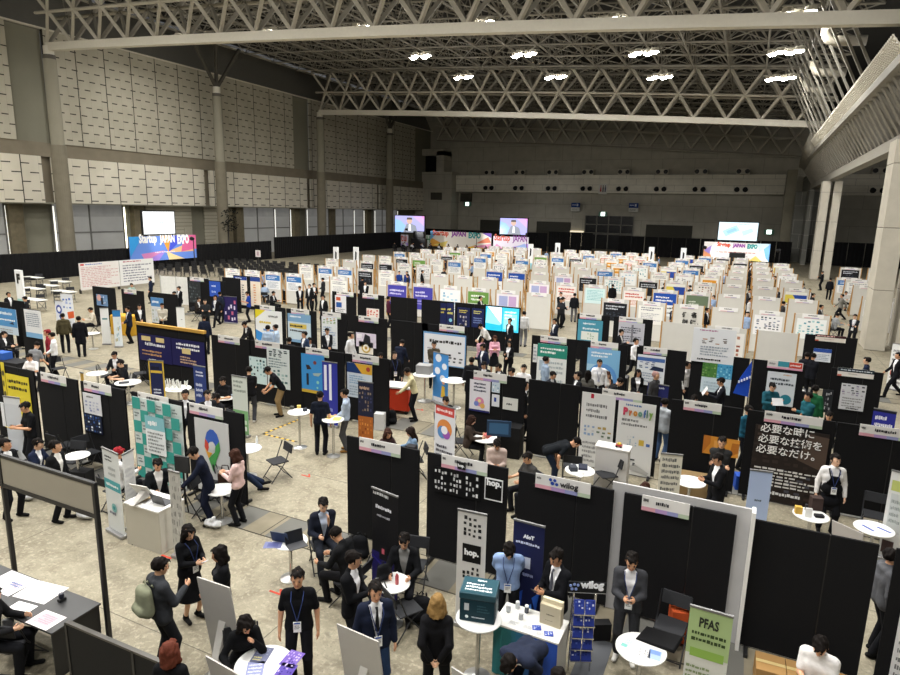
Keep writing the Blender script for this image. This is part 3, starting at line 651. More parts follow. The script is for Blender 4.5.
    for sh, el, wr in arms:
        if top == 'tee': tp += [raw(sh, sh+(el-sh)*.75, .057, .056, None, 1, .022)]
        else: tp += [raw(sh, el, .052+g*.5, .044+g*.5, None, 1, .022), raw(el, el+(wr-el)*.97, .043+g*.5, .033+g*.4, None, 1, .02)]
    if top == 'hoodie': tp += [cap((-.06, .06, 1.42), (.06, .06, 1.42), .05)]
    F, lo, hh_ = field(tp, h, .022)
    if top in ('jacket', 'coat'):                       # open front: a wedge cut out of the jacket
        G3 = np.stack(np.meshgrid(*[lo[q]+hh_*np.arange(F.shape[q])-pelv[q] for q in range(3)], indexing='ij'), -1)@T; z = G3[..., 2]+.93
        F = np.maximum(F, -np.maximum(np.maximum(abs(G3[..., 0])-(.008+.08*np.clip((z-1.0)/.42, 0, 1.1)), (.99-z)*.6), G3[..., 1]+.02).astype(np.float32))
    V, Q = nets(F, lo, hh_)
    if top in ('jacket', 'coat'):
        Vs, Qs = nets(*field(torso(.012), h, .022))
        out['shirt'] = np_mesh('shirt', *trim(Vs, Qs, lambda c: ((c-pelv)@T)[:, 1] < .1), CLOTH)
    out['top'] = np_mesh('jacket' if top in ('jacket', 'coat') else 'top', V, Q, CLOTH)
    if bottom == 'skirt' or top == 'dress':
        sk = [cap((-hipw, 0, .95), (hipw, 0, .95), .1, None, fy, 1.05), raw(W((0, 0, .9)), np.array((0, p['hipy'], .42 if p['pel'] > .8 else .5)), .15, .23, None, 1, .05)] if p['pel'] > .8 else \
             [cap((-hipw, 0, .95), (hipw, 0, .95), .1, None, fy, 1.05)]+[raw(hp, kn, .1, .1, None, 1, .06) for hp, kn, an, tn in legs]
        V, Q = nets(*field(sk, h, .03)); zc_ = .42 if p['pel'] > .8 else .3; out['bottom'] = np_mesh('skirt', *trim(V, Q, lambda c: c[:, 2] > zc_), CLOTH)
    else:
        tr = [raw(W((-hipw, 0, .95)), W((hipw, 0, .95)), .098, None, fy, 1.05)]
        for hp, kn, an, tn in legs: tr += [raw(hp, kn, .09, .068, None, 1, .02), raw(kn, an-(an-kn)*.04, .067, .058, None, 1, .02)]
        out['bottom'] = np_mesh('trousers', *nets(*field(tr, h, .03)), CLOTH)
    for nm, (hp, kn, an, tn) in zip(('sl', 'sr'), legs):
        R2 = rot('Z', tn); f = np.array((an[0], an[1], max(an[2]-.04, .035))); toe = f+R2@np.array((0, -.155, -.008)); heel = f+R2@np.array((0, .045, 0))
        V, Q = nets(*field([raw(heel, toe, .04, .036, np.array((0, 0, 1.)), 1.15), raw(f, an+np.array((0, 0, .02)), .04, .045)], h*.8, .02)); out[nm] = np_mesh('shoe', V, Q, CLOTH)
    out['info'] = (W((0, -.15, 1.3)), fx, fz, -fy, W((0, -.155, 1.08)))
    FIG[key] = out; return out
def lin4(c): return (*lin(c), 1.)
SKINS = ['d9a886', 'cf9c7a', 'e0b495', 'c99674']
NPERS = [0]
def person(pos, face, label, pose='stand', top='jacket', tc='17181c', bottom='trousers', bc='15161a', hair='short', hc='15110f', shirt='e8e8ea', shoe='141414', sex='m', h=.017, scale=None,
           tie=None, badge=False, group=None, skin=None, faceworld=None):
    """face: 0 looks at the camera, 90 to the right of the picture, 180 away"""
    NPERS[0] += 1; i = NPERS[0]; f = figure(pose, top, bottom, hair, sex, h); s = scale or (1.0 if sex == 'm' else .94)
    a = math.atan2(-pos[1], -pos[0])+math.radians(face) if faceworld is None else math.radians(faceworld)
    t = thing('person', label, 'person', (pos[0], pos[1], pos[2] if len(pos) > 2 else 0), a+PI/2, group); t.scale = (s, s, s)
    def put(nm, me, col):
        o = bpy.data.objects.new(nm, me); COL.objects.link(o); o.parent = t; o.color = lin4(col); return o
    put('body', f['body'], skin or SKINS[i % 4]); put('hair', f['hair'], hc)
    tp = put('jacket' if top in ('jacket', 'coat') else 'dress_top' if top == 'dress' else 'shirt' if top == 'shirt' else 'top', f['top'], tc)
    if 'shirt' in f: put('shirt', f['shirt'], shirt)
    put('skirt' if bottom == 'skirt' or top == 'dress' else 'trousers', f['bottom'], bc)
    put('shoe', f['sl'], shoe); put('shoe', f['sr'], shoe)
    c, fx, fz, fn, bd = [Vector(q) for q in f['info']]
    if tie:
        mb = MB(); o_ = c-fn*.02; w = .022
        pts = [(-.018, .125), (.018, .125), (.012, .09), (.03, -.17), (0, -.2), (-.03, -.17), (-.012, .09)]
        vs = [o_+fx*x+fz*z+fn*(-.045 if z > .1 else -.012 if z < .1 and z > 0 else .0) for x, z in pts]; mb.add(vs+[v-fn*.012 for v in vs], (tuple(range(7)),)+tuple((q, q+7, (q+1) % 7+7, (q+1) % 7) for q in range(7)))
        mb.build('tie', mat(tie, .7), t)
    if badge:
        mb = MB(); art(mb, 'efefec;T .15 .3 .85 .7 3 444444;R .1 .8 .9 .95 3355aa', bd-fx*.05-fz*.15+fn*.03, fx, fz, .1, .15, i, .006); mb.build('name_badge', PRINT, t)
        mb = MB()
        for sx in (-1, 1): mb.tube([bd+fn*.028, c+fx*.075*sx+fz*.07+fn*.02, c+fx*.08*sx+fz*.14-fn*.1], .006, 4)
        mb.build('lanyard', mat('2a3a6a', .7), t)
    return t
# ================================================================== BOOTHS
YR = [9.45+5.73*k for k in range(12)]
HDR = 'e2e0dc;R 0 0 .3 .26 d8a0ac;R .3 0 .55 .26 b294c4;R .55 0 .78 .26 9498c4;R .78 0 1 .26 b7c6ae;T .3 .42 .72 .86 1 22222a;T .03 .55 .15 .9 1 444444'
NB = [0]
def booth_root(label, x, y, group): return thing('exhibition_booth', label, 'booth', (x, y, 0), 0, group)
def put_posters(t, X0, Yp, posters):
    for q in posters:
        x0, y0, x1, y1, spec = q[:5]; a = onY(x0, y0, Yp); zb = onY(x0, y1, Yp).z; xr = x_at(x1, Yp, a.z); NB[0] += 1
        mb = MB(); art(mb, spec, (a.x-X0, Yp-t.location.y, max(zb, .03)), (1, 0, 0), (0, 0, 1), xr-a.x, a.z-max(zb, .03), NB[0]); mb.build(q[5] if len(q) > 5 else 'poster', PRINT, t)
def black_booth(k, pl, pr, label, posters=(), header=(.18, .77), hspec=HDR, seam=.63, group='black fabric booths', h=2.1, wing=True):
    Y = YR[k]; X0 = x_at(pl, Y, h); X1 = x_at(pr, Y, h); w = X1-X0; t = booth_root(label, X0, Y, group)
    for a, b in ((0, w*seam-.008), (w*seam+.008, w)):
        MB().box(a, 0, .06, b, .045, h).build('fabric_panel', BLACKC, t, bevel=.006)
    MB().box(w*seam-.008, .008, .02, w*seam+.008, .037, h-.01).box(0, .01, .02, .012, .035, h-.005).box(w-.012, .01, .02, w, .035, h-.005).build('panel_frame', BLACKM, t)
    for x in (.12, w-.12): MB().box(x-.03, -.22, 0, x+.03, .26, .06).build('foot', BLACKM, t, bevel=.008)
    if header:
        NB[0] += 1; mb = MB(); art(mb, hspec, (w*header[0], -.02, h-.21), (1, 0, 0), (0, 0, 1), w*(header[1]-header[0]), .25, NB[0]); mb.build('header_board', PRINT, t)
    put_posters(t, X0, Y-.03, posters); return t, X0, w
PC = {  # poster looks for the white booths: (spec, words)
 'w': (None, 'blank'), 's': ('efeee9;T .1 .72 .9 .95 2 8a8a96;T .12 .1 .9 .62 6 b0b0b8', 'pale text'), 'b': ('f0f1f2;R 0 .62 1 1 3f77b8;T .1 .7 .8 .92 2 e8eef5;T .1 .08 .9 .55 6 99a0aa', 'blue-topped'),
 'B': ('eef0f2;R 0 .5 1 1 2451b0;T .1 .62 .85 .9 2 f4f6fa;T .1 .1 .9 .42 3 555555', 'strong blue'), 'k': ('1b1d22;T .1 .6 .9 .9 2 c8ccd4;G .1 .1 .9 .5 5 39404c 565d68 2a2f38', 'black'),
 'g': ('eef0ea;R 0 .5 1 1 6f9a4c;T .15 .6 .85 .9 2 f2f5ee;G .1 .1 .9 .4 4 c8d6b6 8aa873', 'green-topped'), 'o': ('f3efe8;R .1 .35 .9 .85 dc9a35;T .2 .5 .8 .75 1 fff3dd;T .1 .1 .9 .28 2 888888', 'orange'),
 't': ('f0f3f2;G .05 .2 .95 .95 6 4f93a3 79b5bf 3a7283 a9d0d4', 'teal picture'), 'c': ('d9f1f2;T .1 .2 .9 .9 7 8fc9cf', 'pale cyan'), 'p': ('efeaf0;R .1 .5 .5 .92 a9b1da;R .55 .5 .9 .92 c9a9d2;T .1 .1 .9 .42 5 a49cae', 'lavender'),
 'r': ('f4ece8;T .08 .55 .92 .9 2 c8442c;T .1 .1 .9 .45 4 d69c8c', 'red lettered'), 'y': ('f0efe9;P e6d45a 0 .25 .6 .25 .35 .8 0 .8;P 2a4ba8 .6 .25 1 .25 1 .8 .35 .8;T .1 .05 .9 .2 1 777777', 'yellow and blue'),
 'n': ('f0eff0;G .05 .3 .95 .95 6 2f3b55 49587a 6f7c99 22293a;T .1 .05 .9 .25 2 888888', 'navy picture'), 'i': ('efefef;G .08 .35 .92 .9 6 8c8c90 c2c2c6 6d6d72;T .1 .05 .9 .3 3 999999', 'grey picture'),
 'm': ('f1eeea;G .2 .3 .95 .95 5 6e3b30 9c5a4a 2e2220 b5836d;T .1 .05 .9 .25 2 999999', 'brown picture'), 'P': ('4a46a8;T .1 .55 .9 .85 2 d8d6f2;T .1 .2 .7 .45 2 a9a4de', 'violet'), 'G': ('6b7c63;T .12 .4 .6 .7 2 d5dbd0', 'olive green'),
 'l': ('f0f2f4;G .1 .35 .9 .9 4 9cc4de 7fb0d0 b9d8ea;T .2 .1 .8 .3 2 9ab0c0', 'light blue picture')}
WH = 'edecea;R .1 .0 .45 .2 dcb4bd;R .45 0 .8 .2 b8a8cc;T .28 .45 .7 .85 1 3a3a44'
def white_booth(X0, Y, w, code, label, group, big=False, hdr=True, h=2.1):
    t = booth_root(label, X0, Y, group)
    MB().box(.05, 0, .12, w-.05, .03, h-.02).build('cloth_panel', WHITEC, t)
    for x in (.025, w-.025):
        MB().box(x-.028, -.012, 0, x+.028, .044, h).build('timber_post', WOOD, t)
        MB().bar((x, .04, 1.75), (x, .8, .02), .05, .04).bar((x, .03, .25), (x, .75, .08), .04).build('rear_brace', WOOD, t)
    MB().box(.05, .03, h-.1, w-.05, .06, h-.03).box(.05, .03, .14, w-.05, .06, .2).build('timber_rail', WOOD, t)
    NB[0] += 1
    if hdr: mb = MB(); art(mb, WH, (w*.22, -.018, h-.19), (1, 0, 0), (0, 0, 1), w*.58, .2, NB[0]); mb.build('header_board', PRINT, t)
    sp = PC[code][0]
    if sp:
        mb = MB(); b = .1 if not big else .07; z0 = .95 if not big else .55; art(mb, sp, (w*b, -.016, z0), (1, 0, 0), (0, 0, 1), w*(1-2*b), h-.22-z0, NB[0]); mb.build('poster', PRINT, t)
    return t
# ---- front row, seen largest
T = 'T .1 .08 .9 .55 8 555'
b, X0, w = black_booth(0, -9, 33, 'black booth at the left edge with two yellow posters', [(0, 362, 3, 412, 'd9c53a;T .1 .1 .9 .9 4 443'), (5, 373, 28, 414, 'd8c636;T .08 .62 .95 .92 2 2a2412;T .1 .3 .8 .5 2 a8702a;R 0 0 1 .1 e8dc86'), (0, 402, 3, 425, 'dfe2e6')], None)
b, X0, w = black_booth(0, 36.5, 76.5, 'plain black booth with only a white header, right of the yellow posters', [], (.12, .75))
b, X0, w = black_booth(0, 80, 124, 'black booth with a small white sheet above a dark blue star poster', [(82.5, 392, 100, 412, 'd9dade;T .2 .75 .8 .92 1 777;G .1 .1 .9 .65 4 8f95b8 b9bccc'), (83.5, 412, 101, 430, '131c33;G .05 .05 .95 .95 6 3c5f9c dfe6f2 26406e')], (.1, .72))
CHK = 'd3dbd8'
for i in range(6):
    for j in range(7):
        if (i+j) % 2 == 0: CHK += f';R {i/6:.3f} {j/7:.3f} {(i+1)/6:.3f} {(j+1)/7:.3f} 3d9b90'
        else: CHK += f';T {i/6+.03:.3f} {j/7+.04:.3f} {(i+1)/6-.03:.3f} {(j+1)/7-.03:.3f} 2 5a6a68'
CHK += ';R .3 .36 .7 .82 e8ecec;R .3 .66 .7 .82 86bcc4;T .36 .69 .64 .79 1 f2f6f6;T .34 .38 .66 .64 6 8a8f8f'
b, X0, w = black_booth(0, 131, 182, 'booth covered in teal and white checks', [(132, 396, 181, 497, CHK, 'checked_backdrop')], (.15, .75))
MP = 'c9cac8'
for col, pts in (('3f63b8', '.30 .74 .36 .83 .46 .88 .56 .88 .66 .83 .72 .74 .60 .66 .52 .72 .42 .66'), ('c94a3c', '.30 .74 .42 .66 .36 .56 .27 .62'), ('dba33c', '.27 .62 .36 .56 .5 .56 .38 .47'), ('4a9a52', '.72 .74 .60 .66 .58 .58 .38 .47 .5 .30 .62 .48 .74 .62')):
    MP += f';P {col} {pts}'
MP += ';C .5 .655 .1 cfd0ce;T .12 .3 .42 .4 2 9a9a9a;T .6 .3 .9 .42 2 9a9a9a;T .2 .08 .92 .22 2 2a2a2a;T .3 .0 .9 .06 1 2a2a2a'
b, X0, w = black_booth(0, 186.5, 243, 'booth with a big four-coloured map pin on grey', [(194, 417, 228, 487, MP)], (.06, .66))
b, X0, w = black_booth(0, 346.7, 419, 'plain black booth with white header, alone left of the aisle banners', [], (.19, .76))
b, X0, w = black_booth(0, 427.5, 508, 'black booth with a white three-letter logo framed on its right panel', [(434, 466, 480, 491, '0e0e10;G .02 .1 .3 .95 4 e8e8e8 cfcfcf;G .36 .1 .62 .95 4 e8e8e8 bbb;G .7 .1 .98 .95 4 e8e8e8 ccc', 'tiled_prints'),
    (485, 477, 503, 499, 'e6e6e6;R .05 .06 .95 .94 0c0c0c', 'logo_sign')], (.19, .76))
letter('hop.', b, (x_at(488, YR[0], 1.78)-X0, -.055, 1.72), (1, 0, 0), (0, 0, 1), .27, 'f2f2f2', .012)
MB().box(w*.4, -.045, 1.93, w*.5, -.03, 2.06).build('logo_patch', BLACKM, b); letter('hop.', b, (w*.41, -.048, 1.96), (1, 0, 0), (0, 0, 1), w*.08, 'f2f2f2', .004)
HW = 'dedcd8;R 0 0 .3 .26 d8a0ac;R .3 0 .55 .26 b294c4;R .55 0 .78 .26 9498c4;R .78 0 1 .26 b7c6ae;C .28 .75 .03 2a4aa0;C .36 .75 .03 2a4aa0;C .32 .52 .035 2a4aa0;C .4 .5 .03 2a4aa0;T .03 .6 .12 .9 1 444'
b, X0, w = black_booth(0, 519, 614, 'black booth with blue dotted logo and black lettering on its header', [], (.19, .77), HW)
letter('wilog', b, (w*.455, -.03, 1.955), (1, 0, 0), (0, 0, 1), w*.19, '1a1a1e', .006)
b, X0, w = black_booth(0, 624.5, 737, 'black booth framed by white partition boards, behind the green banner', [], (.17, .6))
MB().box(-.2, .06, 0, w+.22, .1, 2.22).build('white_backing_board', GREYP, b); MB().box(w+.19, -.1, 0, w+.24, .12, 2.24).build('white_edge', WHITE, b)
b, X0, w = black_booth(0, 753, 880, 'bare black booth at lower right above the cardboard boxes', [], None)
b, X0, w = black_booth(0, 897, 985, 'black booth cut by the right edge with white sheets', [(903, 600, 940, 690, 'dcdcdc;T .1 .1 .9 .95 9 777')], (.3, .8))
# ---- second row
b, X0, w = black_booth(1, 136, 205, 'wide booth with navy double banner edged in yellow', [(138, 333, 170.5, 359, '1d1c50;T .2 .55 .8 .75 1 e8e8ee;R .1 .76 .38 .93 d8c48a;R .55 .76 .8 .93 d8c48a;T .1 .2 .7 .45 2 c89a6a;T .3 .03 .8 .12 1 ddd', 'navy_banner'), (171, 338, 204, 364, '1d1c50;T .15 .6 .85 .9 2 e8e8ee;R .32 .48 .58 .68 d8c48a;T .25 .1 .75 .4 3 c8a88a', 'navy_banner')], None)
MB().box(0, -.05, 2.1, w, .06, 2.2).build('yellow_top_board', mat('b58c3e', .6, var=.35, scale=20), b)
b, X0, w = black_booth(1, 211, 249, 'plain black booth behind the map pin booth', [], (.2, .76))
b, X0, w = black_booth(1, 250.5, 302, 'booth with two pale aqua posters of machines', [(249, 356, 266, 382, 'cfe3e3;G .02 .3 .98 .95 5 1f3338 3f6a70 8fb6b8'), (266.5, 347, 289, 386, 'd7dfdd;G .05 .78 .95 .98 4 233a40 2f3d44;T .08 .5 .92 .76 4 6d8286;G .05 .05 .95 .48 5 7fa3a0 a9c3c0 4c6f70')], (.1, .58))
b, X0, w = black_booth(1, 301, 344, 'booth with a blue poster of small objects and a golden edge', [(301, 353, 324, 391, '3f8fcf;R 0 0 1 .08 c0a23a;P 3a2a28 .2 .72 .35 .72 .45 .62 .25 .6;C .6 .8 .07 7a3a34;R .22 .2 .32 .5 2a2f3a;P 9fb8b8 .5 .52 .9 .56 .75 .46 .55 .46;C .72 .3 .06 8fd0c8;C .7 .16 .04 8fd0c8')], (.12, .66))
b, X0, w = black_booth(1, 345, 389, 'booth with a pale blue poster under a yellow corner', [(347, 362, 372, 396, 'cfdae3;P 1f3a6e 0 1 .3 1 .6 .72 0 .72;P d9a93a .3 1 1 1 1 .72 .6 .72;C .85 .87 .08 a8403a;T .1 .4 .9 .66 4 7fa6c6;T .1 .05 .9 .36 4 9fb0be')], (.18, .78))
b, X0, w = black_booth(1, 466, 525.5, 'black booth with a colourful paper poster and three small white sheets', [(470, 379, 490.5, 410, 'e4e2e8;T .2 .62 .8 .95 3 2a2c48;C .5 .32 .22 d98aa8;C .35 .25 .12 7a8ad0;C .65 .2 .12 e0b060;C .5 .35 .08 f0e0a0;R 0 0 1 .06 2a2f6a'), (492, 382, 500, 392, 'c8d6e0;G .1 .1 .9 .9 3 8fb0c8 eef2f4'), (492, 394, 499.5, 406, 'dfe1e6;R .3 .4 .6 .75 2f4a9a'), (503, 397, 518, 409, 'dcdcd6;T .25 .35 .8 .65 1 333')], (.14, .7))
b, X0, w = black_booth(1, 529, 580, 'bare black booth left of the tall white posters', [], None)
PL = 'dcdcda;T .15 .66 .8 .88 3 777;R .27 .93 .36 .99 b0283c;G .1 .42 .45 .58 3 8fa8c8 c9c9c9;G .5 .42 .95 .58 3 6d7f6a b8a060 3f5f8a;T .1 .05 .6 .36 5 999'
PR = 'dcdcda;T .2 .93 .85 .98 1 4a6aa0;T .12 .66 .8 .78 2 777;R .62 .42 .76 .5 d0b04a;R .82 .42 .92 .46 4a6aa8;G .3 .4 .58 .54 4 9fb4c4 cfcfcf;P 2f3236 .12 .2 .55 .2 .55 .22 .12 .22;G .1 .1 .6 .2 4 2f3236 3f464c;P b8b8b6 .1 .1 .9 .02 .95 .06 .6 .14'
b, X0, w = black_booth(1, 581, 661, 'booth with two tall white posters, one headed in rainbow letters', [(582.5, 391.5, 616, 470, PL), (619, 400, 656.5, 500, PR)], (.28, .78))
zz = onY(622, 407, YR[1]).z; xx = x_at(624, YR[1], zz)-X0; NMS = [('P', 'c23a5a'), ('r', 'c2683a'), ('o', 'c98a3a'), ('o', '6a9a8a'), ('f', '4a6aa8'), ('l', '4a7a6a'), ('y', '7aa04a')]; pw = (x_at(654, YR[1], zz)-x_at(624, YR[1], zz))
xo = [0, .2, .34, .5, .68, .78, .86]
for (c, hx_), o_, ww in zip(NMS, xo, (.16, .1, .14, .14, .08, .04, .13)):
    zz_ = zz-.17-(.05 if c == 'y' else 0); letter(c, b, (xx+o_*pw, -.06, zz_), (1, 0, 0), (0, 0, 1), ww*pw, hx_, .008, .2 if c in 'Pfl' else .14 if c != 'y' else .19)
b, X0, w = black_booth(1, 672, 742, 'black booth with an orange poster behind two men', [(704, 435, 722, 453, 'd08a34;P b8702a 0 0 .4 .6 .4 1 0 1;R .6 .2 .8 .8 dfa050'), (722, 438, 740, 456, 'd9943c;P b8702a .5 0 1 .3 1 .8 .6 .8')], (.18, .72))
b, X0, w = black_booth(1, 748, 836, 'booth wall filled by a dark photo with large white characters', [(756, 424, 830, 515, '2a2320;G .0 .5 1 1 7 3a302b 4a3d36 332a26;P 54453c .6 .62 1 .5 1 .95 .75 .97;G 0 .02 1 .48 8 211b19 3b2f2a 4a4a52;T .05 .2 .95 .46 6 d8d6d2;T .3 .08 .75 .16 1 e0e0e0', 'photo_wall')], (.2, .86))
for i, tx in enumerate(('必要な時に', '必要な技術を', '必要なだけ。')):
    letter(tx, b, (x_at(761, YR[1], 1.8)-X0-.02*i, -.06, 1.66-.25*i), (1, 0, 0), (0, 0, 1), (.98, 1.16, 1.08)[i]*(w/1.6), 'f4f3f0', .012)
b, X0, w = black_booth(1, 838, 930, 'bare black booth behind the man in a black apron', [], (.25, .8))
# ---- third row
b, X0, w = black_booth(2, 254, 285, 'booth with white poster cut by yellow and blue corners', [(255, 309, 281.5, 345, 'eceeee;P e0d030 0 1 .4 1 0 .75;P 3f8fd8 0 .45 .8 .2 .3 0 0 .2;T .15 .62 .6 .72 1 d8c020;T .3 .42 .7 .52 1 3f7fc8;T .5 .8 .95 .9 1 777')], (.2, .68))
b, X0, w = black_booth(2, 286, 316, 'booth with a blue sky poster and yellow black lettering', [(287.5, 313, 310.5, 341, '7fa8cc;R 0 .1 1 .72 c8d8e2;T .1 .86 .6 .95 1 f4f8fc;R .08 .5 .82 .66 d8c060;T .1 .52 .8 .64 1 222;T .1 .36 .95 .46 1 333')], (.18, .78))
b, X0, w = black_booth(2, 320, 347, 'booth with a pale poster of fields behind a man in black', [(321.5, 316, 337, 347, 'e2e6e8;G .05 .78 .95 .97 4 7a9a5a c89a5a a8b890;T .1 .4 .9 .7 4 8fa8c8;T .1 .08 .9 .35 4 a8b4c4')], (.1, .78))
b, X0, w = black_booth(2, 354, 387, 'black booth with a pinkish screen and gold round emblem poster', [(356, 332, 376, 346, 'd8cfe0;P 2a2a30 .3 0 .75 0 .7 .8 .45 .95;R .05 .6 .3 .9 f2eef6'), (359, 341, 373, 353, 'e8e4da;C .5 .5 .32 c8a850;C .5 .5 .22 f0ead8;C .5 .5 .1 b89040')], (.15, .75))
b, X0, w = black_booth(2, 391, 428, 'bare black booth in the third row, right of the narrow white post', [], None)
b, X0, w = black_booth(2, 422, 467, 'booth with a white poster of a dark scooter framed in light blue', [(423.5, 331, 466, 363, '6f9fd0;R .02 .03 .98 .95 e4e6ea;T .15 .66 .9 .82 1 333;G .45 .12 .95 .5 4 2f3238 4a4e55 6d7278;T .1 .3 .4 .55 3 99a')], (.4, .95))
b, X0, w = black_booth(2, 532, 577, 'booth with a green-headed white poster', [(533.5, 344, 537.5, 362, 'dcdcdc;T .1 .1 .9 .9 4 99a', 'leaflet_sheet'), (538, 343, 567.5, 384, 'dfe2e1;R 0 .68 1 1 2f8a78;T .1 .76 .9 .94 2 eef4f2;T .15 .08 .9 .62 5 aab4b8;R .08 .35 .35 .6 a8b8c8')], (.2, .78))
b, X0, w = black_booth(2, 581, 628, 'booth with a sky blue poster with white writing', [(588, 347.5, 620.5, 379, '7fb4da;R 0 0 .4 .5 a8cfe6;T .12 .72 .75 .92 2 f4f8fb;C .5 .1 .45 5f94d0;C .45 .05 .38 dfeaf2'), ], (.22, .8))
b, X0, w = black_booth(2, 637, 687, 'booth with a white poster of blue cars', [(638, 354, 666, 384, 'dde1e6;R 0 .8 .98 .92 4a6aa8;G .05 .55 .95 .8 4 2f3f66 6d80a8;P 26304a .45 .52 .95 .5 .95 .62 .6 .66;T .05 .1 .9 .45 4 9aa6b8')], (.14, .62))
b, X0, w = black_booth(2, 692, 750, 'booth with forest and water photographs above pale blue', [(694, 327, 737, 361, 'e1e3e6;T .15 .9 .8 .98 1 b07a9a;G .22 .55 .85 .75 4 3a2f2a b88a6a 6a5a50;T .2 .2 .85 .5 4 99a2ac;T .15 .05 .7 .14 1 222', 'white_sign'), (703, 362, 733, 392, 'cfe0ea;R 0 .52 .5 1 4f7f3f;R .5 .52 1 1 4fa0c8;G 0 .54 .48 .98 5 3a6a2f 6a9a4a 86a86a;G .5 .54 .98 .98 5 2f7fae 8fd0e4;T .1 .1 .9 .4 3 b4c8d4')], None)
b, X0, w = black_booth(2, 752, 806, 'booth with a pale poster with a teal book, two people in teal', [(768, 371, 797, 404, 'd2d8de;T .55 .9 .9 .97 1 c8a080;T .12 .6 .95 .85 2 444c55;C .72 .2 .2 2f7f92;P c88a5a .45 .12 .7 .2 .6 .1')], (.3, .95), 'd8d4d2;R .3 .3 .62 .95 3f8fa0;R .62 .25 .98 .95 c8483a;T .05 .4 .28 .8 1 888;T .65 .4 .95 .8 1 f2dcd8;R 0 0 1 .2 d8a0b8')
b, X0, w = black_booth(2, 832, 884, 'black booth with double header and dark photo poster near the right pillar', [(842, 383, 867, 409, 'cfd0d4;G .03 .55 .97 .97 5 3f4048 6a6a72 8a7f9a b0a8b4;T .1 .1 .9 .5 4 888;T .3 .02 .8 .12 1 222'), (823, 389, 834, 412, '26282c;G .1 .1 .9 .95 4 77797f a8aaae 44464c')], (.12, .82), 'e4e0da;R 0 .55 1 1 1c2a34;T .08 .66 .94 .9 1 d0d8e0;T .3 .25 .7 .45 1 b8b4ac;R 0 0 .12 .2 c86a5a')
# ---- fourth row
b, X0, w = black_booth(3, 332, 356, 'black booth in the fourth row with a small white poster with blue blocks', [(335, 295, 346, 312, 'e6e6ea;R .1 .7 .5 .9 c85a3a;R .1 .3 .6 .6 2f5aa0;T .1 .05 .9 .25 2 888')], (.2, .9))
b, X0, w = black_booth(3, 357.5, 384, 'black booth in the fourth row with a red and white print', [(366.5, 308, 379, 317, 'e8dcd6;G .02 .05 .98 .95 4 c8452c d86a4a c23a28')], (.2, .78))
b, X0, w = black_booth(3, 390.5, 417, 'bare black booth below the violet banners', [], None)
b, X0, w = black_booth(3, 421.5, 454, 'black booth with four dark blue prints at its right end', [(440.5, 303, 446.5, 324, '1c2450;T .1 .5 .9 .8 2 d8c84a'), (447, 303, 453.5, 324, '222a58;T .1 .45 .9 .8 2 d8d070;C .6 .2 .25 7fc0d8')], None)
b, X0, w = black_booth(3, 455, 486, 'booth with two navy tall posters with pale centres', [(457.5, 307, 470, 326, '1d2450;G .15 .05 .85 .6 3 c8c0b8 8a88a0;T .15 .7 .85 .9 2 e0d060'), (472, 308, 484, 327, '1f2858;T .15 .7 .85 .9 2 e0d878;T .15 .2 .85 .55 3 7f90c0')], None)
b, X0, w = black_booth(3, 577.5, 610, 'booth with a teal poster with a white box picture', [(578.5, 319, 603, 340, '4b93ab;T .2 .75 .7 .9 1 e8f2f4;T .2 .5 .85 .68 1 dcecf0;R .15 .05 .85 .45 dfe3dc;G .4 .1 .7 .4 3 9ab09a')], (.08, .75))
b, X0, w = black_booth(3, 614, 653, 'booth with a grey text poster behind a man in black', [(619, 321.5, 645, 343, 'bcbcc6;T .1 .5 .9 .8 3 333844;P 77777f .5 .1 .58 .1 .58 .9 .5 .9;T .1 .1 .9 .4 3 60626c')], (.14, .75))
b, X0, w = black_booth(3, 805.5, 858, 'black booth with red lettered double header beside the right pillar', [(814, 348, 832, 361, 'dadfe6;R 0 .72 1 1 2f4fa0;T .1 .1 .9 .6 4 9aa4b4')], (.2, .78), 'ddd6cc;R 0 .62 1 1 3a1c20;T .05 .68 .95 .95 1 e6b8b0;T .3 .25 .7 .45 1 c0a8a0;R 0 0 .12 .2 c85a4a')
WGRP = 'white timber-framed booths'
for pl, pr, code, lab, hd in ((661.5, 704, 'w', 'large blank white booth back left of the forest photo booth', False), (757, 800, 'w', 'large blank white booth back with timber posts left of the red lettered booth', False)):
    Xa = x_at(pl, YR[3], 2.1); white_booth(Xa, YR[3], x_at(pr, YR[3], 2.1)-Xa, code, lab, WGRP, hdr=hd)
Xa = x_at(706, YR[3], 2.1); white_booth(Xa, YR[3], 1.55, 'm', 'white timber booth with brown band picture above the forest photos', WGRP, True)
# screens of the cyan booth
t = booth_root('booth with two bright cyan screens side by side', x_at(486, YR[3], 2.1), YR[3], 'black fabric booths'); w2 = x_at(519.5, YR[3], 2.1)-t.location.x
MB().box(-.04, .05, 0, w2+.04, .09, 2.1).build('fabric_panel', BLACKC, t)
for i, sp in enumerate(('18b4d2;P f4fbfd .1 1 1 1 1 .3;P 8fe0ee 0 .3 .9 .25 1 .3 .1 .95', '39bfdd;R .1 .1 .9 .75 8fe2f0;T .15 .5 .85 .9 3 eefafc')):
    mb = MB(); art(mb, sp, (i*w2/2+.01, -.02, .95), (1, 0, 0), (0, 0, 1), w2/2-.03, 1.1, i, .05); mb.build('lit_screen', LED, t)
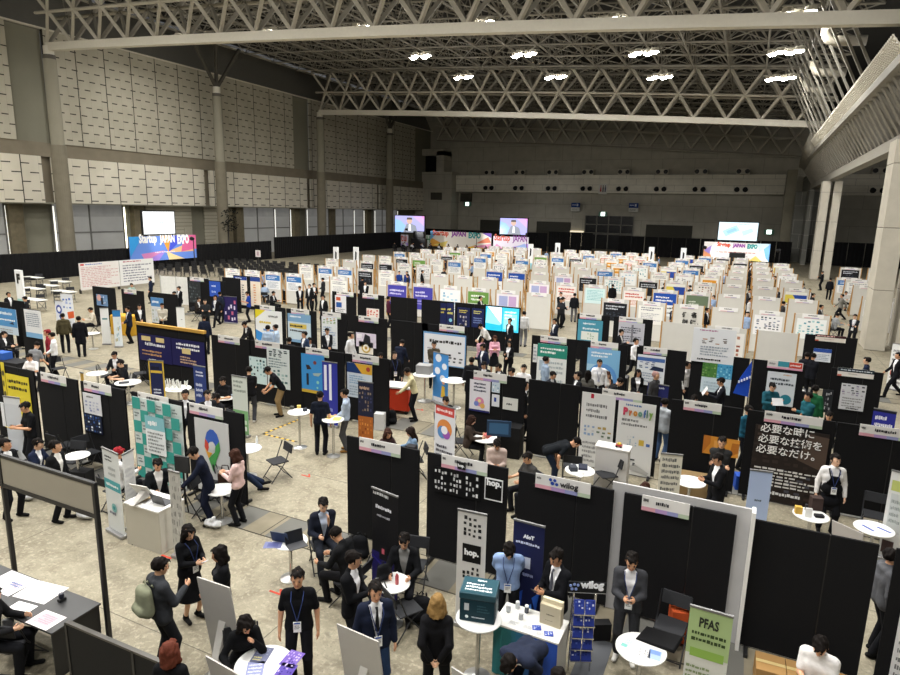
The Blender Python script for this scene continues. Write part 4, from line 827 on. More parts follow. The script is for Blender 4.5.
# ---- white booths behind: three blocks of columns, rows four to ten
BLK = {'left': (-32.6, 'left'), 'middle': (-19.55, 'middle'), 'right': (-6.62, 'right')}
PLAN = {('right', 4): 'kswwnt', ('right', 5): 'rBGwww', ('right', 6): 'kymwwy', ('right', 7): 'siowww', ('right', 8): 'ybswwi', ('right', 9): 'skiwww', ('right', 10): 'bswkwy',
        ('middle', 4): 'PPlgpw', ('middle', 5): 'wwwwpr', ('middle', 6): '.BBwpk', ('middle', 7): 'nswwwb', ('middle', 8): 'bn.wwo', ('middle', 9): 'gbkwor', ('middle', 10): 'wsbror', ('middle', 11): 'rswbro', ('right', 11): 'ybkw..',
        ('left', 4): 'ssbb.s', ('left', 5): '.sbbks', ('left', 6): 'swkksi', ('left', 7): 'wskgsb', ('left', 8): 'bswksb', ('left', 9): 'ssgwbs', ('left', 10): 'swwoos', ('left', 11): '..sosw'}
for (blk, k), codes in PLAN.items():
    x0 = BLK[blk][0]; n = 0
    for i, c in enumerate(codes):
        if c == '.': continue
        n += 1; wd_ = 1.47; X = x0+1.765*i
        if blk == 'right' and k == 4 and i == 2: lab = 'white booth with four big black characters on its poster, in the first white row'
        else: lab = f'white booth with {PC[c][1]} {"front" if c == "w" else "poster"}, {ORD[n]} from left, {ORD[k-3]} row, {blk} white block'
        t = white_booth(X, YR[k], wd_, c, lab, WGRP, c in 'PlgpB')
        if blk == 'right' and k == 4 and i == 2:
            for ch, (px, py) in zip('件名欄に、', ((682, 314.5), (691, 315), (682, 322), (690, 322.5), (697, 322.5))):
                p = onY(px, py, YR[4]-.03); letter(ch, t, (p.x-X, -.045, p.z-.12), (1, 0, 0), (0, 0, 1), .26 if ch != '、' else .08, '1a1a1a', .02)
# extra columns where the blocks widen
for k, codes in ((5, 'c'), (6, 't'), (7, 'l'), (8, 't'), (9, 'b')):
    white_booth(-8.95, YR[k], 1.5, codes, f'white timber booth with {PC[codes][1]} poster beside the main aisle, {ORD[k-3]} white row', WGRP)
for i, (px, py, c) in enumerate(((836, 277, 'b'), (845, 279, 's'), (853, 285, 'w'), (862, 296, 'n'), (840, 267, 'k'), (868, 268, 's'))):
    p = at(px, py, 2.1); white_booth(p.x, p.y, 1.7, c, f'white booth with {PC[c][1]} {"front" if c == "w" else "poster"} far right beside the pillar, {ORD[i+1]} of its cluster', WGRP)
# left side booths beyond the aisle
def free_booth(px0, py0, px1, py1, label, posters=(), header=None, h=2.1, name=None):
    a, b_ = at(px0, py0, h), at(px1, py1, h); w = b_.x-a.x; t = booth_root(label, a.x, a.y, 'black fabric booths')
    MB().box(0, 0, .05, w, .05, h).build('fabric_panel', BLACKC, t, bevel=.006); MB().box(.06, -.2, 0, .14, .25, .05).box(w-.14, -.2, 0, w-.06, .25, .05).build('foot', BLACKM, t)
    if header: NB[0] += 1; mb = MB(); art(mb, HDR, (w*header[0], -.02, h-.2), (1, 0, 0), (0, 0, 1), w*(header[1]-header[0]), .24, NB[0]); mb.build('header_board', PRINT, t)
    put_posters(t, a.x, a.y-.03, posters); return t
free_booth(-6, 301, 16, 302, 'booth at the left edge with a blue and white poster', [(-4, 307, 15.5, 332, 'c3d3e2;R 0 .3 1 1 4f8fc8;T .1 .72 .8 .9 1 dcebf6;T .05 .5 .9 .62 1 f0f6fa;P 2a3a55 .6 .42 .85 .4 .8 .52;T .1 .05 .9 .22 2 999')])
free_booth(12, 300, 27, 301, 'narrow black booth beside the sign with the letter F')
free_booth(20, 308, 43, 310, 'booth with a white text sheet above a light blue strip', [(23.5, 309, 40, 336, 'e3e5e8;T .1 .4 .9 .9 7 8a94a4;R 0 0 1 .18 7fb0d8')])
free_booth(92, 286, 118, 288, 'black booth with a video screen left of the yellow table', [(96, 294, 107, 305, '6f8fb8;C .25 .7 .2 d8a89a;R .4 .1 .6 .7 1a1a22;G .6 .2 .95 .9 3 dfe6ee 8fb0d0')])
free_booth(121, 289, 146, 291, 'black booth with a pale green header before the long white board', [], (.15, .7))
free_booth(150, 292, 169, 296, 'booth with blue-headed poster behind the man in a beige shirt', [(150.5, 297, 163, 322, 'd5dbe2;R 0 .65 1 1 4f86c0;T .1 .75 .9 .92 1 e8f0f6;G .05 .05 .95 .55 4 a8b4a8 c8ccc8')])
free_booth(187, 277, 207, 279, 'dark glass-like booth with a green header', [(188, 281, 200, 302, '2c3032;G .05 .05 .95 .95 6 4a5054 3a4044 5f666a')], (.15, .8))
free_booth(207, 280, 222, 282, 'booth with a bright blue poster in the far left group', [(209, 281, 220, 296, '2f55b8;T .2 .6 .8 .8 1 dfe6f6;T .2 .2 .8 .45 1 b8c8ee')])
t = free_booth(222, 277, 236, 279, 'black booth back at the end of the far left group')
free_booth(233, 275, 260, 277, 'pair of cream banners with orange writing under blue heads', [(233.5, 276, 246.5, 304, 'efe4d6;R 0 .88 1 1 2a4690;T .15 .9 .85 .98 1 e8ecf6;T .25 .1 .45 .8 8 d8843a;T .6 .1 .8 .75 8 555', 'cream_banner'), (250, 277, 260, 306, 'efe2d0;R 0 .86 1 1 2a4690;T .3 .1 .55 .78 8 d8843a', 'cream_banner')])
# ================================================================== FURNITURE AND LOOSE THINGS
def rollup(px0, py0, px1, py1, h, spec, label, name='roll_up_banner', cat='banner', foot=True):
    a, b_ = at(px0, py0, h), at(px1, py1, h); d = b_-a; w = d.length; t = thing(name, label, cat, (a.x, a.y, 0), math.atan2(d.y, d.x)); NB[0] += 1
    mb = MB(); art(mb, spec, (0, 0, .06), (1, 0, 0), (0, 0, 1), w, h-.07, NB[0], .008); mb.build('banner_sheet', PRINT, t)
    MB().box(-.01, -.08, 0, w+.01, .08, .07).build('base_case', mat('9a9a9a', .4, .6), t, bevel=.015); MB().tube([(w/2, .03, .06), (w/2, .03, h)], .012, 6).build('support_pole', CHROME, t)
    MB().box(-.005, -.015, h-.015, w+.005, .015, h+.012).build('top_rail', mat('7a7a7a', .4, .5), t); return t, w
def foam_board(px0, py0, px1, py1, zt, h, label, col='b8b5b0'):
    a, b_ = at(px0, py0, zt), at(px1, py1, zt); d = b_-a; w = d.length; t = thing('display_board', label, 'board', (a.x, a.y, 0), math.atan2(d.y, d.x))
    mb = MB(); c = [(0, 0, zt), (w, 0, zt), (w, -.0, zt), (0, 0, zt)]
    mb.add([(0, .2, zt-h), (w, .2, zt-h), (w, 0, zt), (0, 0, zt), (0, .22, zt-h), (w, .22, zt-h), (w, .02, zt), (0, .02, zt)], ((0, 1, 2, 3), (7, 6, 5, 4), (0, 4, 5, 1), (1, 5, 6, 2), (2, 6, 7, 3), (3, 7, 4, 0)))
    mb.build('foam_sheet', mat(col, .7, var=.03), t)
    mb = MB(); m_ = w*.5; zb = zt-h
    mb.add([(m_-.1, .19, zb+h*.1), (m_-.02, .1, zt-h*.42), (m_-.02, -.22, .0 if zb < .3 else zb), (m_+.12, .19, zb+h*.1), (m_+.1, .1, zt-h*.42), (m_+.08, -.22, .0 if zb < .3 else zb)], ((0, 2, 1), (3, 4, 5), (1, 4, 3, 0), (1, 2, 5, 4)))
    mb.build('card_strut', mat('c2bfb9', .8), t)
    mb = MB(); mb.box(.04, -.1, 0, w-.04, .3, .02)
    if zb > .05: mb.bar((.08, .2, 0), (.08, .2, zb), .03).bar((w-.08, .2, 0), (w-.08, .2, zb), .03)
    mb.build('board_stand', mat('6a6864', .6), t); return t
def round_table(p, r, h, label, group=None, top='e9e9e6', dark=False):
    t = thing('round_table', label, 'table', (p[0], p[1], 0), 0, group)
    MB().lathe([(r-.02, h-.028), (r, h-.02), (r, h-.006), (r-.012, h)], n=36).build('table_top', mat(top, .35, var=.02), t)
    MB().lathe([(.032, .03), (.032, h-.06), (.11, h-.03), (.11, h-.028)], n=14).build('pedestal', CHROME, t, smooth=False)
    MB().lathe([(r*.62, 0), (r*.62, .012), (r*.5, .022), (.06, .05), (.035, .06)], n=30).build('base_plate', mat('b9b9b7', .3, .8), t); return t
def chair_proto():
    t = thing('folding_chair', None, 'chair')
    MB().box(-.21, -.2, .43, .21, .2, .46).build('seat', mat('2c2d30', .75, var=.1), t, bevel=.012)
    mb = MB(); mb.add([(x*.21, .22+.02*abs(x)*0+y, z) for z, y in ((.62, .03), (.82, .07)) for x in (-1, -.33, .33, 1)]+[(x*.21, .245+y, z) for z, y in ((.62, .03), (.82, .07)) for x in (-1, -.33, .33, 1)],
        [(0, 1, 5, 4), (1, 2, 6, 5), (2, 3, 7, 6), (8, 12, 13, 9), (9, 13, 14, 10), (10, 14, 15, 11), (0, 8, 9, 1), (1, 9, 10, 2), (2, 10, 11, 3), (4, 5, 13, 12), (5, 6, 14, 13), (6, 7, 15, 14), (0, 4, 12, 8), (3, 11, 15, 7)])
    mb.build('backrest', mat('2c2d30', .75, var=.1), t, bevel=.006)
    for s in (-1, 1):
        MB().tube([(s*.225, -.27, .0), (s*.225, .1, .46), (s*.22, .245, .84)], .012, 6).build('leg', mat('3a3b3e', .35, .7), t)
        MB().tube([(s*.2, .27, .0), (s*.2, .0, .36), (s*.2, -.14, .44)], .012, 6).build('leg', mat('3a3b3e', .35, .7), t)
    MB().tube([(-.225, -.24, .04), (.225, -.24, .04)], .01, 6).tube([(-.2, .25, .03), (.2, .25, .03)], .01, 6).build('cross_bar', mat('3a3b3e', .35, .7), t)
    return t
CHAIR = chair_proto(); CHN = [0]
def chair(p, face, label, group=None):
    """face: 0 the sitter looks at the camera, 90 to the right of the picture"""
    a = math.atan2(-p[1], -p[0])+math.radians(face)+PI/2; CHN[0] += 1
    if CHN[0] == 1:
        CHAIR.location = (p[0], p[1], 0); CHAIR.rotation_euler = (0, 0, a); return tag(CHAIR, label, 'chair', group)
    return dup(CHAIR, (p[0], p[1], 0), a, label, group)
def sheet(p, w, d, rz, spec, label, name='leaflet', cat='leaflet', z=.003, group=None):
    t = MB(); art(t, spec, (-w/2, -d/2, z), (1, 0, 0), (0, 1, 0), w, d, int(p[0]*97) % 999, z*.9); o = t.build(name, PRINT, None, p); o.rotation_euler = (0, 0, rz); return tag(o, label, cat, group)
def boxthing(name, label, cat, p, w, d, h, rz, col, rough=.7, bevel=.004, group=None):
    o = MB().box(-w/2, -d/2, 0, w/2, d/2, h).build(name, mat(col, rough), None, p, bevel=bevel); o.rotation_euler = (0, 0, rz); return tag(o, label, cat, group)
def laptop(p, rz, label, scr='2a3a55'):
    t = thing('laptop', label, 'laptop', p, rz); MB().box(-.16, -.11, 0, .16, .11, .014).build('keyboard_base', mat('3a3b3f', .5), t, bevel=.004)
    MB().add([(-.16, .11, .012), (.16, .11, .012), (.16, .17, .215), (-.16, .17, .215), (-.16, .118, .012), (.16, .118, .012), (.16, .178, .215), (-.16, .178, .215)], ((0, 1, 2, 3), (7, 6, 5, 4), (0, 4, 5, 1), (1, 5, 6, 2), (2, 6, 7, 3), (3, 7, 4, 0))).build('lid', mat(scr, .3), t); return t
def bottle(p, label, col='9fb8c8', cap='3a5aa0', group=None):
    t = thing('bottle', label, 'bottle', p, 0, group); MB().lathe([(.028, 0), (.03, .02), (.03, .13), (.014, .17), (.013, .19)], n=12).build('bottle_body', mat(col, .2), t, smooth=True)
    MB().lathe([(.015, .185), (.015, .205)], n=10).build('cap', mat(cap, .5), t); return t
def bag(p, rz, label, col='16171a', s=1.):
    t = thing('backpack', label, 'bag', p, rz); t.scale = (s, s, s)
    V, Q = nets(*field([((-.085, 0, .12), (-.07, 0, .36), .1, .085, (0, 1, 0), 1.15, .04), ((.085, 0, .12), (.07, 0, .36), .1, .085, (0, 1, 0), 1.15, .04), ((0, 0, .12), (0, 0, .36), .1, .1, (0, 1, 0), 1.15, .04), ((-.08, -.08, .14), (.08, -.08, .14), .07, .07, (0, 1, 0), 1.2, .03)], .02))
    V = V-np.array((0, 0, V[:, 2].min())); o = bpy.data.objects.new('bag_body', np_mesh('bag_body', V, Q, CLOTH)); COL.objects.link(o); o.parent = t; o.color = lin4(col)
    m_ = MB()
    for x in (-.07, .07): m_.tube([(x, .08, .44), (x, .15, .34), (x, .12, .12)], .014, 5)
    m_.tube([(-.04, .02, .46), (0, .02, .51), (.04, .02, .46)], .01, 5); m_.build('strap', mat(col, .8), t); return t
def dirto(p, face): return math.atan2(-p[1], -p[0])+math.radians(face)+PI/2
# ---- near left: the board on two posts, the black table, the low black dividers
A, B = Vector((-10.03, 5.2, 0)), Vector((-7.85, 5.2, 0)); L = (B-A).length; rz = 0.
t = thing('notice_board', 'long beige board held high between two black posts, seen from behind', 'board', A, rz)
hp = 2.59; mb = MB(); mb.box(.03, -.012, 2.1, L-.03, .012, hp-.03).build('board_panel', mat('a59f90', .7, var=.05, scale=2), t)
for x in (0, L): MB().box(x-.03, -.03, 0, x+.03, .03, hp).build('post', BLACKM, t, bevel=.005)
MB().box(0, -.025, hp-.05, L, .025, hp).box(0, -.025, 2.05, L, .025, 2.11).build('rail', BLACKM, t)
for x in (0, L): MB().box(x-.05, -.05, 0, x+.05, .05, .03).build('foot', BLACKM, t)
zt = .74; P1, P2, P3 = at(50, 633, zt), at(101, 603, zt), at(14, 570, zt); u = (P2-P1); v = (P3-P2); rz = math.atan2(v.y, v.x)
tw, tl = u.length, max(v.length, 1.8)+.35; ux = Vector((math.cos(rz), math.sin(rz), 0)); side = Vector((-ux.y, ux.x, 0)); sgn = 1 if (P1-P2).dot(side) > 0 else -1
t = thing('table', 'black rectangular table covered with printed sheets at lower left', 'table', (P2.x, P2.y, 0), rz)
y0, y1 = sorted((0, sgn*tw)); MB().box(0, y0, zt-.03, tl, y1, zt).build('table_top', mat('2d2d2e', .45, var=.08), t, bevel=.006)
MB().box(.03, y0+.02, 0, .05, y1-.02, zt-.03).build('end_panel', BLACKM, t)
for x in (tl-.08,):
    for y in (y0+.06, y1-.06): MB().box(x-.02, y-.02, 0, x+.02, y+.02, zt-.03).build('leg', BLACKM, t)
MB().box(.05, (y0 if sgn > 0 else y1-.02), .3, tl, (y0+.02 if sgn > 0 else y1), zt-.03).build('modesty_panel', BLACKM, t)
for px, py, w_, d_, rr_, sp, lab in ((10, 583, .62, .44, .0, 'e8e6e6;T .05 .1 .95 .9 7 b8a8b4;R .8 .85 .95 .95 c04a4a;T .1 .4 .5 .6 2 5a6a9a', 'large printed plan on the black table, at the left edge'), (41, 592, .6, .42, .12, 'e9e4e4;T .06 .1 .94 .9 9 dcb8bc', 'large pink tinted sheet on the black table, the farther one'),
    (20, 609, .36, .26, .1, 'eceaea', 'plain white sheet lying at the front of the black table'), (46, 620, .42, .3, .02, 'e6dede;R .18 .15 .85 .8 d9a8b0;T .2 .2 .8 .75 5 c88a96', 'pink map sheet at the near corner of the black table')):
    sheet(at(px, py, zt), w_, d_, rz+rr_, sp, lab)
p = at(62, 601, zt); tg = thing('tape_dispenser', 'small black stamp or dispenser standing on the black table', 'dispenser', p, rz)
MB().box(-.035, -.05, 0, .035, .05, .05).build('dispenser_body', BLACKM, tg, bevel=.01); MB().lathe([(.03, .05), (.036, .07), (.036, .12), (.02, .13)], n=14).build('knob', mat('1c2030', .3), tg)
chair(at(20, 664, 0), 140, 'black folding chair tucked in front of the black table at lower left')
t = thing('plastic_bag', 'translucent plastic bag hanging in front of the black table', 'bag', at(10, 645, .25))
V, Q = nets(*field([((0, 0, .0), (0, 0, .35), .13, .08, (1, 0, 0), 1.0, None), ((-.08, .03, .05), (.06, -.03, .2), .1, .07, None, 1, None)], .025)); V = V+.012*np.sin(V[:, [1, 2, 0]]*55); o = bpy.data.objects.new('bag_film', np_mesh('bag_film', V, Q, mat('5e5f60', .3))); COL.objects.link(o); o.parent = t
A, B = at(67, 621, 1.15), at(178, 668, 1.15); L = (B-A).length; t = thing('low_divider', 'low black folding divider with two panels at the bottom left', 'partition', (A.x, A.y, 0), math.atan2(B.y-A.y, B.x-A.x))
for a, b_ in ((0, L*.62), (L*.63, L)): MB().box(a, -.02, .06, b_, .02, 1.13).build('divider_panel', mat('1d1d1c', .85, var=.1, scale=30), t)
MB().box(0, -.028, 1.12, L, .028, 1.15).build('top_rail', mat('55534f', .4, .6), t)
for x in (0, L*.625, L): MB().box(x-.02, -.03, 0, x+.02, .03, 1.14).build('post', BLACKM, t)
foam_board(196.5, 577, 229, 588, 1.5, 1.4, 'grey display board seen from behind, left of the seated woman in black')
foam_board(336.5, 624, 378, 642, 1.25, 1.2, 'grey display board seen from behind, in front of the man in a navy suit')
foam_board(205, 656, 240, 676, 1.1, 1.0, 'low grey board at the bottom edge below the seated woman')
foam_board(451, 667, 476, 683, 1.1, 1.05, 'white board corner at the bottom edge below the blonde person', 'b5b3af')
# ---- white counter with items and tall white signs, left
c0, c1, c2 = at(124, 502, .86), at(158, 512, .86), at(175, 497, .86); rz = math.atan2(c1.y-c0.y, c1.x-c0.x); w_, d_ = (c1-c0).length, .6
t = thing('counter', 'white front counter with papers before the teal checked booth', 'counter', (c0.x, c0.y, 0), rz)
MB().box(0, 0, .0, w_, .02, .83).build('front_panel', mat('b9b4a6', .7, var=.03), t); [MB().box(x, .02, 0, x+.02, d_, .83).build('side_panel', mat('c9c6bc', .6), t) for x in (0, w_-.02)]; MB().box(-.01, -.01, .83, w_+.01, d_, .86).build('counter_top', WHITE, t, bevel=.004)
pc = lambda fx_, fy_: Vector((c0.x, c0.y, .86))+Vector((math.cos(rz), math.sin(rz), 0))*w_*fx_+Vector((-math.sin(rz), math.cos(rz), 0))*d_*fy_
laptop(pc(.75, .55), rz+PI, 'black laptop on the white counter', '1c1d20'); sheet(pc(.3, .4), .21, .3, rz+.3, 'd8c8a8;T .1 .1 .9 .9 5 a88a5a', 'tan leaflet on the white counter')
sheet(pc(.5, .3), .3, .21, rz-.2, 'f2f2f0;T .1 .1 .9 .9 5 bbb', 'white paper spread on the white counter'); o = foam_board(129, 484, 146, 487, 1.2, .3, 'small white card stand at the left of the white counter', 'd5d3cd')
rollup(101.5, 447, 117.5, 454, 1.75, 'd2d5d4;T .15 .86 .8 .94 2 444;T .3 .68 .75 .82 2 a8acac;R 0 .52 1 .64 4f9ea4;T .1 .55 .9 .61 1 f0f6f6;C .5 .3 .16 7fb0ae;C .5 .3 .07 3a8a90;T .2 .2 .8 .26 1 667', 'tall white stand sign with a teal band before the black booths', 'stand_sign', 'sign')
rollup(122, 455, 133, 449, 1.6, 'd8d8d5;T .1 .2 .9 .8 9 c9c9c9', 'narrow white stand sign just left of the white counter', 'stand_sign', 'sign')
rollup(168, 470, 179.5, 473, 1.7, 'b9b7b0;G .02 .02 .98 .98 9 6f6e6a 8f8d88 d6d4ce', 'grey patterned banner strip beside the white counter')
rollup(3, 396, 19, 398, 1.8, 'c9ced6;R .0 .9 1 1 d5d9df;T .2 .55 .9 .62 1 1c1c22', 'tall pale grey stand sign behind the man with a phone at left', 'stand_sign', 'sign')
rollup(231.5, 375, 246.5, 377.5, 1.75, 'd2d8cf;T .1 .72 .9 .95 3 8a948a;R 0 0 1 .42 7fb07a;G .05 .04 .95 .4 3 e8f0e6 d0e2cc', 'white and green banner at the end of the map pin booth')
rollup(148, 360, 163, 361, 1.9, 'd8b848;R .08 .03 .92 .97 232850;T .15 .84 .85 .93 1 1c1c28;R .12 .8 .88 .84 d8b848;T .25 .45 .75 .55 2 d8dcec;T .2 .35 .6 .42 1 c89a4a', 'navy banner with a golden frame below the navy double banner')
rollup(193, 365, 205, 367, 1.7, '2a3c78;T .2 .8 .8 .92 2 dfe4f2;T .15 .4 .7 .7 3 c2cbe6;R .1 .1 .9 .22 9fb0dc', 'navy banner with white words near the row of white tables')
rollup(322, 361, 337, 363, 1.98, '33389a;R .12 .55 .3 .95 e8eaf4;R .45 .4 .62 .97 e8eaf4;T .15 .1 .8 .3 2 8f96d8', 'violet blue banner with white vertical strips')
rollup(358, 381, 373, 383, 1.75, '23263c;T .1 .86 .9 .95 1 c8a88a;G .05 .5 .95 .85 5 6a5a4a 8a7a6a 3a4060;R 0 0 1 .42 a8612c;G .05 .03 .95 .4 5 d8924a 7a3a1c c87838', 'dark and orange banner beside the plain narrow black panel')
rollup(372, 487, 398, 497, 1.95, '121216;T .05 .94 .95 .995 1 d0d0d0;T .15 .82 .8 .88 1 e4e4ea;T .2 .75 .7 .79 1 a8a8b0;R 0 0 1 .42 1f1a5a;R .3 .36 .62 .5 16161a;R .4 .42 .5 .47 c05a6a;P 2d2880 0 .36 1 .22 1 .24 0 .38', 'black and deep violet banner before the lone black booth')
t, w_ = rollup(458, 509, 487, 515, 1.95, 'd3d1cc;G .2 .78 .85 .97 4 1a1a1a 333;R .2 .56 .84 .72 101010;G .22 .36 .82 .53 4 1a1a1a 333;C .5 .26 .05 3a5aa8', 'tall white banner with a black square logo in the middle')
letter('hop.', t, (w_*.27, -.006, 1.2), (1, 0, 0), (0, 0, 1), w_*.5, 'f2f2f2', .012)
t, w_ = rollup(514, 519, 545, 527, 1.9, '1c2148;T .1 .8 .9 .84 1 cfd6ee;R .4 .6 .6 .7 c8cedc;T .35 .52 .7 .57 1 8f98c0;P 2f62c8 .7 .35 .95 .42 .85 .22;P 2a4fae .0 .3 .4 .4 .3 .0 0 0;P 4f8ae0 .4 .2 .7 .3 .8 .05 .5 .0;P 8fb8dc .1 .05 .35 .15 .3 .0', 'dark navy banner with blue shards behind the man in a blue shirt')
letter('AIoT', t, (w_*.33, -.006, 1.64), (1, 0, 0), (0, 0, 1), w_*.36, 'eef2fa', .01)
t, w_ = rollup(690.5, 605, 733.5, 617, 1.75, 'd5d6cf;R 0 .63 1 1 a9c088;R .1 .61 .9 .68 8fb455;T .1 .73 .9 .83 2 3a4a2a;T .05 .42 .9 .55 3 8a9a70;R .05 .24 .45 .38 2f4a34;G .05 .24 .45 .38 5 d8dcd0 1f3a28;P 7f9cc8 .6 .3 .9 .42 .95 .28 .65 .18;T .05 .05 .8 .2 4 9a9a96', 'green-topped banner with black capital letters at lower right')
letter('PFAS', t, (w_*.25, -.006, 1.5), (1, 0, 0), (0, 0, 1), w_*.46, '20281c', .006, .13)
rollup(661, 453, 683, 455, 1.8, 'd8d4c4;T .1 .05 .92 .97 13 6a6a66;R .1 .4 .6 .5 a8a698;R 0 .15 .2 .2 4a6aa8', 'cream text sheet stand beside the white partition')
rollup(435, 403, 455.5, 409, 1.75, 'dcdde2;R .05 .86 .95 1 cc4a44;T .1 .89 .9 .97 1 f2dcda;C .5 .66 .36 d88a4a;C .4 .6 .24 5a8ac0;C .6 .58 .18 9a5ab0;C .5 .64 .16 eceaf0;T .1 .2 .9 .42 3 4a4a55;R .2 .05 .6 .14 c8ccd4', 'white banner with a coloured swirl and a red heading')
rollup(433.5, 351.5, 448.5, 355, 1.75, '4a92d8;C .35 .9 .2 eaf0f6;C .75 .75 .16 eaf0f6;C .3 .64 .18 eaf0f6;C .65 .5 .18 eaf0f6;P e0c048 .55 .12 .85 .12 .8 .34 .62 .36;C .72 .42 .09 d8a888;R .05 .01 .95 .1 dfe6ee', 'sky blue banner with white bubbles and a figure in yellow')
rollup(750.5, 469.5, 773, 472, 1.6, 'aebfe0;T .35 .58 .65 .63 1 55606e', 'plain pale blue panel before the photo wall', 'pale_panel', 'panel')  # plain pale blue print, not a lamp
rollup(892, 470, 916, 476, 1.8, 'd6d7d6;R .1 .78 .9 .9 b8c070;R .15 .3 .9 .75 c2c6c6;T .2 .4 .8 .7 4 8f9694;R .1 .05 .6 .2 4a3a3a', 'white banner at the right edge behind the round white table')
rollup(54.5, 0 + 300, 62.5, 301, 1.6, 'dfe3ee;C .45 .72 .36 33489c;C .45 .72 .2 eef0f6;P 33489c .5 .55 .75 .4 .6 .35 .4 .5;R .1 .05 .9 .2 c86a6a', 'white standing sign with a big blue ring, far left', 'stand_sign', 'sign')
rollup(60, 293, 72, 294, 1.8, 'e4e7ee;G .1 .55 .9 .9 3 5a78c0 a8b8e0;P d8643a .45 .45 1 .5 1 .3 .5 .25;T .1 .05 .9 .2 2 aaa', 'white banner with blue and orange marks, far left')
rollup(99.5, 308, 108, 308, 1.7, 'e2e3e2;R .2 .68 .8 .72 3f7f86', 'blank white stand sign before the video screen', 'stand_sign', 'sign')
rollup(112, 310, 120, 310, 1.7, 'dfe6ea;R 0 .82 1 1 3a80c0;G .1 .1 .9 .75 4 8fb4c8 c8d4da b0a878', 'blue-headed banner left of the yellow table')
rollup(176, 307, 184, 307, 1.6, 'eceeed;R .5 .6 .7 .62 999', 'slanted blank white sign before the crowd at left', 'stand_sign', 'sign')
rollup(223, 296, 236.5, 297, 1.5, '2a2358;G .05 .05 .95 .95 4 e0d8ea c86a8a d8d0e8', 'deep violet patterned banner in the far left group')
rollup(648, 382, 669, 386, 1.35, '252a62;T .2 .88 .8 .96 1 c8ccdc;C .35 .35 .16 dfe2ee;C .7 .4 .15 dfe2ee', 'navy small banner with two white emblems below the car poster')
rollup(874, 408, 897, 412, 1.4, '23253a;R 0 .55 1 .95 2f3290;T .12 .62 .9 .9 2 e2e2ee;T .15 .2 .85 .4 2 c8c4cc', 'navy and black screen sign at the right of the third row')
rollup(538, 427 - 47, 545, 381, .9, 'e8e8e8;T .1 .1 .9 .9 3 999', 'small white sign on a stem in front of the green-headed booth')
# aisle letter signs
def aisle_sign(px, py, w_, letter_, label, h=2.6, col='eef0f2'):
    p = at(px, py, h); t = thing('aisle_sign', label, 'sign', (p.x, p.y, 0)); mb = MB(); art(mb, f'{col};R 0 0 1 .3 a8d4d0' if letter_ else f'{col};R 0 0 1 .25 8fd0e4;P 22242a .35 .5 .65 .55 .7 .8 .4 .85', (-w_/2, -.06, .3), (1, 0, 0), (0, 0, 1), w_, h-.3, 3, .1); mb.build('sign_face', PRINT, t)
    MB().box(-w_/2, -.06, 0, w_/2, .2, .3).build('sign_base', BLACKM, t)
    if letter_: letter(letter_, t, (-w_*.25, -.07, h-.75), (1, 0, 0), (0, 0, 1), w_*.5, '141414', .02, .55)
aisle_sign(18.5, 270, .62, 'F', 'tall white aisle sign with the letter F at far left')
for i, (px, py, h) in enumerate(((336, 247, 2.8), (356, 247, 2.8), (558, 243, 3.0), (652, 247, 3.), (684, 248, 3.), (531, 244, 3.))): aisle_sign(px, py, .55, None, f'tall white aisle sign at the back of the hall, {ORD[[1, 2, 4, 5, 6, 3][i]]} from left', h)
# ---- round tables of the aisle
def low_table(px, py, r, label, h=.72, **k): return round_table(at(px, py, h), r*.79, h, label, **k)
low_table(290, 540.5, .38, 'round white table with laptops beside the man drinking'); q = at(284, 539, .72); laptop(q, dirto(q, 150), 'open laptop with a grey violet lid on the round table'); q = at(297, 546, .72); laptop(q, dirto(q, 20), 'black tablet on the round table before the drinking man', '1d2028')
sheet(at(273, 545, .72), .3, .21, .5, '6a6f96;R .2 .2 .8 .8 54598a', 'violet grey leaflet hanging over the round table edge')
low_table(392, 582, .36, 'round white table before the seated man in a black jacket'); q = at(383, 580, .72); bag(q, 1., 'black bag lying on the round table before the seated man', s=.62); bottle(at(397, 584, .72), 'bottle with a red label on the round table', 'b9555a', 'e8e8e8')
low_table(264, 664, .46, 'round table covered with violet flyers at the bottom edge')
for px, py, r, sp, lab in ((262, 655, .3, '6a6f8a;T .1 .1 .6 .4 2 d8d08a;G .1 .5 .9 .9 4 8a8fa8', 'grey flyer with yellow words on the flyer table'), (292, 659, .1, '7a62b8;G .05 .05 .95 .95 5 c8b8e8 4a3a8a a890d8', 'violet flyer on the flyer table'), (255, 670, .6, '8a8fb8;T .1 .1 .9 .9 4 c8cce0', 'blue grey flyer on the flyer table'), (285, 672, .2, '5a48a0;G .05 .05 .95 .95 5 b8a8e0 38287a', 'deep violet flyer at the near side of the flyer table')): sheet(at(px, py, .72), .21, .29, r, sp, lab)
low_table(479, 617, .40, 'round white table carrying the dark teal box', h=.95)
p = at(479, 614, .95); t = thing('cool_box', 'big dark teal box with white writing on top, on a round table', 'box', p, dirto(p, 0)-.15)
MB().box(-.24, -.19, 0, .24, .19, .33).build('box_body', mat('12343f', .5, var=.06), t, bevel=.012); MB().box(-.25, -.2, .335, .25, .2, .43).build('lid', mat('164552', .5, var=.06), t, bevel=.012)
mb = MB(); art(mb, '164552;T .1 .1 .9 .65 3 dfe8ea;T .4 .72 .85 .9 1 dfe8ea', (-.23, -.18, .434), (1, 0, 0), (0, 1, 0), .46, .36, 5, .003); mb.build('lid_print', PRINT, t)
mb = MB(); art(mb, '12343f;R .12 .5 .26 .85 c8cdd0;T .5 .45 .9 .85 3 2f5560;C .2 .2 .05 dfe8ea;T .35 .15 .75 .26 1 c8d4d8', (-.23, -.194, .02), (1, 0, 0), (0, 0, 1), .46, .3, 6, .003); mb.build('front_print', PRINT, t)
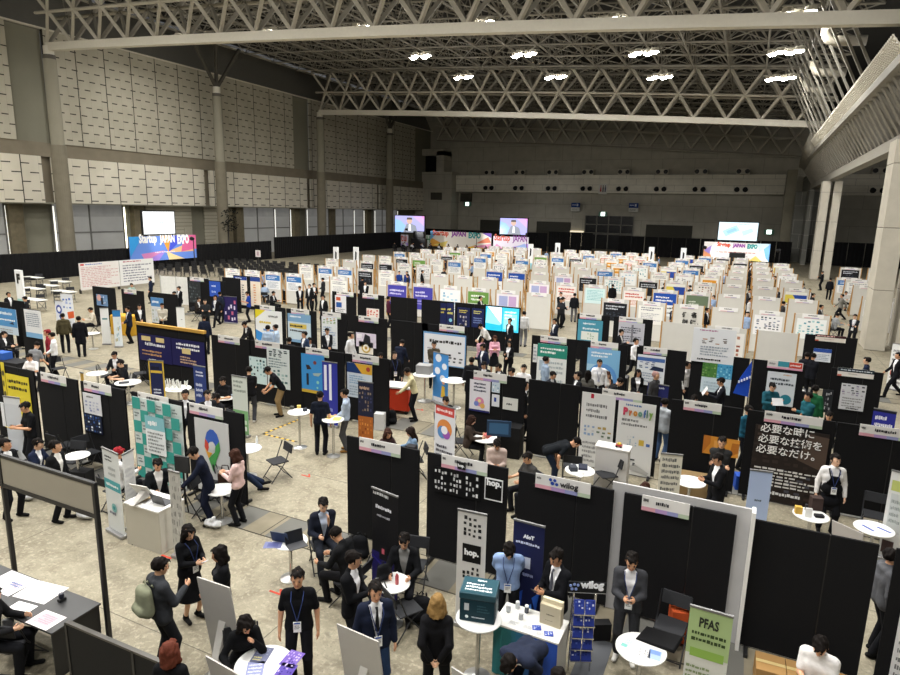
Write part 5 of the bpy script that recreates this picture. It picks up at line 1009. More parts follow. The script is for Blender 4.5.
mb = MB(); art(mb, '12343f;T .2 .1 .8 .9 4 c8d4d8', (.244, -.17, .02), (0, 1, 0), (0, 0, 1), .34, .3, 6, .003); mb.build('side_print', PRINT, t)
# teal to blue draped desk with samples
c0, c1, c2 = at(494, 622, .8), at(558, 643, .8), at(512, 604, .8); rz = math.atan2(c1.y-c0.y, c1.x-c0.x); w_, d_ = (c1-c0).length, .52
t = thing('display_desk', 'white topped desk with a teal and blue front cloth', 'desk', (c0.x, c0.y, 0), rz)
MB().box(-.01, -.01, .77, w_+.01, d_, .8).build('desk_top', WHITE, t, bevel=.004); mb = MB(); n_ = 14
for i in range(n_):
    a, b_ = i/n_, (i+1)/n_; ca, cb = lin('2a6f72'), lin('2c4fa8'); f_ = min(1, max(0, (a-.2)/.5)); col = tuple(ca[q]*(1-f_)+cb[q]*f_ for q in range(3))
    mb.quad((w_*a, -.012-.012*math.sin(i*2.1), .02), (w_*b_, -.012-.012*math.sin((i+1)*2.1), .02), (w_*b_, -.012, .77), (w_*a, -.012, .77), col)
mb.build('front_cloth', PRINT, t); [MB().box(x, 0, 0, x+.02, d_-.02, .77).build('side_panel', mat('c8c6be', .6), t) for x in (0, w_-.02)]
pd = lambda a, b_: Vector((c0.x, c0.y, .8))+Vector((math.cos(rz), math.sin(rz), 0))*w_*a+Vector((-math.sin(rz), math.cos(rz), 0))*d_*b_
for i, (a, b_, cl, lab) in enumerate(((.1, .6, 'b8bcc0', 'small clear sample jar at the left of the white desk top'), (.2, .85, 'c8ccce', 'clear sample jar at the back left of the white desk top'), (.36, .8, '3a3f4a', 'dark sample jar at the back of the white desk top'), (.34, .45, 'a8aaac', 'grey sample jar in the middle of the white desk top'))):
    t = thing('sample_jar', lab, 'jar', pd(a, b_)); MB().lathe([(.03, 0), (.032, .01), (.032, .08), (.024, .09)], n=14).build('jar_body', mat(cl, .2), t, smooth=False); MB().lathe([(.028, .09), (.028, .11)], n=14).build('lid', mat('e0e0e0', .4), t)
t = thing('paper_bag', 'cream paper bag standing on the white desk top', 'bag', pd(.78, .66), rz-.05)
mb = MB(); mb.box(-.15, -.06, 0, .15, .06, .3); mb.build('bag_body', mat('c2b89f', .8, var=.04), t); MB().box(-.14, .0, .3, .15, .055, .36).build('bag_insert', mat('d8cdb0', .8), t)
mb = MB(); art(mb, 'c2b89f;T .3 .5 .7 .6 1 4a4a44;T .25 .2 .75 .26 1 8a8678', (-.14, -.063, .02), (1, 0, 0), (0, 0, 1), .28, .27, 4, .002); mb.build('bag_print', PRINT, t)
for i, (a, b_, lab) in enumerate(((.62, .3, 'blue printed cards on the white desk, left pile'), (.82, .22, 'blue printed cards on the white desk, right pile'))): sheet(pd(a, b_), .12, .1, rz+.4, '3a50a8;G .1 .1 .9 .9 3 8fa0d8 dfe4f2', lab, 'card_pile', 'cards', .01)
for i, (a, b_) in enumerate(((.5, .2), (.72, .1), (.28, .2))): sheet(pd(a, b_), .15, .1, rz, 'd8d8d6;T .1 .2 .9 .9 4 999', f'small white leaflet along the front edge of the desk, {ORD[(2, 3, 1)[i]]} from left')
# brochure rack
a = at(585, 591, 1.3); rz = dirto(a, 12); t = thing('brochure_rack', 'wire brochure rack full of blue leaflets right of the draped desk', 'rack', (a.x, a.y, 0), rz)
for s in (-1, 1):
    MB().bar((s*.15, .05, 0), (s*.15, -.02, 1.3), .02).bar((s*.15, .35, 0), (s*.15, -.0, 1.25), .02).build('side_frame', CHROME, t)
mb = MB(); art(mb, '101216;R .0 0 1 .04 ccc', (-.24, -.05, 1.3), (1, 0, 0), (0, 0, 1), .52, .17, 1, .01); mb.build('sign_plate', PRINT, t)
letter('wilog', t, (-.08, -.056, 1.345), (1, 0, 0), (0, 0, 1), .32, 'f2f4fa', .018); mb = MB()
for x, z in ((-.21, 1.41), (-.16, 1.43), (-.11, 1.42), (-.19, 1.36), (-.135, 1.36)): mb.tube([(x, -.052, z), (x, -.06, z)], .02, 10)
mb.build('logo_dots', mat('8fa4e0', .5), t)
for i in range(5):
    z = 1.0-.19*i; MB().box(-.15, -.12+.01*i, z-.0, .15, -.02+.02*i, z+.015).build('rack_shelf', CHROME, t)
    for j in range(2):
        mb = MB(); art(mb, '2c3f9a;G .05 .3 .95 .95 3 dfe4f4 5a70c8 1c2a70', (-.145+.15*j, -.1+.012*i, z+.016), (1, 0, 0), (0, .25, 1), .135, .19, i*2+j, .012); o = mb.build('brochure', PRINT, None); o.matrix_world = Matrix.Translation(t.location)@Matrix.Rotation(rz, 4, 'Z')
        tag(o, f'blue brochure in the wire rack, {"left" if j == 0 else "right"} one of shelf {ORD[i+1]} from top', 'brochure', 'brochures in the wire rack')
# right: white oval table and things by the man in a grey suit
low_table(641, 648, .42, 'round white table with papers in front of the man in grey suit', h=.7)
for px, py, r, sp, lab in ((629, 644, -.2, 'e4eceb;R 0 .0 .5 .35 7fc0b8;T .1 .4 .9 .9 4 9ab', 'pale teal leaflet on the round table by the grey suit'), (644, 653, .1, 'dcdcdc;G .1 .1 .9 .9 4 888 aaa', 'grey printed card on the round table by the grey suit'), (655, 655, .0, '9fb4dc;R .1 .5 .9 .9 6f8cc8', 'blue card on the round table by the grey suit')): sheet(at(px, py, .7), .16, .2, r, sp, lab)
p = at(659, 640, .7); t = tag(MB().add([(-.3, -.14, .002), (.22, -.2, .002), (.3, .16, .002), (-.2, .2, .002), (-.28, -.13, .03), (.2, -.19, .05), (.28, .15, .06), (-.19, .19, .03)], ((3, 2, 1, 0), (4, 5, 6, 7), (0, 1, 5, 4), (1, 2, 6, 5), (2, 3, 7, 6), (3, 0, 4, 7))).build('black_folder', BLACKC, None, p, bevel=.01), 'black cloth folder lying on the white table by the grey suit', 'folder')
chair(at(668, 652, 0), -10, 'dark folding chair behind the round table, beside the green banner'); boxthing('crate', 'orange plastic crate behind the dark chair by the green banner', 'crate', at(680, 640, 0), .36, .26, .55, .3, 'c2542a')
# cardboard boxes at the foot of the black booth
p0, p1 = at(748, 659, .33), at(810, 676, .33); d = (p1-p0); rz = math.atan2(d.y, d.x)
for i, (f_, lab) in enumerate(((.0, 'left cardboard carton at the foot of the bare black booth'), (.5, 'middle cardboard carton at the foot of the bare black booth'), (1.0, 'right cardboard carton at the foot of the bare black booth'))):
    p = p0+d*f_; t = thing('cardboard_box', lab, 'box', (p.x+.1, p.y+.05, 0), rz)
    MB().box(-.0, -.2, 0, d.length*.49, .2, .33).build('carton', mat('a07c4c', .85, var=.08), t, bevel=.006); MB().box(.0, -.03, .331, d.length*.49, .03, .334).build('tape', mat('c8b27a', .5), t)
sheet((p0.x+.2, p0.y-.45, .0), .75, .4, rz, '77787c;G .02 .02 .98 .98 8 86878b 6a6b70', 'grey carpet offcut in front of the cardboard boxes', 'carpet_piece', 'carpet', .02)
# tables and counters of the rows behind
low_table(811, 514.5, .4, 'round white table of gadgets before the photo wall', h=.8); boxthing('gadget_case', 'dark display of parts on the table before the photo wall', 'device', at(815, 509, .8), .2, .16, .26, .3, '3a2c28'); boxthing('yellow_pack', 'small yellow pack on the table before the photo wall', 'pack', at(798, 513, .8), .12, .1, .14, .2, 'c8a24a')
boxthing('white_card', 'white card stand on the table before the photo wall', 'card', at(808, 517, .8), .12, .03, .18, .1, 'e2e2e0')
low_table(874, 528, .42, 'empty round white table with blue print at the right edge'); sheet(at(868, 528, .72), .05, .25, .7, '3a56a8', 'blue strip leaflet at the left of the right edge table'); sheet(at(884, 530, .72), .05, .25, .9, '3a56a8', 'blue strip leaflet at the right of the right edge table')
chair(at(872, 535, 0), 5, 'dark folding chair behind the round table at the right edge'); foam_board(832, 520, 863, 534, 1.05, .95, 'slanted grey board behind the bare black booth at lower right', 'b5b0ac')
t = thing('counter', 'white counter in front of the tall white posters', 'counter', at(593, 487, 0), 0); t.location.x -= .0
MB().box(0, 0, 0, .75, .35, 1.02).build('counter_body', mat('c6c4c2', .6, var=.03), t, bevel=.006); MB().box(-.02, -.02, 1.02, .77, .37, 1.05).build('counter_top', mat('dad8d6', .5), t)
q = at(593, 487, 0)+Vector((.5, .15, 1.05)); t = thing('toy_car', 'small red and yellow toy on the white counter', 'toy', q); MB().box(-.08, -.05, .02, .08, .05, .07).build('toy_body', mat('a8382e', .4), t, bevel=.015); MB().box(-.04, -.045, .07, .05, .045, .11).build('toy_cab', mat('c8a838', .4), t, bevel=.015); MB().tube([(-.05, -.055, .025), (-.05, .055, .025)], .025, 10).tube([(.05, -.055, .025), (.05, .055, .025)], .025, 10).build('wheel', BLACKM, t)
low_table(580, 470, .42, 'round table heaped with white papers before the bare black booth')
for i, (px, py) in enumerate(((574, 467), (585, 472), (578, 474))): sheet(at(px, py, .72), .22, .3, .6*i, 'e8e8e6;T .1 .1 .9 .9 5 bbb', f'white paper on the heaped round table, {ORD[(1, 3, 2)[i]]} from left')
chair(at(571, 483, 0), 180, 'black folding chair left of the heaped round table'); chair(at(605, 492, 0), -60, 'black folding chair right of the heaped round table')
low_table(486, 438, .42, 'round white table with laptop before the woman in brown coat'); q = at(491, 434, .72); laptop(q, dirto(q, -90), 'open laptop on the table before the woman in brown')
t = thing('monitor', 'tilted grey-blue monitor on a black stand in the brown coat booth', 'monitor', Vector((at(499, 428, 1.1).x, at(499, 428, 1.1).y, 0)), .3); MB().box(-.04, -.04, 0, .04, .04, 1.0).box(-.2, -.2, 0, .2, .2, .03).build('stand', BLACKM, t); mb = MB(); art(mb, '2a3f58;R .1 .15 .9 .85 3f6488', (-.3, -.05, .9), (1, 0, 0), (0, 0, 1), .6, .4, 1, .04); mb.build('display', GLOSSY, t)
boxthing('black_plinth', 'black cloth covered plinth beside the tilted monitor', 'plinth', at(511, 455, 0), .55, .5, .85, .1, '111113'); low_table(690, 481, .42, 'empty round white table beside the cream text sheet')
boxthing('wooden_bench', 'low wooden crate behind the empty round table', 'crate', at(692, 494, 0), .9, .35, .5, .05, '8a7350'); boxthing('blue_box', 'bright blue box on the floor left of the pale blue panel', 'box', at(740, 488, 0), .28, .3, .35, .2, '2450b4')

# standing tables in the aisle beyond
low_table(299, 411.5, .38, 'standing round table with small samples, left of the man in a dark tee', h=1.02); low_table(333, 419, .36, 'standing round table with yellow papers between the two men', h=1.02)
for i, (px, py, cl) in enumerate(((292, 409, '4a4a44'), (299, 408, 'c8b060'), (305, 411, '3a3f48'))): boxthing('sample_block', f'small sample on the standing table, {ORD[i+1]} from left', 'sample', at(px, py, 1.02), .1, .08, .08, i*.6, cl)
for i, (px, py) in enumerate(((329, 417), (337, 419))): sheet(at(px, py, 1.02), .21, .28, .4*i, 'dcc870;T .1 .1 .9 .9 4 a8945a', f'yellow paper on the standing table, {"left" if i == 0 else "right"} one', 'paper', 'paper')
t = thing('blue_carry_bag', 'bright blue bag with white print by the standing table', 'bag', at(296, 400, .1), .2); MB().box(-.3, -.12, 0, .3, .12, .45).build('bag_body', mat('1f3fae', .6), t, bevel=.03); mb = MB(); art(mb, '1f3fae;G .1 .1 .9 .9 3 dfe4f4 a8b4e4', (-.27, -.125, .04), (1, 0, 0), (0, 0, 1), .54, .38, 2, .003); mb.build('bag_print', PRINT, t); t.location.z = 0
low_table(247, 448, .42, 'round white table by the end panel of the map pin booth'); bottle(at(257, 444, .72), 'clear bottle on the table by the map pin booth end panel', 'd0d4d4', 'e8e8e8')
chair(at(278, 478, 0), -65, 'black folding chair alone on the open floor')
chair(at(405, 633, 0), 120, 'black folding chair with a seat pad near the blonde person'); bag(at(421, 621, 0), .4, 'black backpack on the floor behind the lone near chair'); bag(at(360, 557, 0), .2, 'black backpack leaning at the lone black booth')
chair(at(413, 588, 0), -15, 'black folding chair of the man seated at the round table'); chair(at(462, 457, 0), 80, 'black folding chair under the woman in brown coat')
boxthing('white_bin', 'small white box standing by the narrow black panel', 'box', at(380, 429, 0), .3, .25, .5, .3, 'c9c9c9'); bag(at(391, 424, 0), .6, 'black bag on the floor by the narrow black panel')
t = thing('orange_cart', 'orange red cart with a flat tray beside the man in a cream shirt', 'cart', at(395, 411, 0), .2)
MB().box(-.55, -.3, .12, .55, .3, .85).build('cart_body', mat('c43c22', .6, var=.06), t, bevel=.02); MB().box(-.58, -.33, .85, .58, .33, .9).build('tray', mat('d8d4d0', .5), t)
for x in (-.45, .45):
    for y in (-.22, .22): MB().tube([(x, y-.02, .06), (x, y+.02, .06)], .06, 10).build('wheel', BLACKM, t)
for i, (px, py, lab) in enumerate(((425, 374, 'white table with a machine before the scooter booth'), (454, 380, 'white high table beside the sky blue banner'))): round_table(at(px, py, .95), .4, .95, lab)
boxthing('printer', 'grey printer on the white table before the scooter booth', 'printer', at(424.5, 373, .95), .5, .4, .3, .2, '8f9090')
fp = [onY(x, y, 20.4) for x, y in ((733, 393), (749.5, 397.5), (752, 361), (740, 378))]; base = Vector((fp[2].x, 20.4, 0))
t = thing('flag', 'bright blue hanging flag with white writing between the forest and teal booths', 'flag', base); MB().tube([(.03, 0, 0), (.03, 0, fp[2].z+.05)], .02, 6).build('pole', CHROME, t)
q_ = [(p.x-base.x, .02*math.sin(i*2), p.z) for i, p in enumerate(fp)]; MB().add(q_+[(x, y+.02, z) for x, y, z in q_], ((0, 1, 2, 3), (7, 6, 5, 4), (0, 4, 5, 1), (1, 5, 6, 2), (2, 6, 7, 3), (3, 7, 4, 0))).build('flag_cloth', mat('1a48b8', .6), t)
mb = MB()
for k in range(5): cx, cz = q_[0][0]*.75+.07*k, q_[0][2]+.35+.045*k; mb.box(cx, -.05, cz, cx+.045, -.02, cz+.07)
mb.build('flag_print', mat('dfe6f6', .6), t)
for px, py, w_, d_, h_, lab in ((438, 362, .9, .5, .8, 'black cloth counter before the scooter poster'), (783, 414, 1.1, .45, .9, 'black cloth counter before the teal book poster'), (703, 408, .9, .45, .8, 'black cloth counter before the forest photographs'), (608, 396, 1.3, .45, .8, 'black cloth counter before the sky blue poster'),
    (279, 301, 1.8, .6, .8, 'long black counter before the left white booths'), (545, 392, .8, .4, .75, 'black cloth counter before the green-headed booth'), (364, 358, .8, .4, .8, 'black cloth counter before the gold emblem poster'), (230, 415, .9, .5, .72, 'black counter behind the map pin booth')):
    t = thing('demo_counter', lab, 'counter', at(px, py, 0), 0); MB().box(-w_/2, -d_/2, 0, w_/2, d_/2, h_-.02).build('counter_cloth', BLACKC, t, bevel=.02); MB().box(-w_/2, -d_/2, h_-.02, w_/2, d_/2, h_).build('counter_top', mat('2a2a2c', .5), t)
    p = t.location; n_ = 3 if w_ > 1 else 2
    for j in range(n_): sheet(Vector((p.x-w_/2+w_*(j+.5)/n_, p.y, h_)), .22, .3, .3*j-.2, ('e4e4e4;T .1 .1 .9 .9 6 999', 'c8d4e4;R .1 .5 .9 .9 5a7ab0', 'e8e4dc;T .1 .3 .9 .9 4 a88')[j], f'{("white", "pale blue", "cream")[j]} leaflet on the {lab}')
rollup(893, 343, 912, 346, 1.8, 'e2e2e0;T .1 .1 .9 .9 8 8a8a8a;R .1 .3 .5 .4 c86a5a', 'white banner at the right edge by the concrete pillars')
p = at(889, 300, 1.6); t = thing('red_sign', 'small red round sign seen between the big right pillars', 'sign', (p.x, p.y, 0)); MB().tube([(0, 0, 0), (0, 0, 1.5)], .02, 6).build('pole', CHROME, t); MB().tube([(0, -.03, 1.5), (0, .03, 1.5)], .2, 16).build('disc', mat('c8382c', .5), t)
# left mid counters and tables
t = thing('draped_table', 'table covered with a bright yellow cloth behind the man in navy suit', 'table', at(126, 334, 0), .05); MB().box(-.6, -.35, 0, .75, .35, .95).build('table_cloth', mat('c4962a', .85, var=.12, scale=4), t, bevel=.03); MB().box(-.58, -.3, .95, .7, .3, .97).build('table_top', mat('cfa038', .8), t)
for i, (px, py, r, lab) in enumerate(((128, 382, .5, 'white table where two men in black sit, far left aisle'), (178, 388, .5, 'white table heaped with brochures by the navy banner'), (97, 373, .42, 'small white table left of the two seated men'), (225, 397, .4, 'white table behind the map pin booth with papers'), (92, 333, .4, 'white table by the seated person in beige'))): low_table(px, py, r, lab)
mb = MB()
for k in range(36): x, y = rnd.uniform(-.35, .35), rnd.uniform(-.25, .25); mb.tube([(x, y, 0), (x+rnd.uniform(-.06, .06), y, rnd.uniform(.1, .26))], .016, 5)
tag(mb.build('model_forest', mat('c9c9c4', .6), None, at(177, 387, .72)), 'cluster of small white upright models on the brochure table', 'model', kind='stuff')
rollup(80, 0 + 372, 83, 373, 2.0, 'c8a04a;T .1 .1 .9 .9 9 8a6a2a', 'very narrow golden banner seen edge on, left of the white table')
for i, (px, py) in enumerate(((108, 388), (141, 385), (160, 392), (60, 380))): chair(at(px, py, 0), (90, -90, 150, 20)[i], f'black folding chair by the far left white tables, {ORD[(2, 3, 4, 1)[i]]} from left')
boxthing('black_counter', 'black cloth counter with blue crates at the left edge', 'counter', at(12, 383, 0), 1.6, .6, .85, .1, '141417'); boxthing('blue_crate', 'blue crate on the black counter at the left edge', 'crate', Vector((at(12, 383).x-.35, at(12, 383).y, .85)), .5, .35, .25, .1, '2f5aa8')
# hazard tape marks and red arrows on the floor
for a, b_, lab in ((at(263, 434), at(299, 419.5), 'yellow and black hazard tape on the floor, upper arm'), (at(263, 434), at(297, 442), 'yellow and black hazard tape on the floor, lower arm')):
    mb = MB(); d = b_-a; n_ = int(d.length/.09); s_ = Vector((-d.y, d.x, 0)).normalized()*.035
    for i in range(n_): p, q = a+d*i/n_, a+d*(i+1)/n_; mb.quad(p-s_+Vector((0, 0, .003)), q-s_+Vector((0, 0, .003)), q+s_+Vector((0, 0, .003)), p+s_+Vector((0, 0, .003)), lin('d8ac2c') if i % 2 else lin('2a2620'))
    tag(mb.build('hazard_tape', PRINT), lab, 'tape')
for px, py, lab in ((167, 557, 'red tape mark on the floor at the counter corner'), (276, 593, 'red tape mark on the floor beside the round table base'), (306, 476, 'red tape mark on the open floor right of the lone chair'), (420, 410, 'red tape mark on the floor by the orange cart')):
    p = at(px, py); mb = MB(); mb.box(-.14, -.02, 0, .12, .02, .003).bar((.1, 0, .002), (0, .12, .002), .04, .003); tag(mb.build('floor_tape', mat('b8402e', .7), None, p), lab, 'tape')
# ---- far left: long notice boards, seating, tables
t = thing('notice_wall', 'long white board of schedules with red print at far left', 'board', (-42.2, 28.4, 0), PI/2)
for i, (a, b_, sp) in enumerate(((0, 3.1, 'dedad8;T .04 .1 .96 .86 12 c8a0a0;R .03 .9 .12 .97 c84a4a;T .15 .9 .6 .97 1 4a6ab0'), (3.15, 6.1, 'e0e0e0;T .08 .12 .92 .84 7 8a8a96;T .1 .9 .9 .97 1 b04a5a'))):
    mb = MB(); art(mb, sp, (a, -.02, .25), (1, 0, 0), (0, 0, 1), b_-a, 1.9, i, .04); mb.build('board_sheet', PRINT, t)
MB().box(0, .02, 0, .06, .2, .3).box(6.0, .02, 0, 6.1, .2, .3).box(3., .02, 0, 3.1, .2, .3).build('foot', BLACKM, t)
seat_me = MB()
seat_me.box(-.22, -.2, .42, .22, .2, .46).box(-.22, .2, .5, .22, .24, .86)
for s in (-1, 1): seat_me.bar((s*.22, -.22, 0), (s*.22, .22, .86), .03).bar((s*.22, .24, 0), (s*.22, -.15, .44), .03)
seat0 = None; ns = 0
for r in range(7):
    for c in range(15):
        x = -50+c*1.05+r*.15; y = 40+r*1.75
        if rnd.random() < .06: continue
        ns += 1; lab = f'black stage chair, {ORD[c+1]} from left, {ORD[r+1]} row before the left stage'
        if seat0 is None: seat0 = seat_me.build('stage_chair', BLACKM); o = seat0
        else: o = seat0.copy(); COL.objects.link(o)
        o.location = (x, y, 0); o.rotation_euler = (0, 0, PI+.6); tag(o, lab, 'chair', 'black seats before the left stage')
k = 0
for px, py in ((33, 277), (60, 281), (33, 288), (64, 291), (33, 299), (48, 285)):
    k += 1; p = at(px, py, .7); t = thing('long_table', f'white long table in the far left seating area, {ORD[k]} of six', 'table', (p.x, p.y, 0), 0, 'white tables at far left')
    MB().box(-.9, -.3, .67, .9, .3, .7).build('table_top', WHITE, t)
    for x in (-.8, .8): MB().bar((x, -.25, 0), (x, .25, .67), .03).bar((x, .25, 0), (x, -.25, .67), .03).build('leg', CHROME, t)
    for s, dx in ((1, -.5), (-1, .5)):
        chair((p.x+dx, p.y+.75*s), 180 if s < 0 else 0, f'dark folding chair {"behind" if s > 0 else "before"} the {ORD[k]} white table at far left', 'dark chairs at far left')
t = thing('partition_frame', 'white framed screen on legs in the far left seating area', 'partition', (at(160, 276, 2.).x, at(160, 276, 2.).y, 0), .2); MB().box(0, 0, .3, 3.4, .05, 2.).build('screen_panel', mat('dcdcd8', .7), t); MB().box(-.03, -.02, 0, .03, .07, 2.05).box(1.1, -.02, 0, 1.13, .07, 2.03).box(2.4, -.02, 0, 2.43, .07, 2.03).box(3.37, -.02, 0, 3.43, .07, 2.05).build('frame', mat('aaaaa6', .5), t)
# ---- stages with banners and screens at the back
BNR = 'f4ece0;P f0b050 0 0 .3 0 .0 .6;P 6fb0e0 0 1 .14 1 0 .4;P f0d878 .05 .1 .3 .4 .25 0;P e88a6a .75 .3 .95 .75 1 .4;P 7a5ab0 .85 1 1 1 1 .7;P f0c040 .6 0 .75 .2 .9 0;P e8a0c0 .7 .1 1 0 1 .35'
def stage_banner(org, ux, w, h, spec, txt, th, label, tx=.08, ty=.6, tw=.75, cols=('d8502e', 'd83a6a', '9a4aa8', '3a6ac0', '3aa0a0'), white=False):
    t = thing('stage_banner', label, 'banner', org, math.atan2(ux[1], ux[0])); mb = MB(); art(mb, spec, (0, 0, 0), (1, 0, 0), (0, 0, 1), w, h, 2, .1); mb.build('banner_face', PRINT, t)
    if org[2] > .1: MB().box(.1, .02, -org[2], .25, .12, .02).box(w-.25, .02, -org[2], w-.1, .12, .02).build('support_leg', BLACKM, t)
    words = txt.split(' '); WT = {'Startup': 6.0, 'JAPAN': 5.4, 'EXPO': 4.4}; tot = sum(WT.get(q, len(q)) for q in words)+(len(words)-1)*.7; x = tx*w
    for i, q in enumerate(words):
        ww = tw*w*WT.get(q, len(q))/tot; letter(q, t, (x, -.02, ty*h), (1, 0, 0), (0, 0, 1), ww*.96, 'fbfbfb' if white else cols[(i*2) % 5], .012*w, th*(1 if q[0].isupper() and len(q) < 6 and q != 'Startup' else 1.15)); x += ww+tw*w/tot*.7
    return t
def big_screen(org, ux, w, h, kind, label, zleg=True):
    t = thing('stage_screen', label, 'screen', org, math.atan2(ux[1], ux[0]))
    MB().box(-.12, .0, -.12, w+.12, .2, h+.12).build('screen_frame', BLACKM, t)
    sp = {'slide': 'f6f8f8;T .35 .46 .7 .54 1 6a7a9a;R .36 .4 .66 .415 d89a9a', 'speaker': 'a9a8e0;P 8fb8e8 0 0 .6 0 .2 .7 0 .8;P c8a8e8 .6 1 1 1 1 .4;P d890c8 .9 1 1 1 1 .8;P 8a8f9a .28 0 .78 0 .72 .42 .55 .55 .4 .52;P e0e2e4 .46 .1 .56 .1 .54 .5 .48 .5;C .5 .72 .1 c8a898;P 55504e .4 .78 .6 .78 .58 .9 .42 .9', 'plan': 'd6ecf2;P a8cfe4 .1 .5 .45 .85 .55 .55 .2 .2;P 8fbcd8 .2 .5 .42 .7 .48 .56 .25 .35;P b4d8e8 .6 .5 .85 .7 .9 .5 .65 .25;T .5 .85 .8 .92 1 7a9ab0'}[kind]
    mb = MB(); art(mb, sp, (0, -.02, 0), (1, 0, 0), (0, 0, 1), w, h, 1, .02); mb.build('lit_face', LED, t)
    MB().box(.2, .02, -org[2], .4, .18, -.1).box(w-.4, .02, -org[2], w-.2, .18, -.1).build('support_leg', BLACKM, t); return t
Xs = -52.2; a, b_, c = onX(129, 237, Xs), onX(195.5, 234.5, Xs), onX(150, 261, Xs); stage_banner((Xs, a.y, max(.4, c.z)), (0, 1), b_.y-a.y, a.z-max(.4, c.z), '6a8fe0;P f0a040 .45 1 .6 1 .55 .3;P f0c088 .5 .3 1 .8 .95 .3;P e06a9a .8 1 1 1 1 .4 .75 .3;P 4a5ad8 .62 1 .85 1 .55 .3;P 3a9ae0 0 1 .18 1 .0 .2;P a88ae0 .1 0 .5 .35 .4 0;P d88ac0 .15 .3 .5 .4 .2 .0;P f4d8a0 .55 0 .8 0 .52 .35;T .35 .3 .65 .38 1 f2ecf6', 'Startup JAPAN EXPO', 1.0, 'colourful stage banner with white lettering at far left', .13, .62, .76, white=True)
Xt = -53.3; a, b_ = onX(141.5, 212, Xt), onX(173, 234, Xt); big_screen((Xt, a.y+.1, b_.z+.05), (0, 1), onX(173, 214, Xt).y-a.y, a.z-b_.z, 'slide', 'white lit stage screen above the colourful banner at far left')
Yb = 93.
a, b_ = onY(430.5, 231, Yb), onY(491, 249, Yb); stage_banner((a.x, Yb, b_.z), (1, 0), b_.x-a.x, a.z-b_.z, BNR, 'Startup JAPAN EXPO', 1.0, 'cream stage banner with rainbow lettering left of the centre screen', .04, .62, .8)
a, b_ = onY(493.5, 236, Yb), onY(528, 250, Yb); stage_banner((a.x, Yb, b_.z), (1, 0), b_.x-a.x, a.z-b_.z, 'eee6f2;P c0a0f0 .3 0 1 0 1 .5;P a8c0f4 .5 .0 .9 .5 1 .0;P f0b0d8 0 0 .3 0 .1 .4', 'Startup JAPAN', 1.2, 'white stage banner with rainbow lettering below the centre screen', .03, .48, .95)
a, b_ = onY(388.5, 234, Yb), onY(408, 246, Yb); stage_banner((a.x, Yb, b_.z), (1, 0), b_.x-a.x, a.z-b_.z, 'efe8f4;P c8b0f0 0 0 1 0 1 .3;P f0c0e0 .0 .1 .5 .0 .0 .3', 'Startu', 1.1, 'pale stage banner with red lettering below the left speaker screen', .06, .4, .9, ('d8442a',)*5)
a, b_ = onY(426, 235, Yb), onY(431, 249, Yb); stage_banner((a.x, Yb, b_.z), (1, 0), b_.x-a.x, a.z-b_.z, 'e8f0e8;P f0d0a0 0 0 1 0 1 .4', 'H', 1.1, 'narrow pale banner with one green letter beside the black speaker stack', .15, .45, .7, ('3a9a6a',)*5)
a, b_ = onY(394, 215.5, Yb), onY(423, 233, Yb); big_screen((a.x, Yb+.4, b_.z), (1, 0), b_.x-a.x, a.z-b_.z, 'speaker', 'lit screen showing a speaker, the left of the two')
a, b_ = onY(499.5, 218, Yb), onY(526, 235, Yb); big_screen((a.x, Yb+.4, b_.z), (1, 0), b_.x-a.x, a.z-b_.z, 'speaker', 'lit screen showing a speaker, the one near the middle of the hall')
a, b_ = onY(411, 231, 90), onY(425, 246, 90); t = thing('speaker_stack', 'black loudspeaker stack before the left speaker screen', 'speaker', (a.x, 90, 0)); MB().box(0, 0, 0, b_.x-a.x, .8, a.z*.6).build('lower_case', BLACKM, t, bevel=.05); MB().box(.3, .1, a.z*.6, b_.x-a.x-.3, .7, a.z).build('upper_case', BLACKM, t, bevel=.1)
Yc_ = 77.
a, b_ = onY(704.5, 241.5, Yc_), onY(768.5, 262, Yc_); stage_banner((a.x, Yc_, b_.z), (1, 0), b_.x-a.x, a.z-b_.z, 'f2ecea;P f4a878 0 0 .15 .0 .05 .7 0 .7;P a890e0 0 .5 .12 .8 .1 .3;P f0d878 .7 0 .9 0 .8 .3;P 7ab4f0 .88 1 1 1 1 0 .95 .2;P c8e0f4 .8 1 1 1 .85 .5;T .2 .4 .8 .5 1 c8705a;T .45 .2 .7 .26 1 888', 'Startup JAPAN EXPO', .55, 'wide cream stage banner with rainbow lettering at the right', .2, .68, .62)
a, b_ = onY(719.5, 222, Yc_+.5), onY(756.5, 241, Yc_+.5); big_screen((a.x, Yc_+.5, b_.z), (1, 0), b_.x-a.x, a.z-b_.z, 'plan', 'pale blue lit screen with a plan above the right stage banner')
t = thing('stage_desk', 'black desk with a lectern in front of the right stage banner', 'desk', (onY(726, 256, 75).x, 75, 0)); MB().box(0, 0, 0, 2.2, .6, 1.8).build('desk_body', BLACKM, t, bevel=.05); MB().box(.3, .05, 1.8, 1.9, .5, 2.5).build('lectern', BLACKM, t, bevel=.1)
t = thing('hanging_plant', 'dark leafy ornament fixed at the second column', 'plant', (XL+.75, 56.3, 4.2)); mb = MB()
for k in range(90):
    p = Vector((rnd.uniform(-.1, .7), rnd.uniform(-.9, .9), rnd.uniform(-.9, 1.6))); q = p+Vector((rnd.uniform(-.3, .3), rnd.uniform(-.3, .3), rnd.uniform(-.2, .3))); mb.tube([p, (p+q)/2+Vector((.05, 0, .05)), q], [.02, .07, .01], 4)
mb.build('leaves', mat('1a1c18', .8), t); MB().tube([(0, 0, -4.2), (0, 0, .2)], .05, 6).build('stem', BLACKM, t)
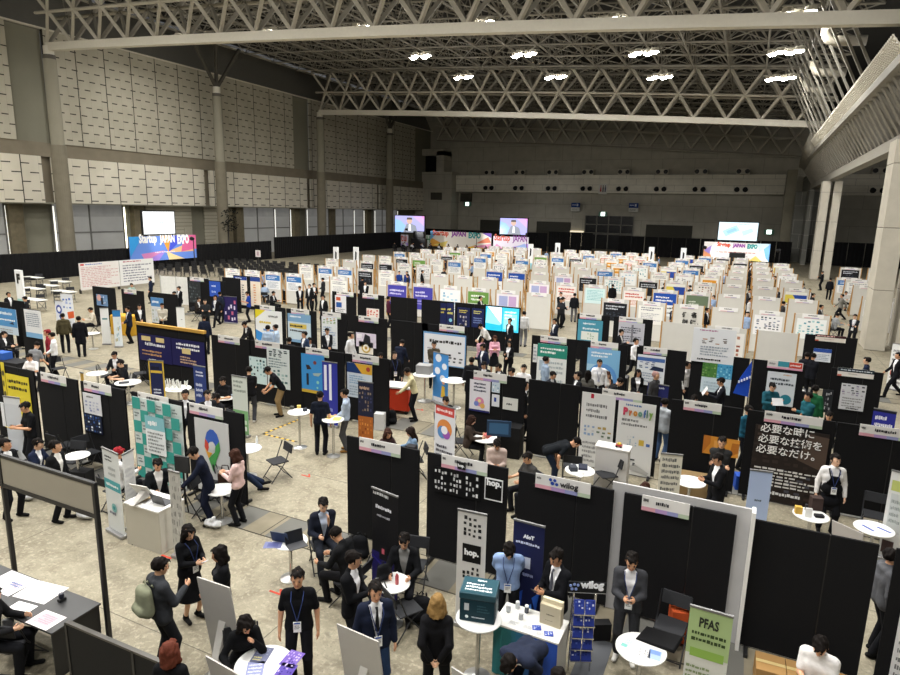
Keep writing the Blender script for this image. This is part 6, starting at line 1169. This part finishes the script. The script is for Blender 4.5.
p = at(258, 249, 2.6); t = thing('pole_sign', 'small white sign on a thin pole before the left drape wall', 'sign', (p.x, p.y, 0)); MB().tube([(0, 0, 0), (0, 0, 2.6)], .03, 6).build('pole', DARKST, t); mb = MB(); art(mb, 'e0d8d8;R .3 .2 .7 .8 b8a0a8', (-.28, -.04, 1.9), (1, 0, 0), (0, 0, 1), .56, .6, 1, .03); mb.build('sign_plate', PRINT, t)

# loose things around the nearest booths
low_table(221, 489, .38, 'round white table hidden behind the person in a pink blouse'); chair(at(209, 515, 0), 60, 'black folding chair before the map pin booth, nearer one'); chair(at(215, 497, 0), -30, 'black folding chair before the map pin booth, farther one')
t = thing('camera_stand', 'black display on a tripod left of the person leaning in dark navy', 'stand', at(186, 520, 0), .2); MB().box(-.17, -.02, 1.05, .17, .02, 1.4).build('display', BLACKM, t, bevel=.01); mb = MB().tube([(0, .02, .35), (0, .02, 1.1)], .02, 6)
for k in range(3): mb.tube([(0, .02, .6), (.35*math.cos(k*2.1), .35*math.sin(k*2.1)+.02, 0)], .014, 5)
mb.build('tripod', BLACKM, t)
p = at(226, 484, .62); t = thing('handbag', 'brown handbag held by the person in a pink blouse', 'bag', p, .4); MB().box(-.16, -.07, 0, .16, .07, .26).build('bag_body', mat('3a261c', .6), t, bevel=.04); MB().tube([(-.1, 0, .24), (-.06, 0, .42), (.06, 0, .42), (.1, 0, .24)], .012, 6).build('bag_handle', mat('2c1c14', .6), t)
def plastic(px, py, label, s=1.):
    t = thing('plastic_bag', label, 'bag', at(px, py, 0)); V, Q = nets(*field([((-.1, 0, .08), (.1, .02, .08), .09*s, .08*s, None, 1, None), ((0, 0, .1), (.03, 0, .2), .08*s, .04*s, None, 1, None)], .02)); V = V+.01*np.sin(V[:, [1, 2, 0]]*60); V[:, 2] -= V[:, 2].min()
    o = bpy.data.objects.new('bag_film', np_mesh('bag_film', V, Q, mat('c9cacb', .35))); COL.objects.link(o); o.parent = t
plastic(26, 500, 'white crumpled plastic bag on the floor below the held up board, left'); plastic(85, 519, 'white crumpled plastic bag on the floor below the held up board, right'); plastic(213, 528, 'clear crumpled plastic bag at the trench by the map pin booth')
for i, (px, py, fc) in enumerate(((9, 470, 60), (73, 478, -40), (90, 470, 30), (66, 462, 120))): chair(at(px, py, 0), fc, f'black folding chair behind the held up board, {ORD[i+1] if i == 0 else ORD[(1, 3, 4, 2)[i]]} from left')
boxthing('floor_case', 'small black case on the floor before the plain black booths', 'case', at(82, 484, 0), .45, .3, .35, .3, '19191b'); low_table(77, 455, .34, 'small round table before the black booth with a star poster'); boxthing('orange_pack', 'peach coloured card on the black booth beside the yellow posters', 'card', at(39, 447, 0), .25, .03, .9, .2, 'd89a78')
boxthing('laptop_bag', 'black bag on the grey cover plate by the brochure rack', 'bag', at(598, 560 + 78, 0), .35, .15, .28, .5, '141416'); boxthing('white_carton', 'white carton behind the black booth with the square logo', 'carton', at(411, 483, 0), .3, .3, .75, .1, 'cfcdca'); boxthing('tool_case', 'dark tool case on the white carton behind the black booth', 'case', at(411, 483, 0)+Vector((0, 0, .75)), .22, .2, .2, .1, '26272b')
for i, (px, py, w_, d_, h_, cl, lab) in enumerate(((806, 510, .05, .05, .12, '2c2c30', 'small dark bottle on the gadget table'), (819, 517, .16, .1, .05, '1c1c20', 'black device on the gadget table'), (176, 390, .25, .18, .04, 'd8d4cc', 'stack of brochures on the table by the navy banner'), (124, 383, .3, .2, .03, '3a3c40', 'dark tablet on the table of the two seated men'), (222, 398, .3, .22, .03, 'e2e2e0', 'stack of papers on the table behind the map pin booth'), (487, 437, .2, .14, .08, 'b8605a', 'reddish pack on the table before the woman in brown'), (583, 468, .28, .2, .05, '2c3040', 'dark tray on the heaped round table'), (573, 470, .2, .16, .1, '3c4048', 'grey gadget on the heaped round table'), (686, 480, .2, .14, .02, 'd8dce0', 'paper on the round table beside the cream text sheet'))):
    hz = {806: .8, 819: .8}.get(px, .72); boxthing('small_item', lab, 'item', at(px, py, hz), w_, d_, h_, .3*i, cl)

def added_stage_light(x, y, z, tx, ty, tz, w, label):  # made-up spotlight and stand, added to brighten a stage banner
    t = thing('added_stage_light', label, 'lamp', (x, y, 0)); MB().tube([(0, 0, 0), (0, 0, z)], .04, 8).build('stand_pole', BLACKM, t)
    for k in range(3): MB().bar((0, 0, .5), (.6*math.cos(k*2.1), .6*math.sin(k*2.1), .02), .04).build('leg', BLACKM, t)
    d = (Vector((tx, ty, tz))-Vector((x, y, z))).normalized(); MB().tube([(0, 0, z), (d.x*.4, d.y*.4, z+d.z*.4)], [.12, .2], 12).build('lamp_head', BLACKM, t)
    l = bpy.data.lights.new('added_stage_light', 'SPOT'); l.energy = w; l.spot_size = math.radians(75); l.spot_blend = .6; l.shadow_soft_size = .15
    o = bpy.data.objects.new('added_stage_beam', l); COL.objects.link(o); o.location = (x+d.x*.5, y+d.y*.5, z+d.z*.5); o.rotation_euler = d.to_track_quat('-Z', 'Y').to_euler()
added_stage_light(-49.5, 87.6, 3.2, -45, 93, 2.2, 650, 'black stage light added on a stand before the centre banners, left'); added_stage_light(-37.5, 88.4, 3.2, -36, 93, 2.2, 650, 'black stage light added on a stand before the centre banners, middle'); added_stage_light(-29.5, 88.4, 3.2, -32, 93, 2.2, 500, 'black stage light added on a stand before the centre banners, right')
added_stage_light(-4.6, 74.6, 3.0, -2.2, 77, 2.2, 170, 'black stage light added on a stand left of the right stage banner'); added_stage_light(3.0, 74.6, 3.0, .8, 77, 2.2, 170, 'black stage light added on a stand right of the right stage banner')
added_stage_light(-47., 43.0, 3.2, -52, 45, 3.2, 500, 'black stage light added on a stand before the far left banner')
# ================================================================== WHO STANDS WHERE
def apex(f):
    me = f['hair']; co = np.zeros(len(me.vertices)*3); me.vertices.foreach_get('co', co); co = co.reshape(-1, 3); return co[co[:, 2].argmax()]
def P(hx, hy, face, label, pose='stand', top='jacket', tc='17181c', seat=None, **k):
    """place a person so that the crown of the head is seen at (hx,hy)"""
    sex = k.get('sex', 'm'); f = figure(pose, top, k.get('bottom', 'trousers'), k.get('hair', 'short'), sex, k.get('h', .017)); s = k.get('scale') or (1.0 if sex == 'm' else .94); k['scale'] = s
    a = apex(f)*s; zb = k.pop('zb', 0.); p = at(hx, hy, a[2]+zb); r = math.atan2(-p.y, -p.x)+math.radians(face)+PI/2
    pos = (p.x-(math.cos(r)*a[0]-math.sin(r)*a[1]), p.y-(math.sin(r)*a[0]+math.cos(r)*a[1]), zb)
    t = person(pos, face, label, pose, top, tc, faceworld=math.degrees(r)-90, **k)
    if pose.startswith('sit') and seat != False:
        CHN[0] += 1; dup(CHAIR, (pos[0], pos[1], 0), r, ' '.join(('black folding chair under the '+label.split(',')[0]).split()[:16]), None)
    return t
def held(t, name, label, cat, dx, dy, dz, size, col, rx=0, rz=0):
    s = t.scale[0]; M = Matrix.Translation(t.location)@Matrix.Rotation(t.rotation_euler[2], 4, 'Z')@Matrix.Translation((dx*s, dy*s, dz*s))@Matrix.Rotation(math.radians(rx), 4, 'X')@Matrix.Rotation(math.radians(rz), 4, 'Z')
    w, d, h_ = size; o = MB().box(-w/2, -d/2, -h_/2, w/2, d/2, h_/2).build(name, mat(col, .4), None, bevel=.003); o.matrix_world = M; return tag(o, label, cat)
# nearest people
N = dict(h=.0145)
t = P(631, 551, 2, 'person in grey suit and white shirt looking down at hands, before the framed black booth', 'phone', 'jacket', '3a3b3f', bc='2f3033', shoe='d8d6d0', badge=True, **N); held(t, 'phone', 'phone held by the person in the grey suit', 'phone', 0, -.42, 1.2, (.07, .14, .01), '16171b', -30)
P(510, 541, 0, 'person in light blue shirt with bowed head, hands behind the back', 'bow', 'shirt', '8ba3cc', badge=True, **N)
t = P(557, 547, -45, 'person in black suit with striped tie holding a phone beside the navy banner', 'phone', 'jacket', '131418', tie='4a4c55', **N); held(t, 'phone', 'phone held by the person in black suit and striped tie', 'phone', 0, -.42, 1.2, (.07, .14, .01), '1c1d22', -30)
P(508, 653, -25, 'person in dark navy suit bending forward in front of the draped desk', 'bend', 'jacket', '252b3d', bc='1a1e2a', **N)
P(557, 668, 30, 'person at the bottom edge of whom only dark hair shows, right of the desk', 'sit', 'jacket', seat=False, **N)
P(440, 594, 176, 'person with a blonde bob in black suit seen from behind, hands clasped at the back', 'back', 'jacket', '131316', hair='bob', hc='84683f', sex='f', scale=.97, **N)
P(374, 580, 12, 'person in navy suit, dark tie and badge looking down, behind the grey board', 'stand', 'jacket', '1a2032', bc='24344f', tie='101114', badge=True, **N)
t = P(351, 552, 62, 'person in black jacket and white top holding a black folder', 'folder', 'jacket', '111215', **N); held(t, 'folder', 'black folder held by the person in black jacket behind the navy suit', 'folder', 0, -.36, 1.2, (.32, .02, .23), '101113', -15)
P(336, 526, -125, 'person in black jacket with a yellow collar leaning over the laptop table', 'sitwork', 'jacket', '151618', shirt='c8bb6a', bc='141417', **N)
P(321, 497, 12, 'person in navy jacket and pale blue shirt drinking at the round table', 'sitmouth', 'jacket', '1a1e2a', shirt='b4c0d4', bc='22252d', **N)
P(297, 567, -8, 'person in black t-shirt and badge standing with arms hanging in the aisle', 'stand', 'tee', '101114', badge=True, **N)
P(403, 532, -12, 'person in black jacket sitting at the round table with a bag on it', 'sit', 'jacket', '121316', shirt='7a7a78', bc='1a1b20', seat=False, **N)
P(245, 615, 8, 'person with long dark hair in black, hand on cheek, seated at the flyer table', 'sitcheek', 'knit', '0f1012', hair='long', sex='f', **N)
t = P(186, 524, 32, 'person with long dark hair in a long black dress looking at a phone', 'phone', 'dress', '0f1013', bottom='skirt', bc='0e0f12', hair='long', sex='f', badge=True, **N); held(t, 'phone', 'white phone held by the person in a long black dress', 'phone', 0, -.42, 1.2, (.07, .14, .012), 'd8d6d8', -30)
P(219, 544, -85, 'person with short black hair in black facing left, behind the grey display board', 'clasp', 'jacket', '111215', shirt='2a2a2c', hair='bob', sex='f', **N)
t = P(159, 558, 112, 'person in dark grey hoodie wearing a green backpack', 'phone1', 'hoodie', '34363a', bc='1d1e22', **N)
r = t.rotation_euler[2]; bp = bag((t.location.x-math.sin(r)*.2, t.location.y+math.cos(r)*.2, .98), r+PI, 'green backpack worn by the person in a grey hoodie', '80836d')
P(168, 643, 150, 'person with reddish brown hair in black, seen from behind the low divider', 'stand', 'tee', '121316', hair='bob', hc='5a2e22', sex='f', **N)
P(-12, 585, 60, 'person cut by the left edge, writing at the black table', 'sit', 'knit', '1a1a1c', seat=False, **N)
P(3, 438, 40, 'person with dark hair in black at the left edge, behind the held up board', 'stand2', 'jacket', '121316', **N)
P(53, 440, 55, 'smiling person in black jacket and white tee, behind the held up board', 'stand2', 'jacket', '141518', shirt='dcdad4', **N)
t = P(25, 401, -70, 'person in black t-shirt looking at a phone before the yellow posters', 'phone', 'tee', '141518', **N); held(t, 'phone', 'phone held by the person before the yellow posters', 'phone', 0, -.42, 1.2, (.07, .14, .01), 'c8b048', -30)
P(36, 438, 60, 'person in navy seated behind the smiling person', 'sit', 'jacket', '1a2238', **N)
P(156, 458, 15, 'person in black jacket and white tee seated behind the white counter', 'sit', 'jacket', '16191c', shirt='e4e2de', **N)
P(193, 446, -88, 'person in dark navy suit leaning to the left beside the white counter', 'reach', 'jacket', '151a2a', bc='161b2c', shirt='1c2030', **N)
P(118, 447, 120, 'person with red hair in white behind the tall stand sign', 'sit', 'knit', 'd4d2d0', hc='8a1f26', **N)
P(236, 448, -118, 'person in pale pink blouse and black trousers facing the map pin booth', 'phone', 'shirt', 'd8b9b4', hair='bob', hc='3a241c', sex='f', **N)
P(222, 437, 92, 'person seated behind the black end panel with legs stretched out', 'sitfar', 'jacket', '1c2334', bc='1f2a40', **N)
P(320, 391, 168, 'person in dark t-shirt and black trousers seen from behind at the standing tables', 'stand', 'tee', '151a26', bc='121318', **N)
P(345, 388, -98, 'person in pale blue shirt and grey trousers at the standing table', 'clasp', 'shirt', 'a4b2c6', bc='4c4c4e', shoe='8a6434', **N)
P(250, 366, 172, 'person in black tee with white back print watching the aqua booth', 'clasp', 'tee', '141417', bc='3a3b3f', shoe='a8a49c')
P(268, 366, -80, 'person in black tee and khaki trousers leaning left at the aqua booth', 'lean', 'tee', '15161a', bc='8a7350')
P(387, 428, 25, 'person with brown hair behind the lone black booth', 'sit', 'knit', '3a2a2a', hair='bob', hc='3a241c', sex='f')
P(411, 426, -80, 'person with long hair in denim behind the lone black booth', 'sit', 'shirt', '6f87a0', hair='long', hc='241a16', sex='f', bc='1a1b20')
P(394, 351, 15, 'person in black with badge standing behind the orange cart', 'stand2', 'knit', '141417', badge=True)
P(407, 367, -82, 'person in cream shirt bending over the orange cart', 'reach', 'shirt', 'd2c8a0', bc='17181c')
P(402, 339, 150, 'person in navy seen from behind before the bare black booths', 'reach', 'knit', '161c2c')
P(433, 341, 8, 'person in olive grey shirt before the scooter poster', 'clasp', 'shirt', '4a4438')
P(471, 415, 85, 'person in long brown coat seated at a laptop table', 'sit', 'coat', '3a302a', shirt='2a2422', hair='bob', hc='2c1c16', sex='f', seat=False, **N)
P(498, 438, 0, 'person in pale pink sweater with bowed head, behind the booth with the three-letter logo', 'sitphone', 'knit', 'b8a59c', bc='222226', **N)
P(528, 451, -55, 'person in dark grey top behind the black booth with the blue dotted logo', 'sit', 'tee', '3d3c3b', **N)
P(577, 437, 100, 'person in black tee and jeans bending toward the tall white posters', 'bend', 'tee', '15181c', bc='1d2636', **N)
P(645, 481, -40, 'person of whom brown hair shows above the white partition', 'sit', 'knit', '3a2a24', hc='3a241c', hair='bob', sex='f', **N)
P(665, 398, 150, 'person in light grey hoodie and jeans right of the rainbow lettered poster', 'cross', 'hoodie', 'a8adb2', bc='3f5474')
P(723, 436, 0, 'person in dark grey shirt with arms crossed before the orange poster', 'cross', 'shirt', '2c2c2c', **N)
P(719, 452, -60, 'person in black suit looking at a phone before the orange poster', 'phone', 'jacket', '121316', **N)
t = P(836, 453, 18, 'person in white shirt and black apron standing before the bare black booth', 'stand2', 'shirt', 'e6e4e2', bc='121317', badge=True, **N)
f_ = figure('stand2', 'shirt', 'trousers', 'short', 'm', .0145); mb = MB()
V, Q = nets(*field([((-.075, -.025, .72), (.075, -.025, .72), .14, .14, (0, 1, 0), 1.0, None), ((-.06, -.025, 1.0), (.06, -.025, 1.0), .14, .14, (0, 1, 0), 1.0, None), ((-.06, -.025, 1.22), (.06, -.025, 1.22), .14, .135, (0, 1, 0), 1.0, None)], .016, .03))
V, Q = trim(V, Q, lambda c: (c[:, 1] < .03) & (c[:, 2] < 1.3) & (abs(c[:, 0]) < .06+.14*np.clip((1.32-c[:, 2])/.3, 0, 1)))
o = bpy.data.objects.new('apron', np_mesh('apron', V, Q, CLOTH)); COL.objects.link(o); o.parent = t; o.color = lin4('101114')
mb.tube([(-.07, -.13, 1.27), (-.1, -.07, 1.42), (-.09, .08, 1.42), (.08, .11, 1.1)], .012, 5).tube([(.07, -.13, 1.27), (.1, -.07, 1.42), (.09, .08, 1.42), (-.08, .11, 1.1)], .012, 5).build('apron_strap', BLACKC, t)
P(748, 405, 55, 'person in teal shirt standing at the side of the black booth with orange poster', 'clasp', 'shirt', '1f5266')
t = P(772, 382, 25, 'person in teal jacket reading a white sheet before the teal book poster', 'read', 'shirt', '1f4f5c'); held(t, 'paper', 'white sheet read by the person in teal', 'paper', 0, -.46, 1.28, (.3, .005, .22), 'e4e4e4', -30)
P(810, 392, -50, 'person in teal shirt with raised arms right of the teal book poster', 'cross', 'shirt', '1f5560')
P(816, 385, 160, 'person in green behind the person in teal with raised arms', 'stand', 'hoodie', '1d5636')
t = P(722, 377, -82, 'person in black suit reading papers before the forest photographs', 'read', 'jacket', '17181e'); held(t, 'paper', 'white booklet read by the person in black suit', 'paper', 0, -.46, 1.28, (.34, .01, .26), 'e2e0de', -30)
P(829, 411, -10, 'person drinking from a white cup behind the photo wall', 'sitmouth', 'jacket', '1a1b1e')
P(695, 394, -30, 'person with bowed head left of the suit reading papers', 'sitphone', 'jacket', '1a1a1c')
P(869, 357, -95, 'person in dark navy top at the right end of the third row', 'stand', 'knit', '1a2338')
P(900, 352, -60, 'person striding at the right edge in black', 'walk', 'jacket', '15161a')
P(808, 352, 175, 'person in dark suit seen from behind, left of two at the double header booth', 'stand', 'jacket', '171920')
P(815, 353, 160, 'person in dark suit seen from behind, right of two at the double header booth', 'clasp', 'jacket', '15171d')
P(855.5, 314, -15, 'person in dark suit with folded arms by the big right pillar', 'cross', 'jacket', '25272c', badge=True)
P(843, 294, -70, 'person in grey top and dark trousers walking toward the right booths', 'walk', 'knit', '77756f')
P(831, 278, 170, 'person in black seen from behind at the far right aisle', 'stand', 'jacket', '141519')
P(823, 271, -100, 'person in black and white at the far right aisle', 'phone', 'jacket', '16171b')
P(838, 313, 120, 'person in pale grey seated by the last right white booth', 'sit', 'knit', '9a9ea2')
P(846, 291, 40, 'person in white seated at a white table far right', 'sit', 'shirt', 'd4d2d0')
P(823, 636, -8, 'person with curly dark hair in a white tee at the bottom right', 'sitphone', 'tee', 'e6e4e2', bc='2a2c34', seat=False, **N)
P(890, 548, 120, 'person in grey behind the black booth at the right edge', 'stand2', 'hoodie', '55565a')
# middle crowd
M_ = [(481, 323, -70, 'person in white blouse leaning over a table before the cyan screens', 'lean', 'shirt', 'd8d6d4'), (494.5, 335, 5, 'person in pink top and black skirt with raised hands', 'phone', 'knit', 'd8a4b4', dict(sex='f', hair='long', hc='3a2018', bottom='skirt')),
 (481, 336, 40, 'person in pink top left of the one in a black skirt', 'clasp', 'knit', 'd0a0b0', dict(sex='f', hair='bob')), (483, 343, -60, 'person in navy suit before the two pink tops', 'phone1', 'jacket', '20263a'),
 (508.5, 340, -25, 'person in black suit holding white papers in the middle aisle', 'folder', 'jacket', '141518', dict(sex='f', hair='bob')), (472, 357, 178, 'person in black seen from behind left of the heart poster booth', 'stand', 'coat', '1a1b1e'),
 (483.5, 361, -30, 'person with glasses behind the colourful paper poster booth', 'sit', 'jacket', '1c1d20'), (499, 363, -60, 'person in black and white behind the colourful paper poster booth', 'sit', 'jacket', '1a1b1e'),
 (524, 364, -15, 'person in white shirt, right of two behind the header board', 'stand', 'shirt', 'e2e0e0'), (512, 367, -60, 'person in white shirt, left of two behind the header board', 'phone', 'shirt', 'dedcdc'),
 (524, 381, 90, 'person in black standing at the right end of the heart poster booth', 'stand', 'jacket', '141518'), (510.5, 318, -55, 'person in black suit before the right cyan screen', 'stand2', 'jacket', '17191e'),
 (524.5, 311, 170, 'person in white patterned shirt and grey trousers seen from behind', 'stand', 'shirt', 'cfcfcf', dict(bc='77777a')), (555, 318, -60, 'person in navy with a camera by the blank white booth', 'clasp', 'jacket', '1c2230'),
 (545.5, 356, 110, 'person in grey blue shirt before the green-headed poster', 'stand', 'shirt', '8fa0b4'), (552.5, 371, 60, 'person in dark suit before the green-headed poster', 'sit', 'jacket', '20242c'),
 (579, 371, -70, 'person in dark top with white collar left of the long haired person', 'stand', 'jacket', '181a1e'), (588.5, 370, 170, 'person with long hair in grey checks seen from behind', 'stand', 'knit', '55544f', dict(sex='f', hair='long')),
 (607, 371, 20, 'person with brown hair in white and black, hand at the chin', 'sitmouth', 'jacket', '17181c', dict(shirt='e8e4de', sex='f', hair='bob', hc='3a241a', seat=False)), (599.5, 359, 5, 'person in white shirt with lanyard before the sky blue poster', 'stand', 'shirt', 'e8e8ea', dict(badge=True)),
 (620, 377, 100, 'person in black bending toward the right at the sky blue poster', 'lean', 'jacket', '141417'), (637.5, 369, 15, 'person in black suit and white shirt before the blue car poster', 'clasp', 'jacket', '131417', dict(sex='f', hair='bob')),
 (655, 371, 60, 'person with pinkish hair in grey before the blue car poster', 'stand', 'knit', '3c3c3e', dict(hc='9a7a74')), (635.3, 338, 60, 'person in white shirt with a grey bag at the grey text poster', 'walk', 'shirt', 'd8d8da'),
 (621, 329, 70, 'person in black suit before the grey text poster', 'phone1', 'jacket', '131418'), (698, 344, 40, 'person with dark hair above the narrow black panel, forest booth', 'stand', 'jacket', 'c8c6c4'),
 (687, 361, 70, 'person in white and black in the gap beside the car poster booth', 'stand', 'shirt', 'd0cecc'), (613, 284, 175, 'person in long black coat seen from behind, right of two tall ones', 'stand', 'coat', '131417'),
 (607, 281, 165, 'person in black suit seen from behind, left of two tall ones', 'stand', 'jacket', '131417'), (575, 293, 172, 'person in black top and grey trousers walking away in the main aisle', 'stand', 'knit', '16171b', dict(bc='5a5a5c')),
 (560.5, 292, 20, 'person in black standing at the corner of the blank white booth', 'clasp', 'jacket', '15161a'), (589, 291, -95, 'person in black leaning over a table in the main aisle', 'lean', 'jacket', '15161a'),
 (563, 297, 60, 'person in black suit with white papers in the main aisle', 'folder', 'jacket', '17181c'), (646, 266, 60, 'person in black before the yellow sheet, far middle', 'stand', 'jacket', '16171b'), (621, 269, -60, 'person in black standing among the far white booths', 'stand', 'jacket', '18191d'),
 (626, 271, 60, 'person in dark clothes beside another among far white booths', 'clasp', 'jacket', '1c1d22'), (660, 265, 10, 'person in navy in the far crowd by the drape wall', 'stand', 'jacket', '1d2438')]
for q in M_:
    k = q[7] if len(q) > 7 else {}; P(q[0], q[1], q[2], q[3], q[4], q[5], q[6], **k)
# left half
L_ = [(62.5, 313, 178, 'person in olive jacket seen from behind at far left', 'stand', 'hoodie', '4a4430'), (78.5, 316, 178, 'person in black seen from behind, right of the olive jacket', 'stand', 'coat', '141519'),
 (90.5, 307, -80, 'person in beige top seated at a white table', 'sit', 'knit', 'c8c0b0'), (52, 332, -95, 'person in white shirt and dark trousers facing left', 'clasp', 'shirt', 'e2e2e4'), (48, 329, -90, 'person with red cap beside the white shirt', 'stand', 'knit', '8a2a34', dict(hc='7a2028')),
 (36.5, 341, 140, 'person in grey striped tee leaning on the counter', 'reach', 'tee', '77787a'), (28.5, 353, -40, 'person in white tee seated behind the black booth', 'sit', 'tee', 'e4e2e2'), (3, 331, 60, 'person in black seated at the left edge before the blue poster', 'sit', 'jacket', '1c1d20'),
 (7.5, 292, 40, 'person in black with glasses at the left edge, behind the blue poster', 'stand', 'jacket', '17181b'), (25, 296, -95, 'person with raised bare arm beside the letter F sign', 'phone1', 'tee', '1c1d20'),
 (113.5, 351, -30, 'person in black and white shirt, left of two seated men', 'sit', 'jacket', '17181b'), (120.5, 359, -75, 'person in black tee, right of two seated men', 'sit', 'tee', '14161a'), (127.5, 306, -75, 'person in navy suit standing before the yellow cloth', 'clasp', 'jacket', '1a2030'),
 (138, 304, 15, 'person in black holding something right of the navy suit', 'clasp', 'jacket', '17171a'), (161, 303, -10, 'person in beige shirt with clasped hands', 'clasp', 'shirt', 'b8b2a4'), (150.5, 276.5, -100, 'person in navy at the end of the long white board', 'stand2', 'jacket', '1c2438'),
 (131, 283, 30, 'person with a pale green collar seated before the white board', 'sit', 'shirt', '9ab0a8'), (178.5, 286, -60, 'person in black behind the person in white by the framed screen', 'clasp', 'jacket', '16171a'), (174, 291, -50, 'person in white seated by the framed screen', 'sit', 'shirt', 'dcdad8'),
 (204.5, 299, 5, 'person in dark grey jacket with folded arms', 'cross', 'hoodie', '25272a'), (215.5, 295, -40, 'person in black suit striding with a badge', 'walk', 'jacket', '17181d', dict(badge=True)), (219.5, 291.5, 150, 'person in navy before the bright blue poster', 'stand', 'jacket', '222838'),
 (204, 315, 175, 'person in navy suit seen from behind above the navy banner', 'stand', 'jacket', '1b2133'), (198, 297, 60, 'person in brown seated in the left group', 'sit', 'jacket', '2a2420'), (247.5, 291, -80, 'person in bright blue tee by the cream banners', 'phone', 'tee', '1f3f9a'),
 (299, 286, 5, 'person in black with badge before the blue-topped white booth', 'clasp', 'jacket', '141518'), (313.5, 283, 20, 'person in black holding white papers before the white booths at left', 'folder', 'jacket', '151619'), (309.5, 284, -30, 'person in black beside the one holding papers', 'stand', 'jacket', '17181b'),
 (273, 291, 60, 'person in black leaning at the black counter', 'sit', 'jacket', '1a1b1e'), (265, 283, 170, 'person in pale blue shirt at the pinkish poster', 'sit', 'shirt', '9fb2cc'), (323.5, 295, -40, 'person in black suit with white lapel standing at the left white booths', 'stand', 'jacket', '17181c'),
 (267.5, 325, 150, 'person in light blue shirt, left of two at the yellow poster', 'stand', 'shirt', 'a8bcd4'), (276, 324, -100, 'person in light blue shirt, right of two at the yellow poster', 'clasp', 'shirt', 'b4c8e0'), (305, 331, -60, 'person whose face shows beside the sky poster', 'stand', 'jacket', '2a3a55'),
 (326, 328, 20, 'person in dark suit before the poster of fields', 'clasp', 'jacket', '1b1d22'), (289, 337, 160, 'person with dark hair behind the aqua booth', 'stand', 'jacket', '1c1d21'), (309, 337, -30, 'person with curly hair behind the blue poster booth', 'sit', 'jacket', '2a2a2c'),
 (244.5, 321, -60, 'person in black with brown bag behind the plain black booth', 'reach', 'jacket', '17171a'), (350, 332, 60, 'person in white shirt before the pinkish screen', 'stand2', 'shirt', 'd4d4d6'), (384, 270, -15, 'person in blue suit with badge before the far white booths', 'phone', 'jacket', '1f2f60'),
 (391, 270, 60, 'person in black right of the blue suit', 'stand', 'jacket', '17181c'), (399, 271, 10, 'person in blue polo, left of two', 'stand', 'shirt', '23408a'), (407, 271, -30, 'person in blue polo, right of two', 'stand', 'shirt', '23408a'), (413.5, 266, 150, 'person in black suit by the blue poster, far middle', 'stand', 'jacket', '15161a'),
 (362.5, 277, 175, 'person in black seen from behind at the white booths, middle left', 'stand', 'coat', '16171b'), (344, 279, 60, 'person in black seated among the white booths', 'sit', 'jacket', '1a1b1f'), (380, 352, -40, 'person with dark hair low behind the gold emblem poster', 'sit', 'jacket', '1a1a1d'),
 (335, 304, 30, 'person in white and black at the small white poster booth', 'sit', 'shirt', 'c8c8cc'), (388, 296, 100, 'person in wine red top beside the bare black booth', 'stand', 'knit', '4a1f30'), (222, 376, -40, 'person in black behind the white green banner', 'sit', 'tee', '16171a'),
 (185, 389, -20, 'person in black jacket with white shirt behind the map pin booth, left', 'stand', 'jacket', '15171c'), (206, 390, 20, 'person in pale top behind the map pin booth, middle', 'stand', 'jacket', '1d1e22'), (216, 393, -60, 'person in dark tee behind the map pin booth, right', 'sit', 'tee', '1a1b1e'),
 (445, 396, 20, 'person behind the coloured swirl banner', 'sit', 'jacket', '1b1c20'), (480, 296, 60, 'person in black before the green-topped white booth', 'stand', 'jacket', '16171b'), (485, 304, -60, 'person of whom a face shows above the navy posters', 'sit', 'jacket', '1a1b1f'),
 (461, 324, 10, 'person in black with white collar before the navy tall posters', 'sit', 'jacket', '17181c'), (422, 270, 70, 'person in black far back near the green header', 'stand', 'jacket', '17181c'), (430, 268, -50, 'person in black by the middle left white booths', 'stand', 'jacket', '18191d')]
for q in L_:
    k = q[7] if len(q) > 7 else {}; P(q[0], q[1], q[2], q[3], q[4], q[5], q[6], **k)
# far visitors among the white booths: in the gaps between the columns of booths
RR = random.Random(21); far = 0
OUT = [('jacket', '15161a', 'black suit'), ('jacket', '1d2333', 'navy suit'), ('shirt', 'd8d8da', 'white shirt'), ('knit', '2a2b2f', 'dark sweater'), ('jacket', '3a3a3e', 'grey suit'), ('shirt', '8fa4c4', 'pale blue shirt')]
for k in range(4, 12):
    for blk, (x0, bn) in BLK.items():
        codes = PLAN.get((blk, k))
        if not codes: continue
        cnt = 0
        for i in range(len(codes)):
            if codes[i] == '.': continue
            for rep in range((RR.random() < .7)+(RR.random() < (.25 if k < 9 else .4))):
                top, tc, nm = RR.choice(OUT); cnt += 1; x = x0+1.765*(i+1)-.15+RR.uniform(-.2, .2); y = YR[k]+(1.1+2.2*rep)+RR.uniform(0, 1.1); po = RR.choice(('stand', 'stand2', 'clasp', 'phone', 'cross'))
                person((x, y, 0), RR.uniform(-120, 120), f'person in {nm} behind {ORD[k-3]} row of the {blk} white block, {ORD[cnt]} from left', po, top, tc, h=.026, sex='m')

for r in range(2):
    for c in range(13):
        if RR.random() < .15: continue
        x, y = -48.5+c*1.5+r*.5, 82.5+r*2.2; o = seat0.copy(); COL.objects.link(o); o.location = (x, y, 0); o.rotation_euler = (0, 0, PI)
        tag(o, f'black stage chair, {ORD[c+1]} from left, {ORD[r+1]} row before the centre stage', 'chair', 'black seats before the centre stage')
        person((x, y, 0), 0, f'person seated in the {ORD[r+1]} audience row before the centre stage, {ORD[c+1]} from left', 'sit', 'jacket', RR.choice(('15161a', '1d2230', '2a2a2c', 'c8c8cc')), h=.026, faceworld=90+RR.uniform(-20, 20))
